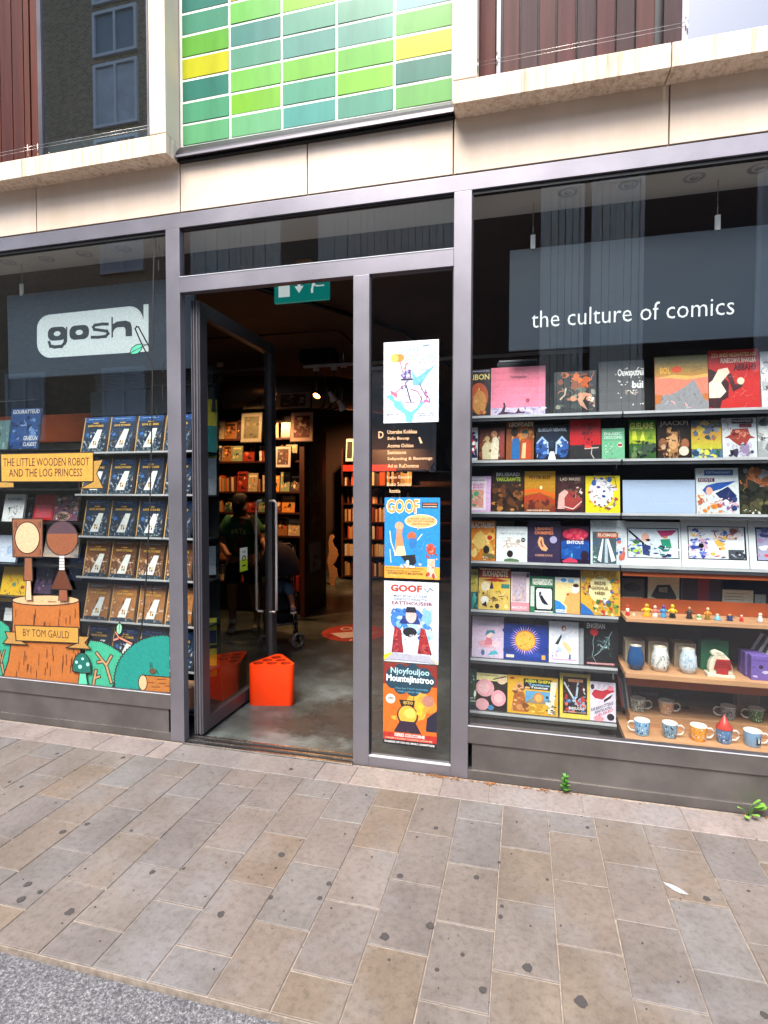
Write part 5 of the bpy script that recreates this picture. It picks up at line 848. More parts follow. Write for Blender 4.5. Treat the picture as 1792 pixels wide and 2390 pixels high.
# angled shelves further left
al = thing('corner_shelving', 'black corner shelving with assorted books at the far left of the left window', 'shelving', (-3.6, .6, 0))
lefts = [('L', 8, 150, 520, 722, .5, '#d8dade', 'white book with a black plant drawing', [('t', 'NORTHERN', .15, .78, .85, .88, '#2c3048', .02), ('s', .25, .1, .85, .6, '#1c1c20 #3c3c44', 20, .09, .9)]),
         ('L', 152, 222, 530, 702, .56, '#2a2430', 'narrow dark purple book beside the white plant book', [('t', 'NOUVEAU', .1, .85, .9, .92, '#c8c8d0', .01), ('s', .2, .1, .9, .7, '#4c4454 #9ca0b0', 12, .1)]),
         ('L', 225, 362, 525, 700, .56, '#c8242c', 'bright red book with a pink lower half', [('r', .1, .1, .9, .6, '#e05a68'), ('s', .1, .6, .95, .95, '#b01c24 #d83440', 8, .12)]),
         ('L', 366, 540, 530, 705, .56, '#7c5468', 'colourful speckled comic beside the red book', [('s', .02, .02, .98, .98, '#c84c74 #3c5c94 #d8c8d0 #6c8a54 #2c2434 #e0a884', 70, .1)]),
         ('L', -30, 108, 806, 992, .5, '#c8d4e8', 'pale blue and white book with a faint drawing', [('e', .6, .45, .12, .16, '#9cb4dc'), ('s', .2, .2, .9, .8, '#dce4f0 #b0c4e4', 12, .12)]),
         ('L', 300, 545, 790, 960, .56, '#c8b4a4', 'cream and green comic behind the brown round shape', [('s', .02, .5, .98, .98, '#5c8a3c #d84c3c #f0e0c8', 24, .1), ('s', .02, .02, .98, .5, '#d8a8a4 #c8c0c8 #8a94a8', 24, .12)]),
         ('L', -10, 176, 1030, 1272, .48, '#e0b424', 'bright yellow comic with an orange drawing', [('s', .15, .15, .9, .8, '#c05a24 #8a3c1c #5c8a6c #e8c84c', 30, .09, .7)]),
         ('L', 232, 352, 1022, 1212, .54, '#54405c', 'purple speckled comic above the tree stump', [('s', .02, .02, .98, .98, '#8a5c84 #3c3c64 #c8b0c0 #2c2430', 34, .1)]),
         ('L', 24, 82, 1312, 1402, .5, '#d0d4d4', 'small white booklet low in the corner shelving', [('l', [(.2, .5), (.8, .5)], .04, '#8a9094')]),
         ('L', 470, 562, 960, 1120, .58, '#2c4c84', 'deep blue book half hidden at the right of the corner shelves', [('s', .05, .1, .95, .9, '#8a2c4c #3c64a4 #b0bcd4', 16, .12)])]
for c, x0, x1, y0, y1, Y, cov, lb, ops in lefts: book(c, (x0, y0, x1, y1), None, lb, cov, ops, Y=Y, lean=12)
book('K', (62, 1632, 312, 2012), None, 'blue toned comic with white distressed title lettering', '#2c4c84', [('s', .02, .02, .98, .8, '#6c94cc #1c3464 #a8c0e0 #2c5498 #10203c', 60, .1), ('t', 'GOURATTEUD', .06, .88, .96, .97, '#e0e4e8', .02), ('t', 'GRADUN', .5, .28, .96, .38, '#e0e4e8', .02), ('t', 'CLAUDET', .5, .15, .96, .24, '#e0e4e8', .02)], Y=.52, lean=8)
book('K', (-40, 1735, 55, 2030), None, 'teal grey book beside the blue toned comic', '#5c7c80', [('s', .1, .1, .9, .9, '#8aa4a4 #3c5458', 12, .12)], Y=.5)
for z in sorted({round(at(*cp('L', 300, y), .56).z, 3) for y in (208, 478, 706, 995, 1218, 1420)}): wb(B(-4.4, xl-.01, .44, .8, z-.016, z-.002), 'shelf', 'black_metal', al)
wb(B(-4.4, xl-.01, .82, .84, .02, 2.0), 'back_panel', 'shelf_back', al); wb(B(-4.4, xl-.01, .81, .819, 1.9, 2.12), 'orange_panel', 'orange_board', al)
p = at(*cp('K', 40, 1310), .7); q = at(*cp('K', 290, 1560), .7); t = thing('wall_monitor', 'black tilted monitor casing at the far left of the shop window', 'monitor', (p.x, .7, q.z)); o = bevel(B(-.25, q.x-p.x, 0, .05, 0, p.z-q.z).build('casing', 'black_metal', t), .01); o.rotation_euler = (R_(10), 0, 0); B(-.24, q.x-p.x, -.004, 0, -.006, 0).build('rim', 'steel', t)
# window decal on the outside face of the left pane
def Lk(x, y, k): p = at(*cp('L', x, y), .0215-k*1.2); return (p.x, p.y, p.z)
wa = thing('window_picture', 'cartoon forest window sticker with tree stump, banners, bushes and mushroom', 'window sticker', (at(*cp('L', 300, 1500), .02).x, .0215, .29))
def LA(name, fn, pre=0):
    A = Art(Lk, .00003); A.k = 1+pre; fn(A); o = A.build(name, wa, 'matt_print'); fix(o); return o
INK = '#241410'; LW = 7
def scal(P, amp, n):        # scalloped outline between points
    out = []
    for (x0, y0), (x1, y1) in zip(P[:-1], P[1:]):
        for i in range(n): t = i/n; out.append((x0+(x1-x0)*t, y0+(y1-y0)*t)); t2 = (i+.5)/n; dx, dy = x1-x0, y1-y0; l = math.hypot(dx, dy); out.append((x0+dx*t2+dy/l*amp, y0+dy*t2-dx/l*amp))
    return out+[P[-1]]
def arcp(cx, cy, rx, ry, a0, a1, n): return [(cx+rx*math.cos(R_(a0+(a1-a0)*i/n)), cy-ry*math.sin(R_(a0+(a1-a0)*i/n))) for i in range(n+1)]
def f(A):
    P = scal([(-160, 1420), (-60, 1400), (10, 1405), (60, 1440), (76, 1500)], 9, 5); A.poly(P+[(60, 1790), (-200, 1790)], '#2c9c7c'); A.line(P, LW, INK)
    A.line([(-5, 1620), (8, 1690), (28, 1780)], 24, INK); A.line([(-5, 1620), (8, 1690), (28, 1780)], 12, '#a8845c'); A.line([(8, 1690), (30, 1610)], 18, INK); A.line([(8, 1690), (30, 1610)], 8, '#a8845c')
LA('bush', f)
def f(A):
    P = scal([(600, 1600), (630, 1540), (700, 1548), (780, 1585), (850, 1630)], 10, 5); A.poly(P+[(850, 1700), (780, 1862), (560, 1842), (570, 1700)], '#3aa480'); A.line(P, LW, INK)
    for b in ([(675, 1628), (740, 1710), (775, 1830)], [(740, 1710), (775, 1650)], [(715, 1685), (685, 1690)], [(650, 1850), (668, 1750)], [(662, 1800), (690, 1790)]):
        A.line(b, 26, INK)
    for b in ([(675, 1628), (740, 1710), (775, 1830)], [(740, 1710), (775, 1650)], [(715, 1685), (685, 1690)], [(650, 1850), (668, 1750)], [(662, 1800), (690, 1790)]): A.line(b, 14, '#b08c64')
LA('bush', f, 12)
def f(A):
    P = scal(arcp(1130, 1820, 330, 315, 188, 78, 9), 9, 3); A.poly(P+[(1182, 1510), (1184, 1895), (790, 1865)], '#14867a'); A.line(P+[(1182, 1512)], LW, INK)
LA('bush', f, 30)
def f(A):       # stump
    body = [(85, 1250), (88, 1400), (80, 1540), (58, 1680), (22, 1790), (560, 1838), (562, 1700), (560, 1500), (552, 1270)]
    A.poly(body, '#b0662a'); A.ell(318, 1258, 234, 36, '#dcae80', 40); A.ell(318, 1258, 234, 36, '#dcae80', 40); A.line(arcp(318, 1258, 234, 36, 0, 360, 40), LW, INK); A.line([(85, 1250), (88, 1400), (80, 1540), (58, 1680), (22, 1790)], LW, INK); A.line([(552, 1270), (560, 1500), (562, 1620)], LW, INK)
    r = random.Random(2)
    for i in range(52):
        x = r.uniform(95, 545); y = r.uniform(1310, 1760); 
        if 1425 < y < 1570: continue
        A.line([(x, y), (x-2, y+r.uniform(30, 75))], 4.5, '#5c2c14')
    A.line([(290, 1262), (293, 1263)], 5, INK); A.line([(335, 1268), (390, 1269)], 4, INK)
LA('tree_stump', f, 60)
def f(A):
    for P in ([(36, 1478), (108, 1480), (112, 1520), (195, 1570), (20, 1560), (52, 1520)], [(545, 1508), (625, 1512), (592, 1555), (634, 1600), (460, 1590), (545, 1555)]): A.poly(P, '#b08544'); A.line(P, LW, INK, True)
    P = [(103, 1432), (548, 1448), (548, 1558), (112, 1540)]; A.poly(P, '#c08f3c'); A.line(P, LW, INK, True)
    V, F, _ = text_mesh('BY TOM GAULD', 0); A.m.cur = lin('#3c1420'); n = A.m.pts([A.fn(160+x*322, 1508+x*18-y*52, A.k*A.step) for x, y in V]); [A.m.face([n+i for i in q]) for q in F]
LA('small_banner', f, 260)
def f(A):
    for P in ([(648, 285), (718, 278), (675, 375), (722, 478), (552, 480), (650, 430)], [(6, 430), (96, 436), (98, 472), (-80, 476), (-80, 430)]): A.poly(P, '#b0883c'); A.line(P, LW, INK, True)
    P = [(4, 238), (650, 226), (650, 430), (8, 432)]; A.poly(P, '#c8983c'); A.line(P, LW, INK, True)
    A.line([(552, 480), (552, 436)], LW, INK)
    for s, x0, x1, y0, y1, sl in (('THE LITTLE WOODEN ROBOT', 22, 622, 325, 268, -6), ('AND THE LOG PRINCESS', 62, 574, 398, 342, -4)):
        V, F, _ = text_mesh(s, .004); A.m.cur = lin('#4a141c'); n = A.m.pts([A.fn(x0+x*(x1-x0), y0+sl*x-y*(y0-y1), A.k*A.step) for x, y in V]); [A.m.face([n+i for i in q]) for q in F]; A.k += 1
LA('title_banner', f, 60)
def f(A):       # mushroom
    A.poly([(556, 1750), (596, 1750), (612, 1845), (545, 1840)], '#5cc49c'); A.line([(556, 1750), (545, 1840)], 6, INK); A.line([(596, 1750), (612, 1845)], 6, INK)
    P = arcp(570, 1735, 64, 110, 170, 12, 12)+[(634, 1765), (570, 1768), (506, 1752)]; A.poly(P, '#0f6458'); A.line(P, LW, INK, True)
    for x, y, s in ((533, 1690, 10), (576, 1667, 9), (558, 1722, 13), (612, 1705, 12)): A.ell(x, y, s, s*1.1, '#9ce4d0')
LA('mushroom', f, 330)
def f(A):       # log
    A.poly([(990, 1780), (1182, 1795), (1184, 1900), (1000, 1888)], '#a8682c'); A.ell(996, 1833, 30, 54, '#dcae80', 24); A.line(arcp(996, 1833, 30, 54, 0, 360, 24), 6, INK); A.line([(990, 1780), (1182, 1796)], 6, INK)
    for x, y, l in ((1095, 1808, 60), (1035, 1832, 40), (1110, 1838, 45), (1060, 1862, 55), (1150, 1855, 30)): A.line([(x, y), (x+l, y+2)], 5, '#5c2c14')
    A.ell(1063, 1752, 23, 20, '#5c4430', 14); A.line([(1090, 1745), (1104, 1775)], 4, INK); A.line([(1045, 1690), (1050, 1728)], 3, INK); A.line([(1058, 1695), (1060, 1728)], 3, INK)
LA('log', f, 110)
def f(A):       # plain stand-in shapes: a plank with an oval knot and a round topped bollard
    A.poly([(85, 690), (297, 690), (297, 958), (90, 956)], '#8a5434'); A.line([(85, 690), (297, 690), (297, 958), (90, 956)], LW, INK, True); A.ell(190, 822, 86, 110, '#e0b48c', 36); A.line(arcp(190, 822, 86, 110, 0, 360, 36), LW, INK)
    for x, y in ((105, 710), (115, 715), (272, 715), (282, 712), (102, 900), (280, 905)): A.line([(x, y), (x, y+38)], 4, '#3c1c10')
    A.poly([(172, 962), (222, 962), (228, 1125), (164, 1120)], '#8a5434'); A.line([(172, 962), (222, 962), (228, 1125), (164, 1120)], 6, INK, True); A.poly([(184, 1125), (214, 1126), (222, 1256), (176, 1256)], '#d8b494'); A.line([(184, 1125), (176, 1256)], 5, INK); A.line([(214, 1126), (222, 1256)], 5, INK)
LA('plank_shape', f, 340)
def f(A):
    A.ell(433, 825, 110, 120, '#8a5030', 36); A.poly(arcp(433, 825, 110, 120, 15, 165, 16), '#503840'); A.line(arcp(433, 825, 110, 120, 0, 360, 36), LW, INK); A.ell(440, 672, 50, 32, '#7c6858', 20)
    r = random.Random(8)
    for i in range(16): A.line([(440+r.uniform(-45, 45), 672+r.uniform(-26, 26)) for _ in range(3)], 3.5, INK)
    A.poly([(415, 948), (447, 948), (450, 1050), (412, 1050)], '#e0dcd4'); [A.line([(413, y), (449, y)], 4, INK) for y in (968, 988, 1008, 1028)]
    A.poly([(410, 1050), (452, 1050), (506, 1185), (354, 1180)], '#5c2c14'); A.line([(410, 1050), (452, 1050), (506, 1185), (354, 1180)], 6, INK, True)
    A.poly([(412, 1186), (468, 1188), (472, 1262), (408, 1262)], '#8a5034'); A.line([(412, 1186), (408, 1262)], 5, INK); A.line([(468, 1188), (472, 1262)], 5, INK)
LA('round_post_shape', f, 360)
def f(A):       # twig with leaf
    A.line([(795, 1535), (835, 1520), (915, 1560)], 22, INK); A.line([(795, 1535), (835, 1520), (915, 1560)], 12, '#d8866c'); A.line([(805, 1480), (830, 1520)], 14, INK); A.line([(805, 1480), (830, 1520)], 7, '#d8866c')
    P = [(835, 1410), (852, 1440), (848, 1480), (828, 1505), (812, 1480), (812, 1440)]; A.poly(P, '#8ad0a8'); A.line(P, 6, INK, True); A.line([(835, 1410), (828, 1505)], 4, INK)
LA('twig', f, 120)
# the long ink line with hook and leaf (upper part measured in crop K)
def Kl(P): 
    o = []
    for x, y in P: u, v = cp('K', x, y); o.append((u/.33455, (v-980)/.33455))
    return o
def f(A):
    A.line(Kl([(1298, 165), (1290, 600), (1286, 1060), (1280, 1145), (1265, 1135), (1165, 950), (1150, 945), (1137, 965), (1200, 1110), (1245, 1190), (1272, 1260), (1284, 1310), (1278, 1800)])+[(1058, 60), (1054, 250), (1045, 600), (1025, 1050), (1000, 1350), (980, 1505)], 10, '#08080a')
    P = Kl([(1090, 1170), (1110, 1125), (1150, 1098), (1198, 1092), (1190, 1140), (1160, 1172), (1120, 1180)]); A.poly(P, '#4cb894'); A.line(P, 6, '#101014', True); A.line(Kl([(1090, 1170), (1250, 1090)]), 5, '#101014')
    A.line(Kl([(1195, 1098), (1250, 1100)]), 5, '#101014')
    for a, b in (((1328, 210), (1330, 320)), ((1362, 300), (1370, 355)), ((1333, 395), (1336, 470)), ((1366, 830), (1362, 925)), ((1331, 905), (1329, 998)), ((1378, 1258), (1372, 1330)), ((1370, 1440), (1370, 1560)), ((1320, 1640), (1320, 1710))): A.line(Kl([a, b]), 7, '#08080a')
    A.line([(1087, 560), (1090, 660), (1112, 720), (1132, 835)], 4, '#101014'); A.line([(880, 1440), (868, 1520)], 5, '#101014'); A.line([(1062, 1150), (1062, 1220)], 4, '#101014')
LA('ink_line', f, 60)
# ------------------------------------------------------------------ posters and lettering on the narrow pane
def poster(x0, y0, x1, y1, label, cover, ops, Yp=.0205):
    a = at(x0, y1, Yp); b = at(x1, y0, Yp); c = at(x0, y0, Yp); w = b.x-a.x; h = c.z-a.z
    o = MB(cover).box(0, w, 0, .0008, 0, h).build('poster', 'matt_print'); o.location = (a.x, Yp, a.z); tag(o, label, 'poster')
    A = Art(lambda x, y, k: (x*w, -.0002-k*.6, y*h)); RP = random.Random(int(y0)); draw(A, ops, RP); detail(A, ops, RP); A.build('poster_print', o, 'matt_print'); return o
poster(895, 800, 1024, 988, 'topmost poster, white with a pastel unicycle drawing', '#dfe9f0', [('t', 'OVERKA', .27, .85, .66, .94, '#8ab4cc', .02), ('t', 'GOUNDLERS', .38, .76, .96, .84, '#8ab4cc', .02), ('t', 'LOBO NOLENDERS', .6, .72, .95, .745, '#3c3c48', .01), ('e', .22, .8, .09, .055, '#e8b43c'), ('e', .3, .8, .08, .05, '#d88a3c'), ('e', .2, .8, .07, .04, '#f0c85c'), ('l', [(.3, .76), (.36, .6)], .02, '#9a6c74'), ('p', [(.37, .66), (.4, .73), (.48, .74), (.42, .7), (.41, .64)], '#d87c74'), ('p', [(.33, .55), (.35, .64), (.5, .65), (.52, .53)], '#9c94b8'), ('s', .32, .42, .54, .64, '#54487c #c8c4e0 #7c74a0', 24, .05, .5), ('l', [(.33, .53), (.53, .53)], .02, '#2c2838'), ('l', [(.42, .45), (.48, .3), (.5, .26)], .025, '#4c4068'), ('p', [(.52, .65), (.6, .55), (.72, .6), (.95, .7), (.8, .58), (.68, .45), (.54, .46)], '#6cb0d0'), ('l', [(.38, .46), (.2, .36)], .012, '#a85c84'), ('p', [(.12, .41), (.26, .36), (.24, .31), (.14, .36)], '#c86c84'), ('p', [(.04, .33), (.15, .36), (.22, .27), (.32, .27), (.4, .17), (.5, .13), (.6, .17), (.68, .26), (.74, .23), (.56, .1), (.52, .01), (.42, .01), (.4, .1), (.2, .2), (.18, .26)], '#6cc0dc'), ('l', [(.5, .41), (.62, .38), (.7, .28)], .014, '#a8588c'), ('l', [(.66, .47), (.76, .33), (.82, .3)], .014, '#7c3c74'), ('s', .68, .24, .85, .42, '#7c4c84 #b0689c', 10, .05, .95), ('l', [(.38, .3), (.4, .25), (.58, .25), (.58, .32), (.4, .34)], .008, '#b888b0'), ('t', 'MARKET 1 08', .06, .095, .28, .115, '#2c2c38', .01), ('t', 'RENNKET COBEX', .62, .1, .93, .12, '#5c5c6c', .01), ('t', 'GORKIEGOA STE', .6, .07, .93, .09, '#5c5c6c', .01), ('t', 'YEJRA BEERT', .66, .63, .82, .65, '#4c4c5c', .01), ('l', [(.08, .93), (.2, .96)], .006, '#7c9cb0'), ('l', [(.72, .93), (.84, .94)], .01, '#5c84a8')])
poster(897, 1161, 1027, 1348, 'bright blue poster with bulging cream title and a speech bubble', '#1c84c8', [('r', 0, 0, 1, .15, '#e0a038'), ('t', 'GOOF', .03, .8, .64, .985, '#f4e4c8', .06), ('t', 'GOOF', .05, .81, .62, .975, '#e8943c', .02), ('r', .68, .87, .96, .94, '#16202c'), ('l', [(.7, .92), (.94, .92)], .012, '#d87c4c'), ('l', [(.7, .89), (.94, .89)], .012, '#c8b8a8'), ('e', .66, .71, .29, .085, '#f4dcc0', 28), ('e', .66, .71, .27, .075, '#f0b070', 28), ('p', [(.6, .64), (.66, .65), (.6, .6)], '#f0b070'), ('t', 'DI BIE BIRD HARCIDE BE', .42, .73, .9, .75, '#8a3c24', .01), ('t', 'DE HOF SCE TIBE EBBS', .43, .7, .9, .72, '#8a3c24', .01), ('t', 'OBBVENDEBHBB', .5, .665, .82, .685, '#8a3c24', .01), ('p', [(.18, .3), (.38, .3), (.32, .55), (.34, .66), (.24, .68), (.22, .55)], '#d8885c'), ('e', .27, .65, .08, .05, '#d8a07c'), ('p', [(.18, .28), (.4, .28), (.36, .4), (.24, .4)], '#e8dca0'), ('e', .5, .52, .08, .06, '#b8603c'), ('p', [(.44, .5), (.6, .5), (.58, .4), (.48, .36)], '#2870b0'), ('p', [(.3, .28), (.56, .3), (.58, .2), (.52, .16), (.38, .2)], '#10141c'), ('l', [(.6, .48), (.68, .55)], .014, '#dce8f4'), ('l', [(.2, .3), (.12, .45), (.1, .58)], .018, '#d8e4f0'), ('l', [(.1, .35), (.12, .2)], .02, '#b8c8dc'), ('e', .84, .37, .08, .07, '#c04c30'), ('p', [(.78, .25), (.92, .25), (.9, .1), (.96, .02), (.78, .03)], '#dcb8a4'), ('s', .76, .04, .95, .42, '#d8c4c8 #a83828 #e8a888', 14, .04), ('s', .3, .14, .66, .2, '#e8eef8 #b8d0ec', 8, .04), ('t', 'Kurbelsens Shnnnagsreckender', .03, .115, .72, .135, '#3c3424', .006), ('t', 'Sortkers clouchin Suc rontwoot', .03, .085, .66, .105, '#3c3424', .006), ('t', 'ATTEICE ONT TUBE GNTOGE', .06, .05, .7, .075, '#2c2418', .02)])
poster(896, 1355, 1024, 1542, 'white poster with brown red title above a blue and crimson scene', '#cfd9e8', [('t', 'GOOF', .12, .87, .7, .96, '#b04028', .05), ('l', [(.74, .92), (.8, .88), (.84, .93), (.9, .9)], .012, '#3c3c3c'), ('t', 'MOETUES NO G TUCKIES', .18, .805, .8, .835, '#3c4450', .015), ('t', 'ADENISTOTO WAGNLITTAL', .18, .765, .8, .795, '#3c4450', .015), ('t', 'EATTHOUSIIIB', .14, .71, .88, .755, '#7c2c34', .03), ('s', .15, .3, .88, .68, '#3c7cc8 #7cb0e4 #2c5ca8 #a8ccf0', 44, .12), ('p', [(.28, .48), (.68, .48), (.62, .58), (.36, .58)], '#1c3478'), ('e', .5, .58, .1, .09, '#c8b4b0'), ('p', [(.4, .62), (.6, .62), (.58, .69), (.42, .69)], '#1c1c2c'), ('p', [(.14, .12), (.36, .12), (.32, .4), (.2, .45)], '#8a2028'), ('p', [(.62, .12), (.88, .12), (.76, .42), (.68, .44)], '#9a2428'), ('p', [(.36, .14), (.6, .14), (.62, .35), (.48, .42), (.34, .34)], '#dce0e4'), ('e', .48, .38, .13, .06, '#16181c'), ('s', .38, .16, .6, .34, '#9aa0a8 #b8bcc4', 10, .04, .9), ('s', .16, .12, .36, .4, '#b84c48 #5c1420', 12, .05, .9), ('s', .64, .12, .86, .4, '#b84c48 #5c1420', 12, .05, .9), ('p', [(0, .02), (.16, .11), (.84, .1), (.96, 0), (.8, .02), (.2, .03)], '#a8aab8'), ('p', [(0, .01), (0, .08), (.14, .12), (.14, .09)], '#e0c82c'), ('p', [(.84, .1), (.88, .07), (.98, .0), (.98, .02)], '#e0c82c')])
poster(894, 1545, 1020, 1734, 'lowest poster, orange and maroon with a dark cloud of script lettering', '#c8641c', [('r', 0, .74, 1, 1, '#7c2820'), ('s', .02, .2, .98, .75, '#d8842c #e8a43c #c05a1c #e09434', 20, .18)] + [('e', .5+.34*math.cos(a), .81+.12*math.sin(a), .13, .08, '#1c3c4c') for a in [i*.7 for i in range(9)]] + [('e', .5, .81, .36, .14, '#1c3c4c', 28), ('t', 'Njoyfouljoo', .14, .85, .86, .95, '#a8ccd0', .02), ('t', 'Mountejinstroo', .06, .75, .94, .86, '#dce8e8', .03), ('t', 'Onae fast TOUT OUCHIER', .22, .69, .84, .71, '#5c98b0', .01), ('t', 'ATCBN COBTVEY TBBE', .26, .65, .7, .67, '#5c98b0', .01), ('e', .14, .56, .09, .06, '#dcd8c8'), ('t', 'SOPEPO', .08, .55, .2, .58, '#2c3c5c', .02), ('e', .84, .57, .11, .07, '#a87464'), ('p', [(.8, .2), (1, .2), (1, .46), (.82, .36)], '#1c1c30'), ('p', [(.3, .56), (.6, .56), (.58, .48), (.34, .48)], '#2c2418'), ('t', '0JCDD', .38, .5, .56, .545, '#d8b45c', .02), ('e', .46, .37, .2, .13, '#5c2420', 28), ('e', .46, .38, .17, .11, '#d8a83c', 28), ('e', .5, .4, .1, .06, '#e8c85c'), ('p', [(.2, .16), (.32, .3), (.6, .3), (.72, .16)], '#2c1c30'), ('p', [(.62, .4), (.68, .56), (.76, .5), (.72, .38)], '#e8b42c'), ('r', 0, .0, 1, .15, '#a82820'), ('r', 0, 0, 1, .06, '#14141c'), ('t', 'DERES COUCORNE', .22, .105, .78, .145, '#f0ece4', .02), ('t', 'A BUGER O OUTREO TCOLENTEE CHOON BEE', .04, .07, .92, .09, '#e8c8a8', .01), ('t', 'DUGEGE OF OO IGL MAILS | DONTODS', .03, .015, .96, .045, '#f0f0ec', .02)])
wl = thing('window_lettering', 'peach lettering list of names on the narrow pane beside the door', 'window lettering', (-.6, .0205, 1.4))
for s, x0, x1, y in (('D', 883, 895, 1023), ('Uterabe Kobbas', 904, 973, 1013), ('Sefo Bocep', 904, 955, 1029), ('Acome Ochios', 904, 965, 1045), ('Semtsooe', 904, 948, 1060.5), ('Sebpating & Besnnngs', 904, 1009, 1076), ('Ad et RuDomtos', 904, 977, 1092), ('Lurno Eanyort', 903, 961, 1119), ('Boso Socmas', 903, 959, 1134.5), ('kostia', 909, 934, 1150)):
    h = 16 if s == 'D' else 9.0; a = at(x0, y, .0205); b = at(x1, y, .0205); zt = at(x0, y-h, .0205).z
    A = Art(lambda x, yy, k: (x, .0205-k, yy)); A.text(s, a.x, a.z, b.x, zt, '#e8bc8c', .018); fix(A.build('text_line', wl, 'matt_print'))
A = Art(lambda x, y, k: (at(x, y, .0205).x, .0205-k, at(x, y, .0205).z)); A.poly([(976, 1021), (980, 1020), (986, 1034), (981, 1035)], '#e8bc8c'); fix(A.build('stroke', wl, 'matt_print'))
# ------------------------------------------------------------------ deep interior
def glow(parent, loc, energy, size=.08, color=(1, .5, .2), kind='POINT', target=None, spot=75):
    l = bpy.data.lights.new('lamp_light', kind); l.energy = energy; l.color = color; l.shadow_soft_size = size
    if kind == 'SPOT': l.spot_size = R_(spot); l.spot_blend = .6
    o = bpy.data.objects.new('lamp_light', l); COL.objects.link(o); o.parent = parent; o.location = loc
    if target is not None: o.rotation_euler = (-(Vector(target)-(parent.location+Vector(loc)))).to_track_quat('Z', 'Y').to_euler()
def lamp(p, aim, label, lit, e=60):
    d = (Vector(aim)-Vector(p)).normalized(); t = thing('track_lamp', label, 'spotlight', p, 'ceiling spotlights'); q = d.to_track_quat('Z', 'Y').to_matrix()
    MB().lathe([(.0001, -.11), (.022, -.11), (.028, -.06), (.045, -.01), (.048, 0), (.044, 0), (.04, -.012)], (0, 0, 0), 18, q).build('lamp_head', 'white_edge' if not lit else 'frame_dark', t)
    MB().lathe([(.039, -.011), (.03, -.006), (.0001, -.004)], (0, 0, 0), 18, q).build('bulb', 'lamp_glow' if lit else 'bulb_off', t)
    MB().tube([(0, 0, 2.885-p[2]), (0, 0, .09), tuple(-d*.07)], .008, 6).build('arm', 'frame_dark', t); B(-.03, .03, -.02, .02, 2.86-p[2], 2.905-p[2]).build('adapter', 'white_edge', t)
    if lit: glow(t, tuple(d*.03), e, .05, kind='SPOT', target=aim, spot=100)
P0 = at(738, 925, 3.0)
trk = bevel(B(-2.42, .6, -.015, .015, 0, .03).build('lamp_track', 'white_edge')); trk.location = (0, 3.0, 2.9); tag(trk, 'pale lamp track hung below the dark ceiling seen through the doorway', 'lamp track')
for x in (-1.95, -.6): MB().tube([(x, 0, .03), (x, 0, .26)], .005, 6).build('rod', 'steel', trk)
lamp(tuple(P0), (-2.6, 1.6, .9), 'glowing track spotlight, the only lit lamp seen through the doorway', True, 16)
pp = at(780, 935, 3.0); lamp(tuple(pp), (-1.4, 3.9, 1), 'unlit track spotlight just right of the glowing one', False)
pp = at(802, 955, 2.9); lamp(tuple(pp), (-1.2, 3.9, 1), 'unlit track spotlight lowest and rightmost by the doorway edge', False)
lamp((-3.2, 2.55, 2.7), (-3.1, 3.45, 1.1), 'added spotlight brightening the middle bookcase, high in the dark ceiling', True, 52)  # extra lamp, added to light the middle bookcase
lamp((-2.4, 4.9, 2.75), (-2.8, 6.5, 1.0), 'added hidden spotlight brightening the far bookcase at the back', True, 85)  # extra lamp, added behind the mullion to brighten the far shelves
# pendant lamp
p = at(1028, 1101, 3.0); t = thing('pendant_lamp', 'black bell shaped pendant lamp with white rim behind the narrow pane', 'pendant lamp', tuple(p))
MB().lathe([(.118, 0), (.116, .004), (.11, .05), (.06, .13), (.034, .26), (.02, .34), (.0001, .35)], seg=28).build('lamp_shade', 'black_metal', t); MB().lathe([(.121, -.004), (.121, .003), (.113, .003), (.113, -.004)], seg=28).build('rim', 'white_edge', t); MB().tube([(0, 0, .34), (0, 0, 3.16-p.z)], .004, 6).build('flex', 'black_rubber', t)
# exit sign
a = at(640, 707, 1.0); b = at(767, 690, 1.0); w = b.x-a.x; h = .20
ex = thing('exit_sign', 'green exit sign with white door, down arrow and running figure', 'sign', (a.x, 1.0, a.z-.004)); bevel(B(0, w, 0, .03, 0, h).build('sign_box', 'exit_green' if 'exit_green' in MATS else mat('exit_green', '#0c7c74', .4, 0, .04, 5, emit='#0c7c74', es=.12), ex))
A = Art(lambda x, y, k: (x*w, -.0004-k, y*h)); Wc = '#dce8e8'
A.rect(.08, .2, .29, .82, Wc); A.poly([(.435, .9), (.49, .9), (.49, .55), (.545, .55), (.462, .3), (.38, .55), (.435, .55)], Wc)
A.ell(.84, .9, .035, .07, Wc); A.line([(.78, .8), (.72, .56)], .05, Wc); A.line([(.78, .8), (.68, .76), (.64, .62)], .03, Wc); A.line([(.78, .8), (.87, .72), (.9, .8)], .03, Wc); A.line([(.72, .56), (.8, .5), (.9, .5)], .04, Wc); A.line([(.72, .56), (.7, .4), (.7, .28)], .04, Wc); A.build('symbol', ex, mat('exit_white', '#dce8e8', .5, 0, 0, emit='#dce8e8', es=.12).name)
for x in (.06, w-.06): MB().tube([(x, .015, h), (x, .015, 3.16-a.z)], .003, 6).build('rod', 'steel', ex)
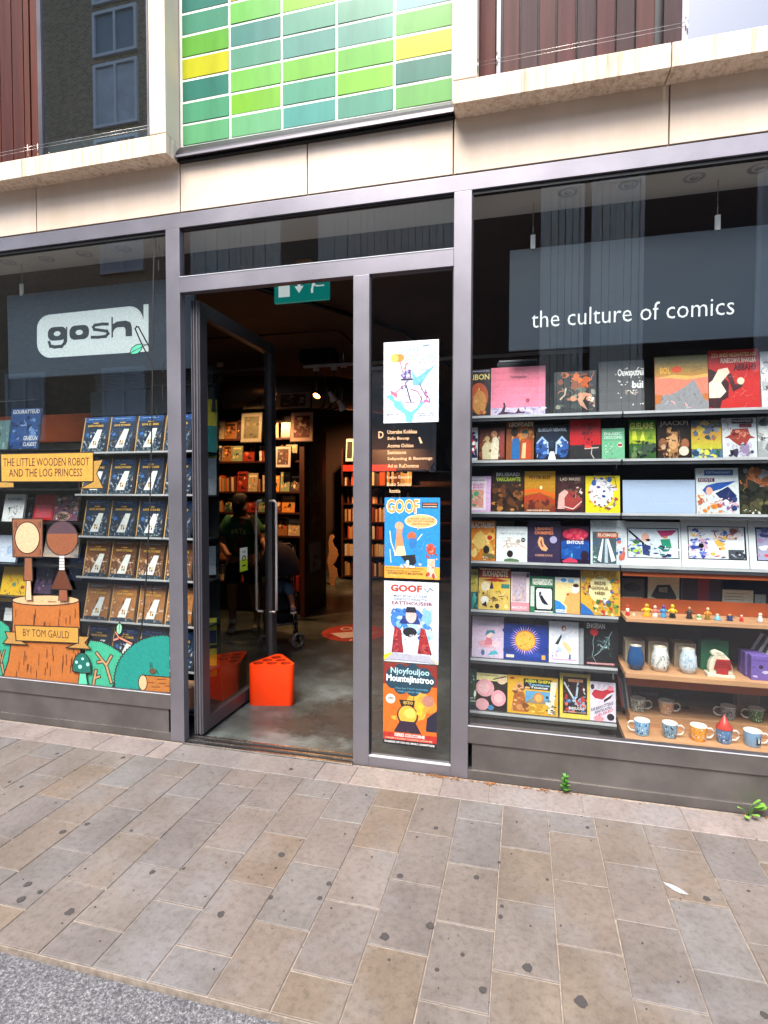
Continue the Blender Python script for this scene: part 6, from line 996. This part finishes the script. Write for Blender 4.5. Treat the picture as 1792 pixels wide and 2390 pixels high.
# ceiling services
def pipe(P, r, name, label, cat, m_='steel'): return tag(MB().tube(P, r, 10).build(name, m_), label, cat)
pipe([(-3.3, 2.4, 3.12), (-1.86, 2.45, 3.12), (-1.8, 2.5, 3.11), (-1.78, 2.9, 3.08), (-1.78, 2.95, 2.6)], .013, 'conduit', 'thin metal conduit running under the brown ceiling inside the doorway', 'conduit', 'dark_wood')
pipe([(-2.3, .8, 3.12), (-1.2, 2.6, 3.12), (-.9, 4.5, 3.12)], .022, 'ceiling_pipe', 'dark pipe crossing the ceiling behind the exit sign', 'pipe', 'black_metal')
pipe([(-3.6, 3.3, 2.72), (-2.9, 3.5, 2.74), (-2.35, 3.9, 2.78), (-1.9, 4.7, 2.8)], .2, 'air_duct', 'fat grey air duct hanging below the ceiling at the back', 'duct', 'silver_duct')
for i in range(3): pipe([(-2.5+.07*i, 3.74+.07*i, 2.762), (-2.48+.07*i, 3.76+.07*i, 2.764)], .212, 'duct_ring', ['left', 'middle', 'right'][i]+' ring joint on the grey air duct', 'duct ring', 'silver_duct')
o = B(-.2, .2, -.12, .12, 0, .4).build('ceiling_speaker', 'black_metal'); o.location = tuple(at(745, 850, 3.3)); bevel(o, .01); tag(o, 'large black ceiling speaker box beside the air duct', 'speaker')
p = at(710, 510, .9); o = MB().prism([(-.06, 0), (.06, 0), (.045, -.022), (-.045, -.022)], 'y', -.04, .04).build('ceiling_detector', 'plywood'); o.location = (p.x, .9, 3.158); tag(o, 'small tan detector fitting on the ceiling above the transom pane', 'detector')
# bookcases
def spines(t, xs0, xs1, y, z, hmax, n, cols, label, grp, lean=0, w=(.016, .034), facing='-y'):
    x = xs0; i = 0
    while x < xs1 and i < n:
        ww = rb.uniform(*w); h = hmax*rb.uniform(.72, .97); c, nm = rb.choice(cols)
        if rb.random() < .06: x += rb.uniform(.02, .06)
        o = link('book', UNIT, None, (x, y+rb.uniform(0, .012), z), c); o.scale = (ww*.94, .15, h)
        tag(o, f'{nm} spine, {label}, {ORD[i] if i < len(ORD) else str(i+1)+"th"} from left', 'book', grp); x += ww; i += 1
ORD = ['first', 'second', 'third', 'fourth', 'fifth', 'sixth', 'seventh', 'eighth', 'ninth', 'tenth', '11th', '12th', '13th', '14th', '15th', '16th', '17th', '18th', '19th', '20th', '21st', '22nd', '23rd']
UNIT = MB().box(0, 1, 0, 1, 0, 1).mesh('book'); UNIT.materials.append(MATS['spine'])
SP = [('#b8784c', 'tan'), ('#d8c0a0', 'cream'), ('#8a2c20', 'red'), ('#c05028', 'orange'), ('#5c2418', 'maroon'), ('#e0d8c8', 'white'), ('#2c2420', 'black'), ('#a88c5c', 'ochre'), ('#c8a070', 'beige')]
rows_ = ['bottom', 'second lowest', 'third lowest', 'fourth lowest', 'fifth lowest', 'sixth lowest', 'seventh lowest', 'top']
def case(name, label, x0, x1, y, depth, z1, shelves, end=True):
    t = thing(name, label, 'bookcase', ((x0+x1)/2, y, 0)); wb(B(x0, x1, y+depth-.02, y+depth, 0, z1), 'back_panel', 'dark_wood', t)
    wb(B(x0-.03, x0, y, y+depth, 0, z1), 'side_panel', 'dark_wood', t); wb(B(x1, x1+.03, y, y+depth, 0, z1), 'side_panel', 'dark_wood', t)
    for z in shelves: wb(B(x0, x1, y+.004, y+depth-.02, z-.022, z), 'shelf', 'dark_wood', t)
    return t
# far bookcase
fz = [.075, .416, .712, 1.008, 1.317, 1.626, 1.9]
case('bookcase', 'far dark wooden bookcase packed with lit book spines at the back', -3.02, -.9, 6.2, .3, 2.25, fz); 
for si, z in enumerate(fz[:6]): spines(None, -3.0, -2.2, 6.24, z, .27, 23, SP, rows_[si]+' shelf of far bookcase', 'book spines on the far bookcase', w=(.03, .048))
for si, z in enumerate(fz[:6]):
    if si > 3: spines(None, -2.17, -1.85, 6.24, z, .27, 9, SP, rows_[si]+' shelf of far bookcase, near the pendant', 'book spines on the far bookcase', w=(.03, .045))
# middle bookcase with face-out books
mz = [.40, .667, .98, 1.26, 1.513, 1.884, 2.16]
case('bookcase', 'middle dark red bookcase with face out books, seen through the doorway', -3.98, -2.6, 3.3, .34, 2.46, mz)
face_meshes = []
for k in range(9):
    r = random.Random(k+50); c = ['#a8742c', '#8a2c20', '#2c4438', '#b0a088', '#54342c', '#c8843c', '#3c3c44', '#8a5c34', '#7c8a6c'][k]
    m = book_body(1, 1, .1, c); A = Art(lambda x, y, k_: (x, -.001-k_*30, y)); A.scrib(.08, .1, .92, .7, [['#d8a04c', '#5c2418', '#e8d0a0'], ['#e0b880', '#2c1c18', '#c84c34'], ['#8aa070', '#c8b080', '#18241c']][k % 3], 18, r, .14); A.rect(.12, .78, .88, .88, ['#e8d8b8', '#2c1c18', '#d8c080'][k % 3]); A.m.sm = [False]*len(A.m.f)
    n = len(m.v); m.v += A.m.v; m.f += [tuple(i+n for i in f) for f in A.m.f]; m.c += A.m.c; m.sm += A.m.sm; me = m.mesh('book'); me.materials.append(MATS['print']); face_meshes.append(me)
knm = ['ochre', 'dark red', 'dark green', 'stone coloured', 'brown', 'orange', 'charcoal', 'tan', 'sage']
def faceout(x, y, z, w, h, k, label, rz=0, grp='face out books in the dim shop'):
    o = link('book', face_meshes[k], None, (x, y, z)); o.scale = (w, .15, h); o.rotation_euler = (-R_(7), 0, R_(rz)); tag(o, label, 'book', grp)
for si, z in enumerate(mz):
    x = -3.95; i = 0; top = (mz[si+1] if si < 6 else 2.46)-z-.03
    while x < -2.72:
        w = rb.uniform(.11, .17); h = min(top-.02, rb.uniform(.19, .25)); k = rb.randrange(9)
        if x+w > -2.62: break
        if rb.random() < .72: faceout(x, 3.36, z, w, h, k, f'{knm[k]} face out book, {rows_[si]} shelf of middle bookcase, {ORD[i]} from left')
        else: spines(None, x, x+w-.01, 3.36, z, h, 6, SP, f'{rows_[si]} shelf of middle bookcase, group {ORD[i]} from left', 'face out books in the dim shop')
        x += w+.012; i += 1
# long side of the middle case, facing the aisle, with framed prints
t = thing('display_wall', 'dark red aisle side of the bookcase, hung with framed prints', 'bookcase', (-2.56, 4, 0)); wb(B(-2.569, -2.54, 3.3, 4.05, 0, 2.3), 'side_panel', 'dark_wood', t)
for y0, y1, z0, z1, lb, cs in ((3.42, 3.85, 1.42, 2.15, 'grey poster with an orange lower part on the aisle side of the bookcase', '#5c5a4c #a86a1c #7c7458'), (3.45, 3.82, .95, 1.38, 'brown framed print hung in the middle of the aisle side', '#6c4a2c #8a6a3c #4c3424'), (3.42, 3.85, .5, .9, 'pale notice with a row of small pictures, low on the aisle side', '#8a8078 #3c3430 #a89c90')):
    o = MB('#4c443c').box(0, .012, 0, y1-y0, 0, z1-z0).build('framed_print', 'matt_print'); o.location = (-2.539, y0, z0); tag(o, lb, 'print'); A = Art(lambda x, y, k: (.0125+k*3, .02+x*(y1-y0-.04), .02+y*(z1-z0-.04))); A.rect(0, 0, 1, 1, cs.split()[0]); A.scrib(.1, .05, .9, .6, cs.split(), 26, random.Random(int(y0*100+z0*10)), .12); A.build('print_sheet', o, 'matt_print')
def wallprint(px0, py0, px1, py1, Y, label, mount, cs, rz=0, n=26):
    a = at(px0, py1, Y); b = at(px1, py0, Y); w, h = b.x-a.x, b.z-a.z; o = bevel(MB('#1c1816').box(0, w, 0, .02, 0, h).build('framed_print', 'matt_print')); o.location = (a.x, Y, a.z); o.rotation_euler = (-R_(6), 0, 0); tag(o, label, 'print')
    A = Art(lambda x, y, k: (x*w, -.001-k*3, y*h)); A.rect(.03, .03, .97, .97, mount); A.rect(.16, .14, .84, .86, cs.split()[0]); A.scrib(.18, .16, .82, .84, cs.split(), n, random.Random(int(px0)), .12); A.build('print_sheet', o, 'matt_print')
wallprint(560, 960, 610, 1034, 3.25, 'cream mounted portrait print high behind the door glass', '#8a8478', '#54503c #6c6448 #3c3828')
wallprint(566, 918, 618, 956, 3.25, 'dark framed landscape print above the cream mounted portrait', '#5c5850', '#2c2824 #3c3430')
wallprint(640, 912, 726, 956, 3.25, 'black and white landscape print on top of the middle bookcase', '#7c706c', '#141214 #5c5458 #8a8284')
wallprint(676, 958, 730, 1032, 3.24, 'maroon and cream ornamental portrait print leaning by the bookcase corner', '#9a8074', '#4c1c18 #b09484 #6c3028', 44 and 0, 44)
wallprint(640, 1040, 678, 1092, 3.24, 'white framed print with pale curtain shapes on the middle bookcase', '#a8a09c', '#3c2420 #8a847c #6c3428')
# red shelf front
o = B(0, .9, 0, .02, 0, .1).build('shelf_front', 'red_print'); p = at(800, 1100, 5.8); o.location = (p.x, 5.8, p.z); tag(o, 'red board across the top of the far bookcase', 'shelf board')
wallprint(806, 1022, 824, 1078, 5.9, 'thin framed dark picture above the far bookcase', '#c8c0b8', '#1c1412 #241a18')
# wooden silhouette cut-out
P = [(0, 0), (.1, 0), (.1, .06), (.16, .2), (.14, .34), (.06, .42), (.12, .5), (.17, .62), (.15, .74), (.08, .82), (.05, .92), (.09, 1.0), (.06, 1.06), (0, 1.04), (-.03, .9), (-.02, .7), (-.06, .5), (-.02, .3)]
a = at(770, 1345, 5.6); o = MB().prism([(x*.8, z*.78) for x, z in P], 'y', 0, .02).build('wooden_cutout', 'plywood'); o.location = (a.x, 5.6, .0); tag(o, 'tall wavy pale wood cut out figure standing near the far bookcase', 'cut out')
# door stickers and window side cards
o = MB('#e0e4d8').box(0, .0008, 0, .105, 0, .165).build('door_sticker', 'matt_print'); o.location = (-1.9095+.0005, .60, .945); tag(o, 'small white and lime rounded notice on the door glass', 'sticker')
A = Art(lambda x, y, k: (.0012+k, x*.105, y*.165)); A.rect(0, 0, 1, .5, '#b8d420'); A.ell(.5, .55, .3, .12, '#2c3420'); A.ell(.5, .55, .2, .07, '#c8d870'); A.rect(.25, .2, .75, .27, '#2c3420'); A.text('end', .3, .78, .7, .9, '#2c3420', .01); A.build('sticker_print', o, 'matt_print')
dsx = -2.0
for (x0, x1, y0, y1, c, c2, lb) in ((484, 497, 932, 1068, '#c8b83c', '#2c8a8c', 'narrow yellow and teal leaflet edge beside the door hinge'), (483, 502, 1068, 1160, '#d8dce4', '#d8dce4', 'upper white leaflet seen edge on behind the door glass'), (482, 499, 1275, 1342, '#d0d4dc', '#d0d4dc', 'lower white leaflet seen edge on behind the door glass'), (484, 498, 1444, 1506, '#e0d44c', '#1c2c6c', 'yellow and navy leaflet low beside the door hinge'), (484, 496, 1515, 1580, '#e8c424', '#e8c424', 'bright yellow leaflet lowest beside the door hinge')):
    a = at(x0, y1, .42); b = at(x1, y0, .42); h = b.z-a.z; o = MB(c).box(0, .004, 0, .06, 0, h).build('leaflet', 'matt_print'); o.location = (a.x, .42, a.z); o.rotation_euler = (R_(0), R_(3), R_(-52)); tag(o, lb, 'leaflet')
    if c2 != c: MB(c2).box(.0041, .0046, .002, .058, .01, h*.55).build('leaflet_print', 'matt_print', o)
# ------------------------------------------------------------------ orange holder at the door
a = gz(580, 1647); b = gz(684, 1648); w = (b-a).length; H_ = .288
ang = math.atan2(b.y-a.y, b.x-a.x); bx = thing('umbrella_holder', 'glossy orange triangular holder with six round holes in its top', 'holder', (a.x, a.y, .0005), rz=ang)
def rtri(w, d, r, n=6):
    P = []; C_ = [(r, r), (w-r, r), (w/2, d-r)]; ang_ = [(180, 270), (270, 390-.0), (30, 150)]
    C_ = [(r, r), (w-r, r), (w/2, d-r)]
    for (cx, cy), (a0, a1) in zip(C_, [(150, 270), (-90, 30), (30, 150)]): P += [(cx+r*math.cos(R_(a0+(a1-a0)*i/n)), cy+r*math.sin(R_(a0+(a1-a0)*i/n))) for i in range(n+1)]
    return P
OP = rtri(w, w*.88, .038); hb = bmesh.new(); vs = [hb.verts.new((x, y, H_)) for x, y in OP]; 
holes = []; rr_ = .0365
for (u, v) in ((.19, .17), (.5, .17), (.81, .17), (.345, .42), (.655, .42), (.5, .67)): holes.append((u*w, v*w*.88+.002))
edges = [hb.edges.new((vs[i], vs[(i+1) % len(vs)])) for i in range(len(vs))]; hv = []
for hx, hy in holes:
    c = [hb.verts.new((hx+rr_*math.cos(2*math.pi*i/20), hy+rr_*math.sin(2*math.pi*i/20), H_)) for i in range(20)]; hv.append(c); edges += [hb.edges.new((c[i], c[(i+1) % 20])) for i in range(20)]
bmesh.ops.triangle_fill(hb, use_beauty=True, use_dissolve=False, edges=edges, normal=(0, 0, 1)); m = MB(); m.bm(hb)
n = len(OP); q = m.pts([(x, y, H_) for x, y in OP]+[(x+(w/2-x)*-.012, y+(w*.3-y)*-.012, H_-.006) for x, y in OP]+[(x+(w/2-x)*-.012, y+(w*.3-y)*-.012, .004) for x, y in OP]+[(x, y, 0) for x, y in OP])
for L_ in range(3):
    for i in range(n): m.face([q+L_*n+i, q+L_*n+(i+1) % n, q+(L_+1)*n+(i+1) % n, q+(L_+1)*n+i], True)
m.build('holder_shell', 'orange_plastic', bx)
for hx, hy in holes:
    m = MB(); r0i = m.pts([(hx+rr_*math.cos(2*math.pi*i/20), hy+rr_*math.sin(2*math.pi*i/20), H_) for i in range(20)]); r1i = m.pts([(hx+rr_*.97*math.cos(2*math.pi*i/20), hy+rr_*.97*math.sin(2*math.pi*i/20), .03) for i in range(20)])
    for i in range(20): m.face([r0i+i, r0i+(i+1) % 20, r1i+(i+1) % 20, r1i+i], True)
    m.face([r1i+i for i in range(20)]); m.build('hole_tube', 'orange_hole', bx)
# ------------------------------------------------------------------ figures
def skin_mesh(name, V, E, R, m_, parent=None, sub=2, root=0):
    me = bpy.data.meshes.new(name); me.from_pydata(V, E, []); o = bpy.data.objects.new(name, me); COL.objects.link(o)
    o.modifiers.new('skin', 'SKIN'); sk = me.skin_vertices[0].data if me.skin_vertices else None
    if sk is None:
        bm = bmesh.new(); bm.from_mesh(me); bm.verts.layers.skin.verify(); bm.to_mesh(me); bm.free(); sk = me.skin_vertices[0].data
    for i, r in enumerate(R): sk[i].radius = r if isinstance(r, tuple) else (r, r); sk[i].use_root = (i == root)
    s = o.modifiers.new('subd', 'SUBSURF'); s.levels = sub; s.render_levels = sub
    dg = bpy.context.evaluated_depsgraph_get(); ev = o.evaluated_get(dg); nm = bpy.data.meshes.new_from_object(ev, depsgraph=dg); bpy.data.objects.remove(o); bpy.data.meshes.remove(me); nm.name = name
    nm.materials.clear(); nm.materials.append(MATS[m_])
    for p_ in nm.polygons: p_.use_smooth = True
    return link(name, nm, parent)
# adult, back partly turned, bending slightly over the pushchair
pe = thing('person', 'person in a green jersey and dark shorts bending behind the open door glass', 'person', (-2.93, 2.50, 0), rz=R_(20))
J = dict(pel=(0, 0, .80), wst=(0, -.01, .93), chs=(0, -.05, 1.12), nk=(.0, -.11, 1.25), hd=(.01, -.17, 1.36), ht=(.01, -.2, 1.44), ls=(-.13, -.06, 1.20), le=(-.2, -.12, .98), lw=(-.1, -.28, .86), lh=(-.06, -.34, .85), rsn=(.14, -.07, 1.19), re=(.24, -.16, 1.0), rw=(.3, -.34, .92), rh=(.32, -.4, .91),
         lhp=(-.085, 0, .76), lk=(-.1, -.04, .43), la=(-.1, .0, .09), lt=(-.11, -.13, .03), rhp=(.085, .0, .76), rk=(.13, .02, .43), ra=(.15, .08, .09), rt=(.16, -.05, .03))
K_ = list(J); E_ = [('pel', 'wst'), ('wst', 'chs'), ('chs', 'nk'), ('nk', 'hd'), ('hd', 'ht'), ('chs', 'ls'), ('ls', 'le'), ('le', 'lw'), ('lw', 'lh'), ('chs', 'rsn'), ('rsn', 're'), ('re', 'rw'), ('rw', 'rh'), ('pel', 'lhp'), ('lhp', 'lk'), ('lk', 'la'), ('la', 'lt'), ('pel', 'rhp'), ('rhp', 'rk'), ('rk', 'ra'), ('ra', 'rt')]
RR = dict(pel=(.13, .1), wst=(.12, .09), chs=(.14, .1), nk=.05, hd=(.075, .085), ht=.06, ls=.055, le=.04, lw=.028, lh=.032, rsn=.055, re=.04, rw=.028, rh=.032, lhp=.085, lk=.055, la=.037, lt=.03, rhp=.085, rk=.055, ra=.037, rt=.03)
skin_mesh('body', [J[k] for k in K_], [(K_.index(a), K_.index(b)) for a, b in E_], [RR[k] for k in K_], 'skin', pe)
skin_mesh('jersey', [(0, 0, .78), (0, -.01, .93), (0, -.05, 1.12), (0, -.09, 1.21), (-.13, -.06, 1.20), (-.19, -.11, 1.02), (.14, -.07, 1.19), (.22, -.14, 1.04)], [(0, 1), (1, 2), (2, 3), (2, 4), (4, 5), (2, 6), (6, 7)], [(.17, .13), (.16, .12), (.165, .125), (.08, .07), .075, .075, .075, .075], 'green_cloth', pe)
skin_mesh('shorts', [(0, 0, .84), (0, 0, .76), (-.09, 0, .7), (-.1, -.02, .5), (.09, 0, .7), (.12, .0, .5)], [(0, 1), (1, 2), (2, 3), (1, 4), (4, 5)], [(.16, .125), (.15, .12), .1, .1, .1, .1], 'dark_cloth', pe)
skin_mesh('hair', [(.01, -.13, 1.40), (.01, -.17, 1.46), (.0, -.2, 1.38), (.0, -.22, 1.26)], [(0, 1), (1, 2), (2, 3)], [(.09, .09), (.085, .08), (.085, .05), .045], 'hair', pe)
for s, (x, y) in ((0, (-.1, .0)), (1, (.15, .08))):
    skin_mesh('sock', [(x, y, .26), (x, y, .1), (x, y-.03, .07)], [(0, 1), (1, 2)], [.052, .045, .045], 'sock', pe, 1)
    skin_mesh('shoe', [(x, y+.03, .045), (x, y-.05, .045), (x-.005, y-.14, .035)], [(0, 1), (1, 2)], [(.045, .042), (.048, .04), (.042, .03)], 'shoe', pe, 2)
A = Art(lambda x, y, k: (x, -.19-k*4-.02*0, y), .0003)
for i, ch in enumerate('FRTR'): A.text(ch, -.075+.04*i, 1.06+.012*(1.5-abs(i-1.5)), -.045+.04*i, 1.11+.012*(1.5-abs(i-1.5)), '#f0dc50', .01)
A.ell(0, .97, .045, .06, '#8a2420'); A.ell(0, .97, .03, .042, '#12301c'); A.line([(-.05, .9), (.05, .9)], .025, '#7c201c'); A.build('jersey_print', pe, 'matt_print')
# pleated cream cloth / pushchair
o = MB('#c8a074'); 
for i in range(9): o.prism([(.008*i, 0), (.008*i+.007, .0), (.008*i+.007-.05, .2), (.008*i-.05+.003, .2)], 'y', -.006*(i % 2), .01-.006*(i % 2))
o = o.build('cloth', 'matt_print'); p = at(592, 1247, 2.35); o.location = tuple(p); tag(o, 'pleated cream cloth hanging beside the green jersey', 'cloth')
pr = thing('pushchair', 'black pushchair with dark hood and small grey wheels inside the doorway', 'pushchair', (-2.35, 2.2, 0), rz=R_(29))
def wheel(x, y, r, c=0):
    q = Matrix.Rotation(R_(c), 3, 'Z') @ Matrix.Rotation(R_(90), 3, 'Y'); fx, fy = -math.sin(R_(c)), math.cos(R_(c)); wm = MB().lathe([(r*.78, -.014), (r*.96, -.012), (r, 0), (r*.96, .012), (r*.78, .014)], (x, y, r), 24, q).build('wheel', 'tyre', pr)
    h = MB(); h.lathe([(.0001, -.016), (.014, -.015), (.014, .015), (.0001, .016)], (x, y, r), 12, q); h.build('hub', 'black_metal', wm)
    for k in range(6):
        a = k*math.pi/3; MB().tube([(x, y, r), (x+fx*r*.82*math.cos(a), y+fy*r*.82*math.cos(a), r+r*.82*math.sin(a))], .005, 5).build('spoke', 'frame_dark', wm)
    MB().lathe([(r*.72, -.008), (r*.82, -.009), (r*.82, .009), (r*.72, .008), (r*.72, -.008)], (x, y, r), 24, q).build('rim', 'frame_metal', wm)
for x in (-.17, .15): wheel(x, -.27, .078, -58); wheel(x*1.15, .3, .11)
f_ = MB()
for x in (-.17, .15): f_.tube([(x, -.27, .078), (x*.94, -.24, .2), (x*1.05, .02, .5), (x*1.1, .34, .92)], .011, 8); f_.tube([(x*1.15, .3, .11), (x*1.05, -.04, .48)], .011, 8)
f_.tube([(-.165, -.22, .23), (.145, -.22, .23)], .009, 8); f_.tube([(-.187, .34, .92), (-.15, .38, .95), (.13, .38, .95), (.165, .34, .92)], .014, 8); f_.build('frame', 'black_metal', pr)
skin_mesh('seat', [(0, .16, .78), (0, .08, .5), (0, -.1, .44), (0, -.2, .36)], [(0, 1), (1, 2), (2, 3)], [(.15, .04), (.16, .05), (.155, .045), (.14, .03)], 'dark_cloth', pr)
cn = MB(); seg = 12
rows = []
for i in range(9):
    th_ = R_(-15+i*20); rows.append(cn.pts([(x*.19, .06-.24*math.cos(th_)*math.sqrt(max(0, 1-(x*.88)**2)), .66+.34*math.sin(th_)*math.sqrt(max(0, 1-(x*.88)**2))) for x in [-1+2*j/seg for j in range(seg+1)]]))
for a, b in zip(rows[1:-1], rows[2:]):
    for j in range(seg): cn.face([a+j, a+j+1, b+j+1, b+j], True)
cn = cn.build('hood', 'pram_cloth', pr); sd = cn.modifiers.new('thick', 'SOLIDIFY'); sd.thickness = .012
bevel(B(-.14, .12, -.15, .2, .2, .34).build('basket', 'dark_cloth', pr), .03, 3); B(-.12, .1, -.3, -.2, .245, .257).build('footrest', 'frame_dark', pr)
ch = thing('person', 'small child in blue jeans and pink shoes sitting in the pushchair', 'person', (-2.35, 2.2, 0), rz=R_(29))
skin_mesh('body', [(-.01, .06, .58), (-.01, .1, .7), (-.01, .09, .79), (-.01, .07, .86), (-.07, .03, .56), (-.09, -.14, .55), (-.09, -.18, .42), (-.09, -.23, .38), (.06, .03, .56), (.07, -.16, .56), (.1, -.2, .43), (.1, -.25, .39), (-.1, .07, .7), (-.13, -.02, .62), (.09, .07, .7), (.12, -.02, .62)], [(0, 1), (1, 2), (2, 3), (0, 4), (4, 5), (5, 6), (6, 7), (0, 8), (8, 9), (9, 10), (10, 11), (1, 12), (12, 13), (1, 14), (14, 15)], [(.08, .07), (.08, .065), .035, (.065, .07), .05, .04, .027, .024, .05, .04, .027, .024, .032, .022, .032, .022], 'skin', ch)
skin_mesh('jeans', [(-.01, .06, .56), (-.07, .03, .56), (-.09, -.14, .555), (-.09, -.17, .48), (.06, .03, .56), (.07, -.16, .565), (.09, -.19, .49)], [(0, 1), (1, 2), (2, 3), (0, 4), (4, 5), (5, 6)], [.085, .06, .052, .045, .06, .052, .047], 'denim', ch)
skin_mesh('top', [(-.01, .07, .6), (-.01, .1, .72), (-.1, .07, .7), (.09, .07, .7)], [(0, 1), (1, 2), (1, 3)], [(.095, .08), (.09, .07), .045, .045], 'grey_panel', ch)
for x, y, z in ((-.09, -.23, .375), (.1, -.25, .39)):
    skin_mesh('shoe', [(x, y+.02, z), (x, y-.04, z+.005), (x, y-.085, z+.012)], [(0, 1), (1, 2)], [.027, .03, .024], 'pink_shoe' if 'pink_shoe' in MATS else mat('pink_shoe', '#b88a90', .7, 0, .1, 30).name, ch, 2); bevel(B(x-.028, x+.028, y-.108, y+.045, z-.032, z-.022).build('sole', 'white_edge', ch), .004)
bag = thing('bag', 'red bag hanging at the foot of the middle bookcase', 'bag', tuple(at(685, 1380, 3.1)))
bevel(B(-.085, .085, -.03, .03, 0, .2).build('bag_body', 'red_print', bag), .02, 3); MB().tube([(-.05, 0, .2), (-.04, 0, .27), (.04, 0, .27), (.05, 0, .2)], .006, 6).build('strap', 'red_print', bag)
bpy.data.objects.remove(_to)
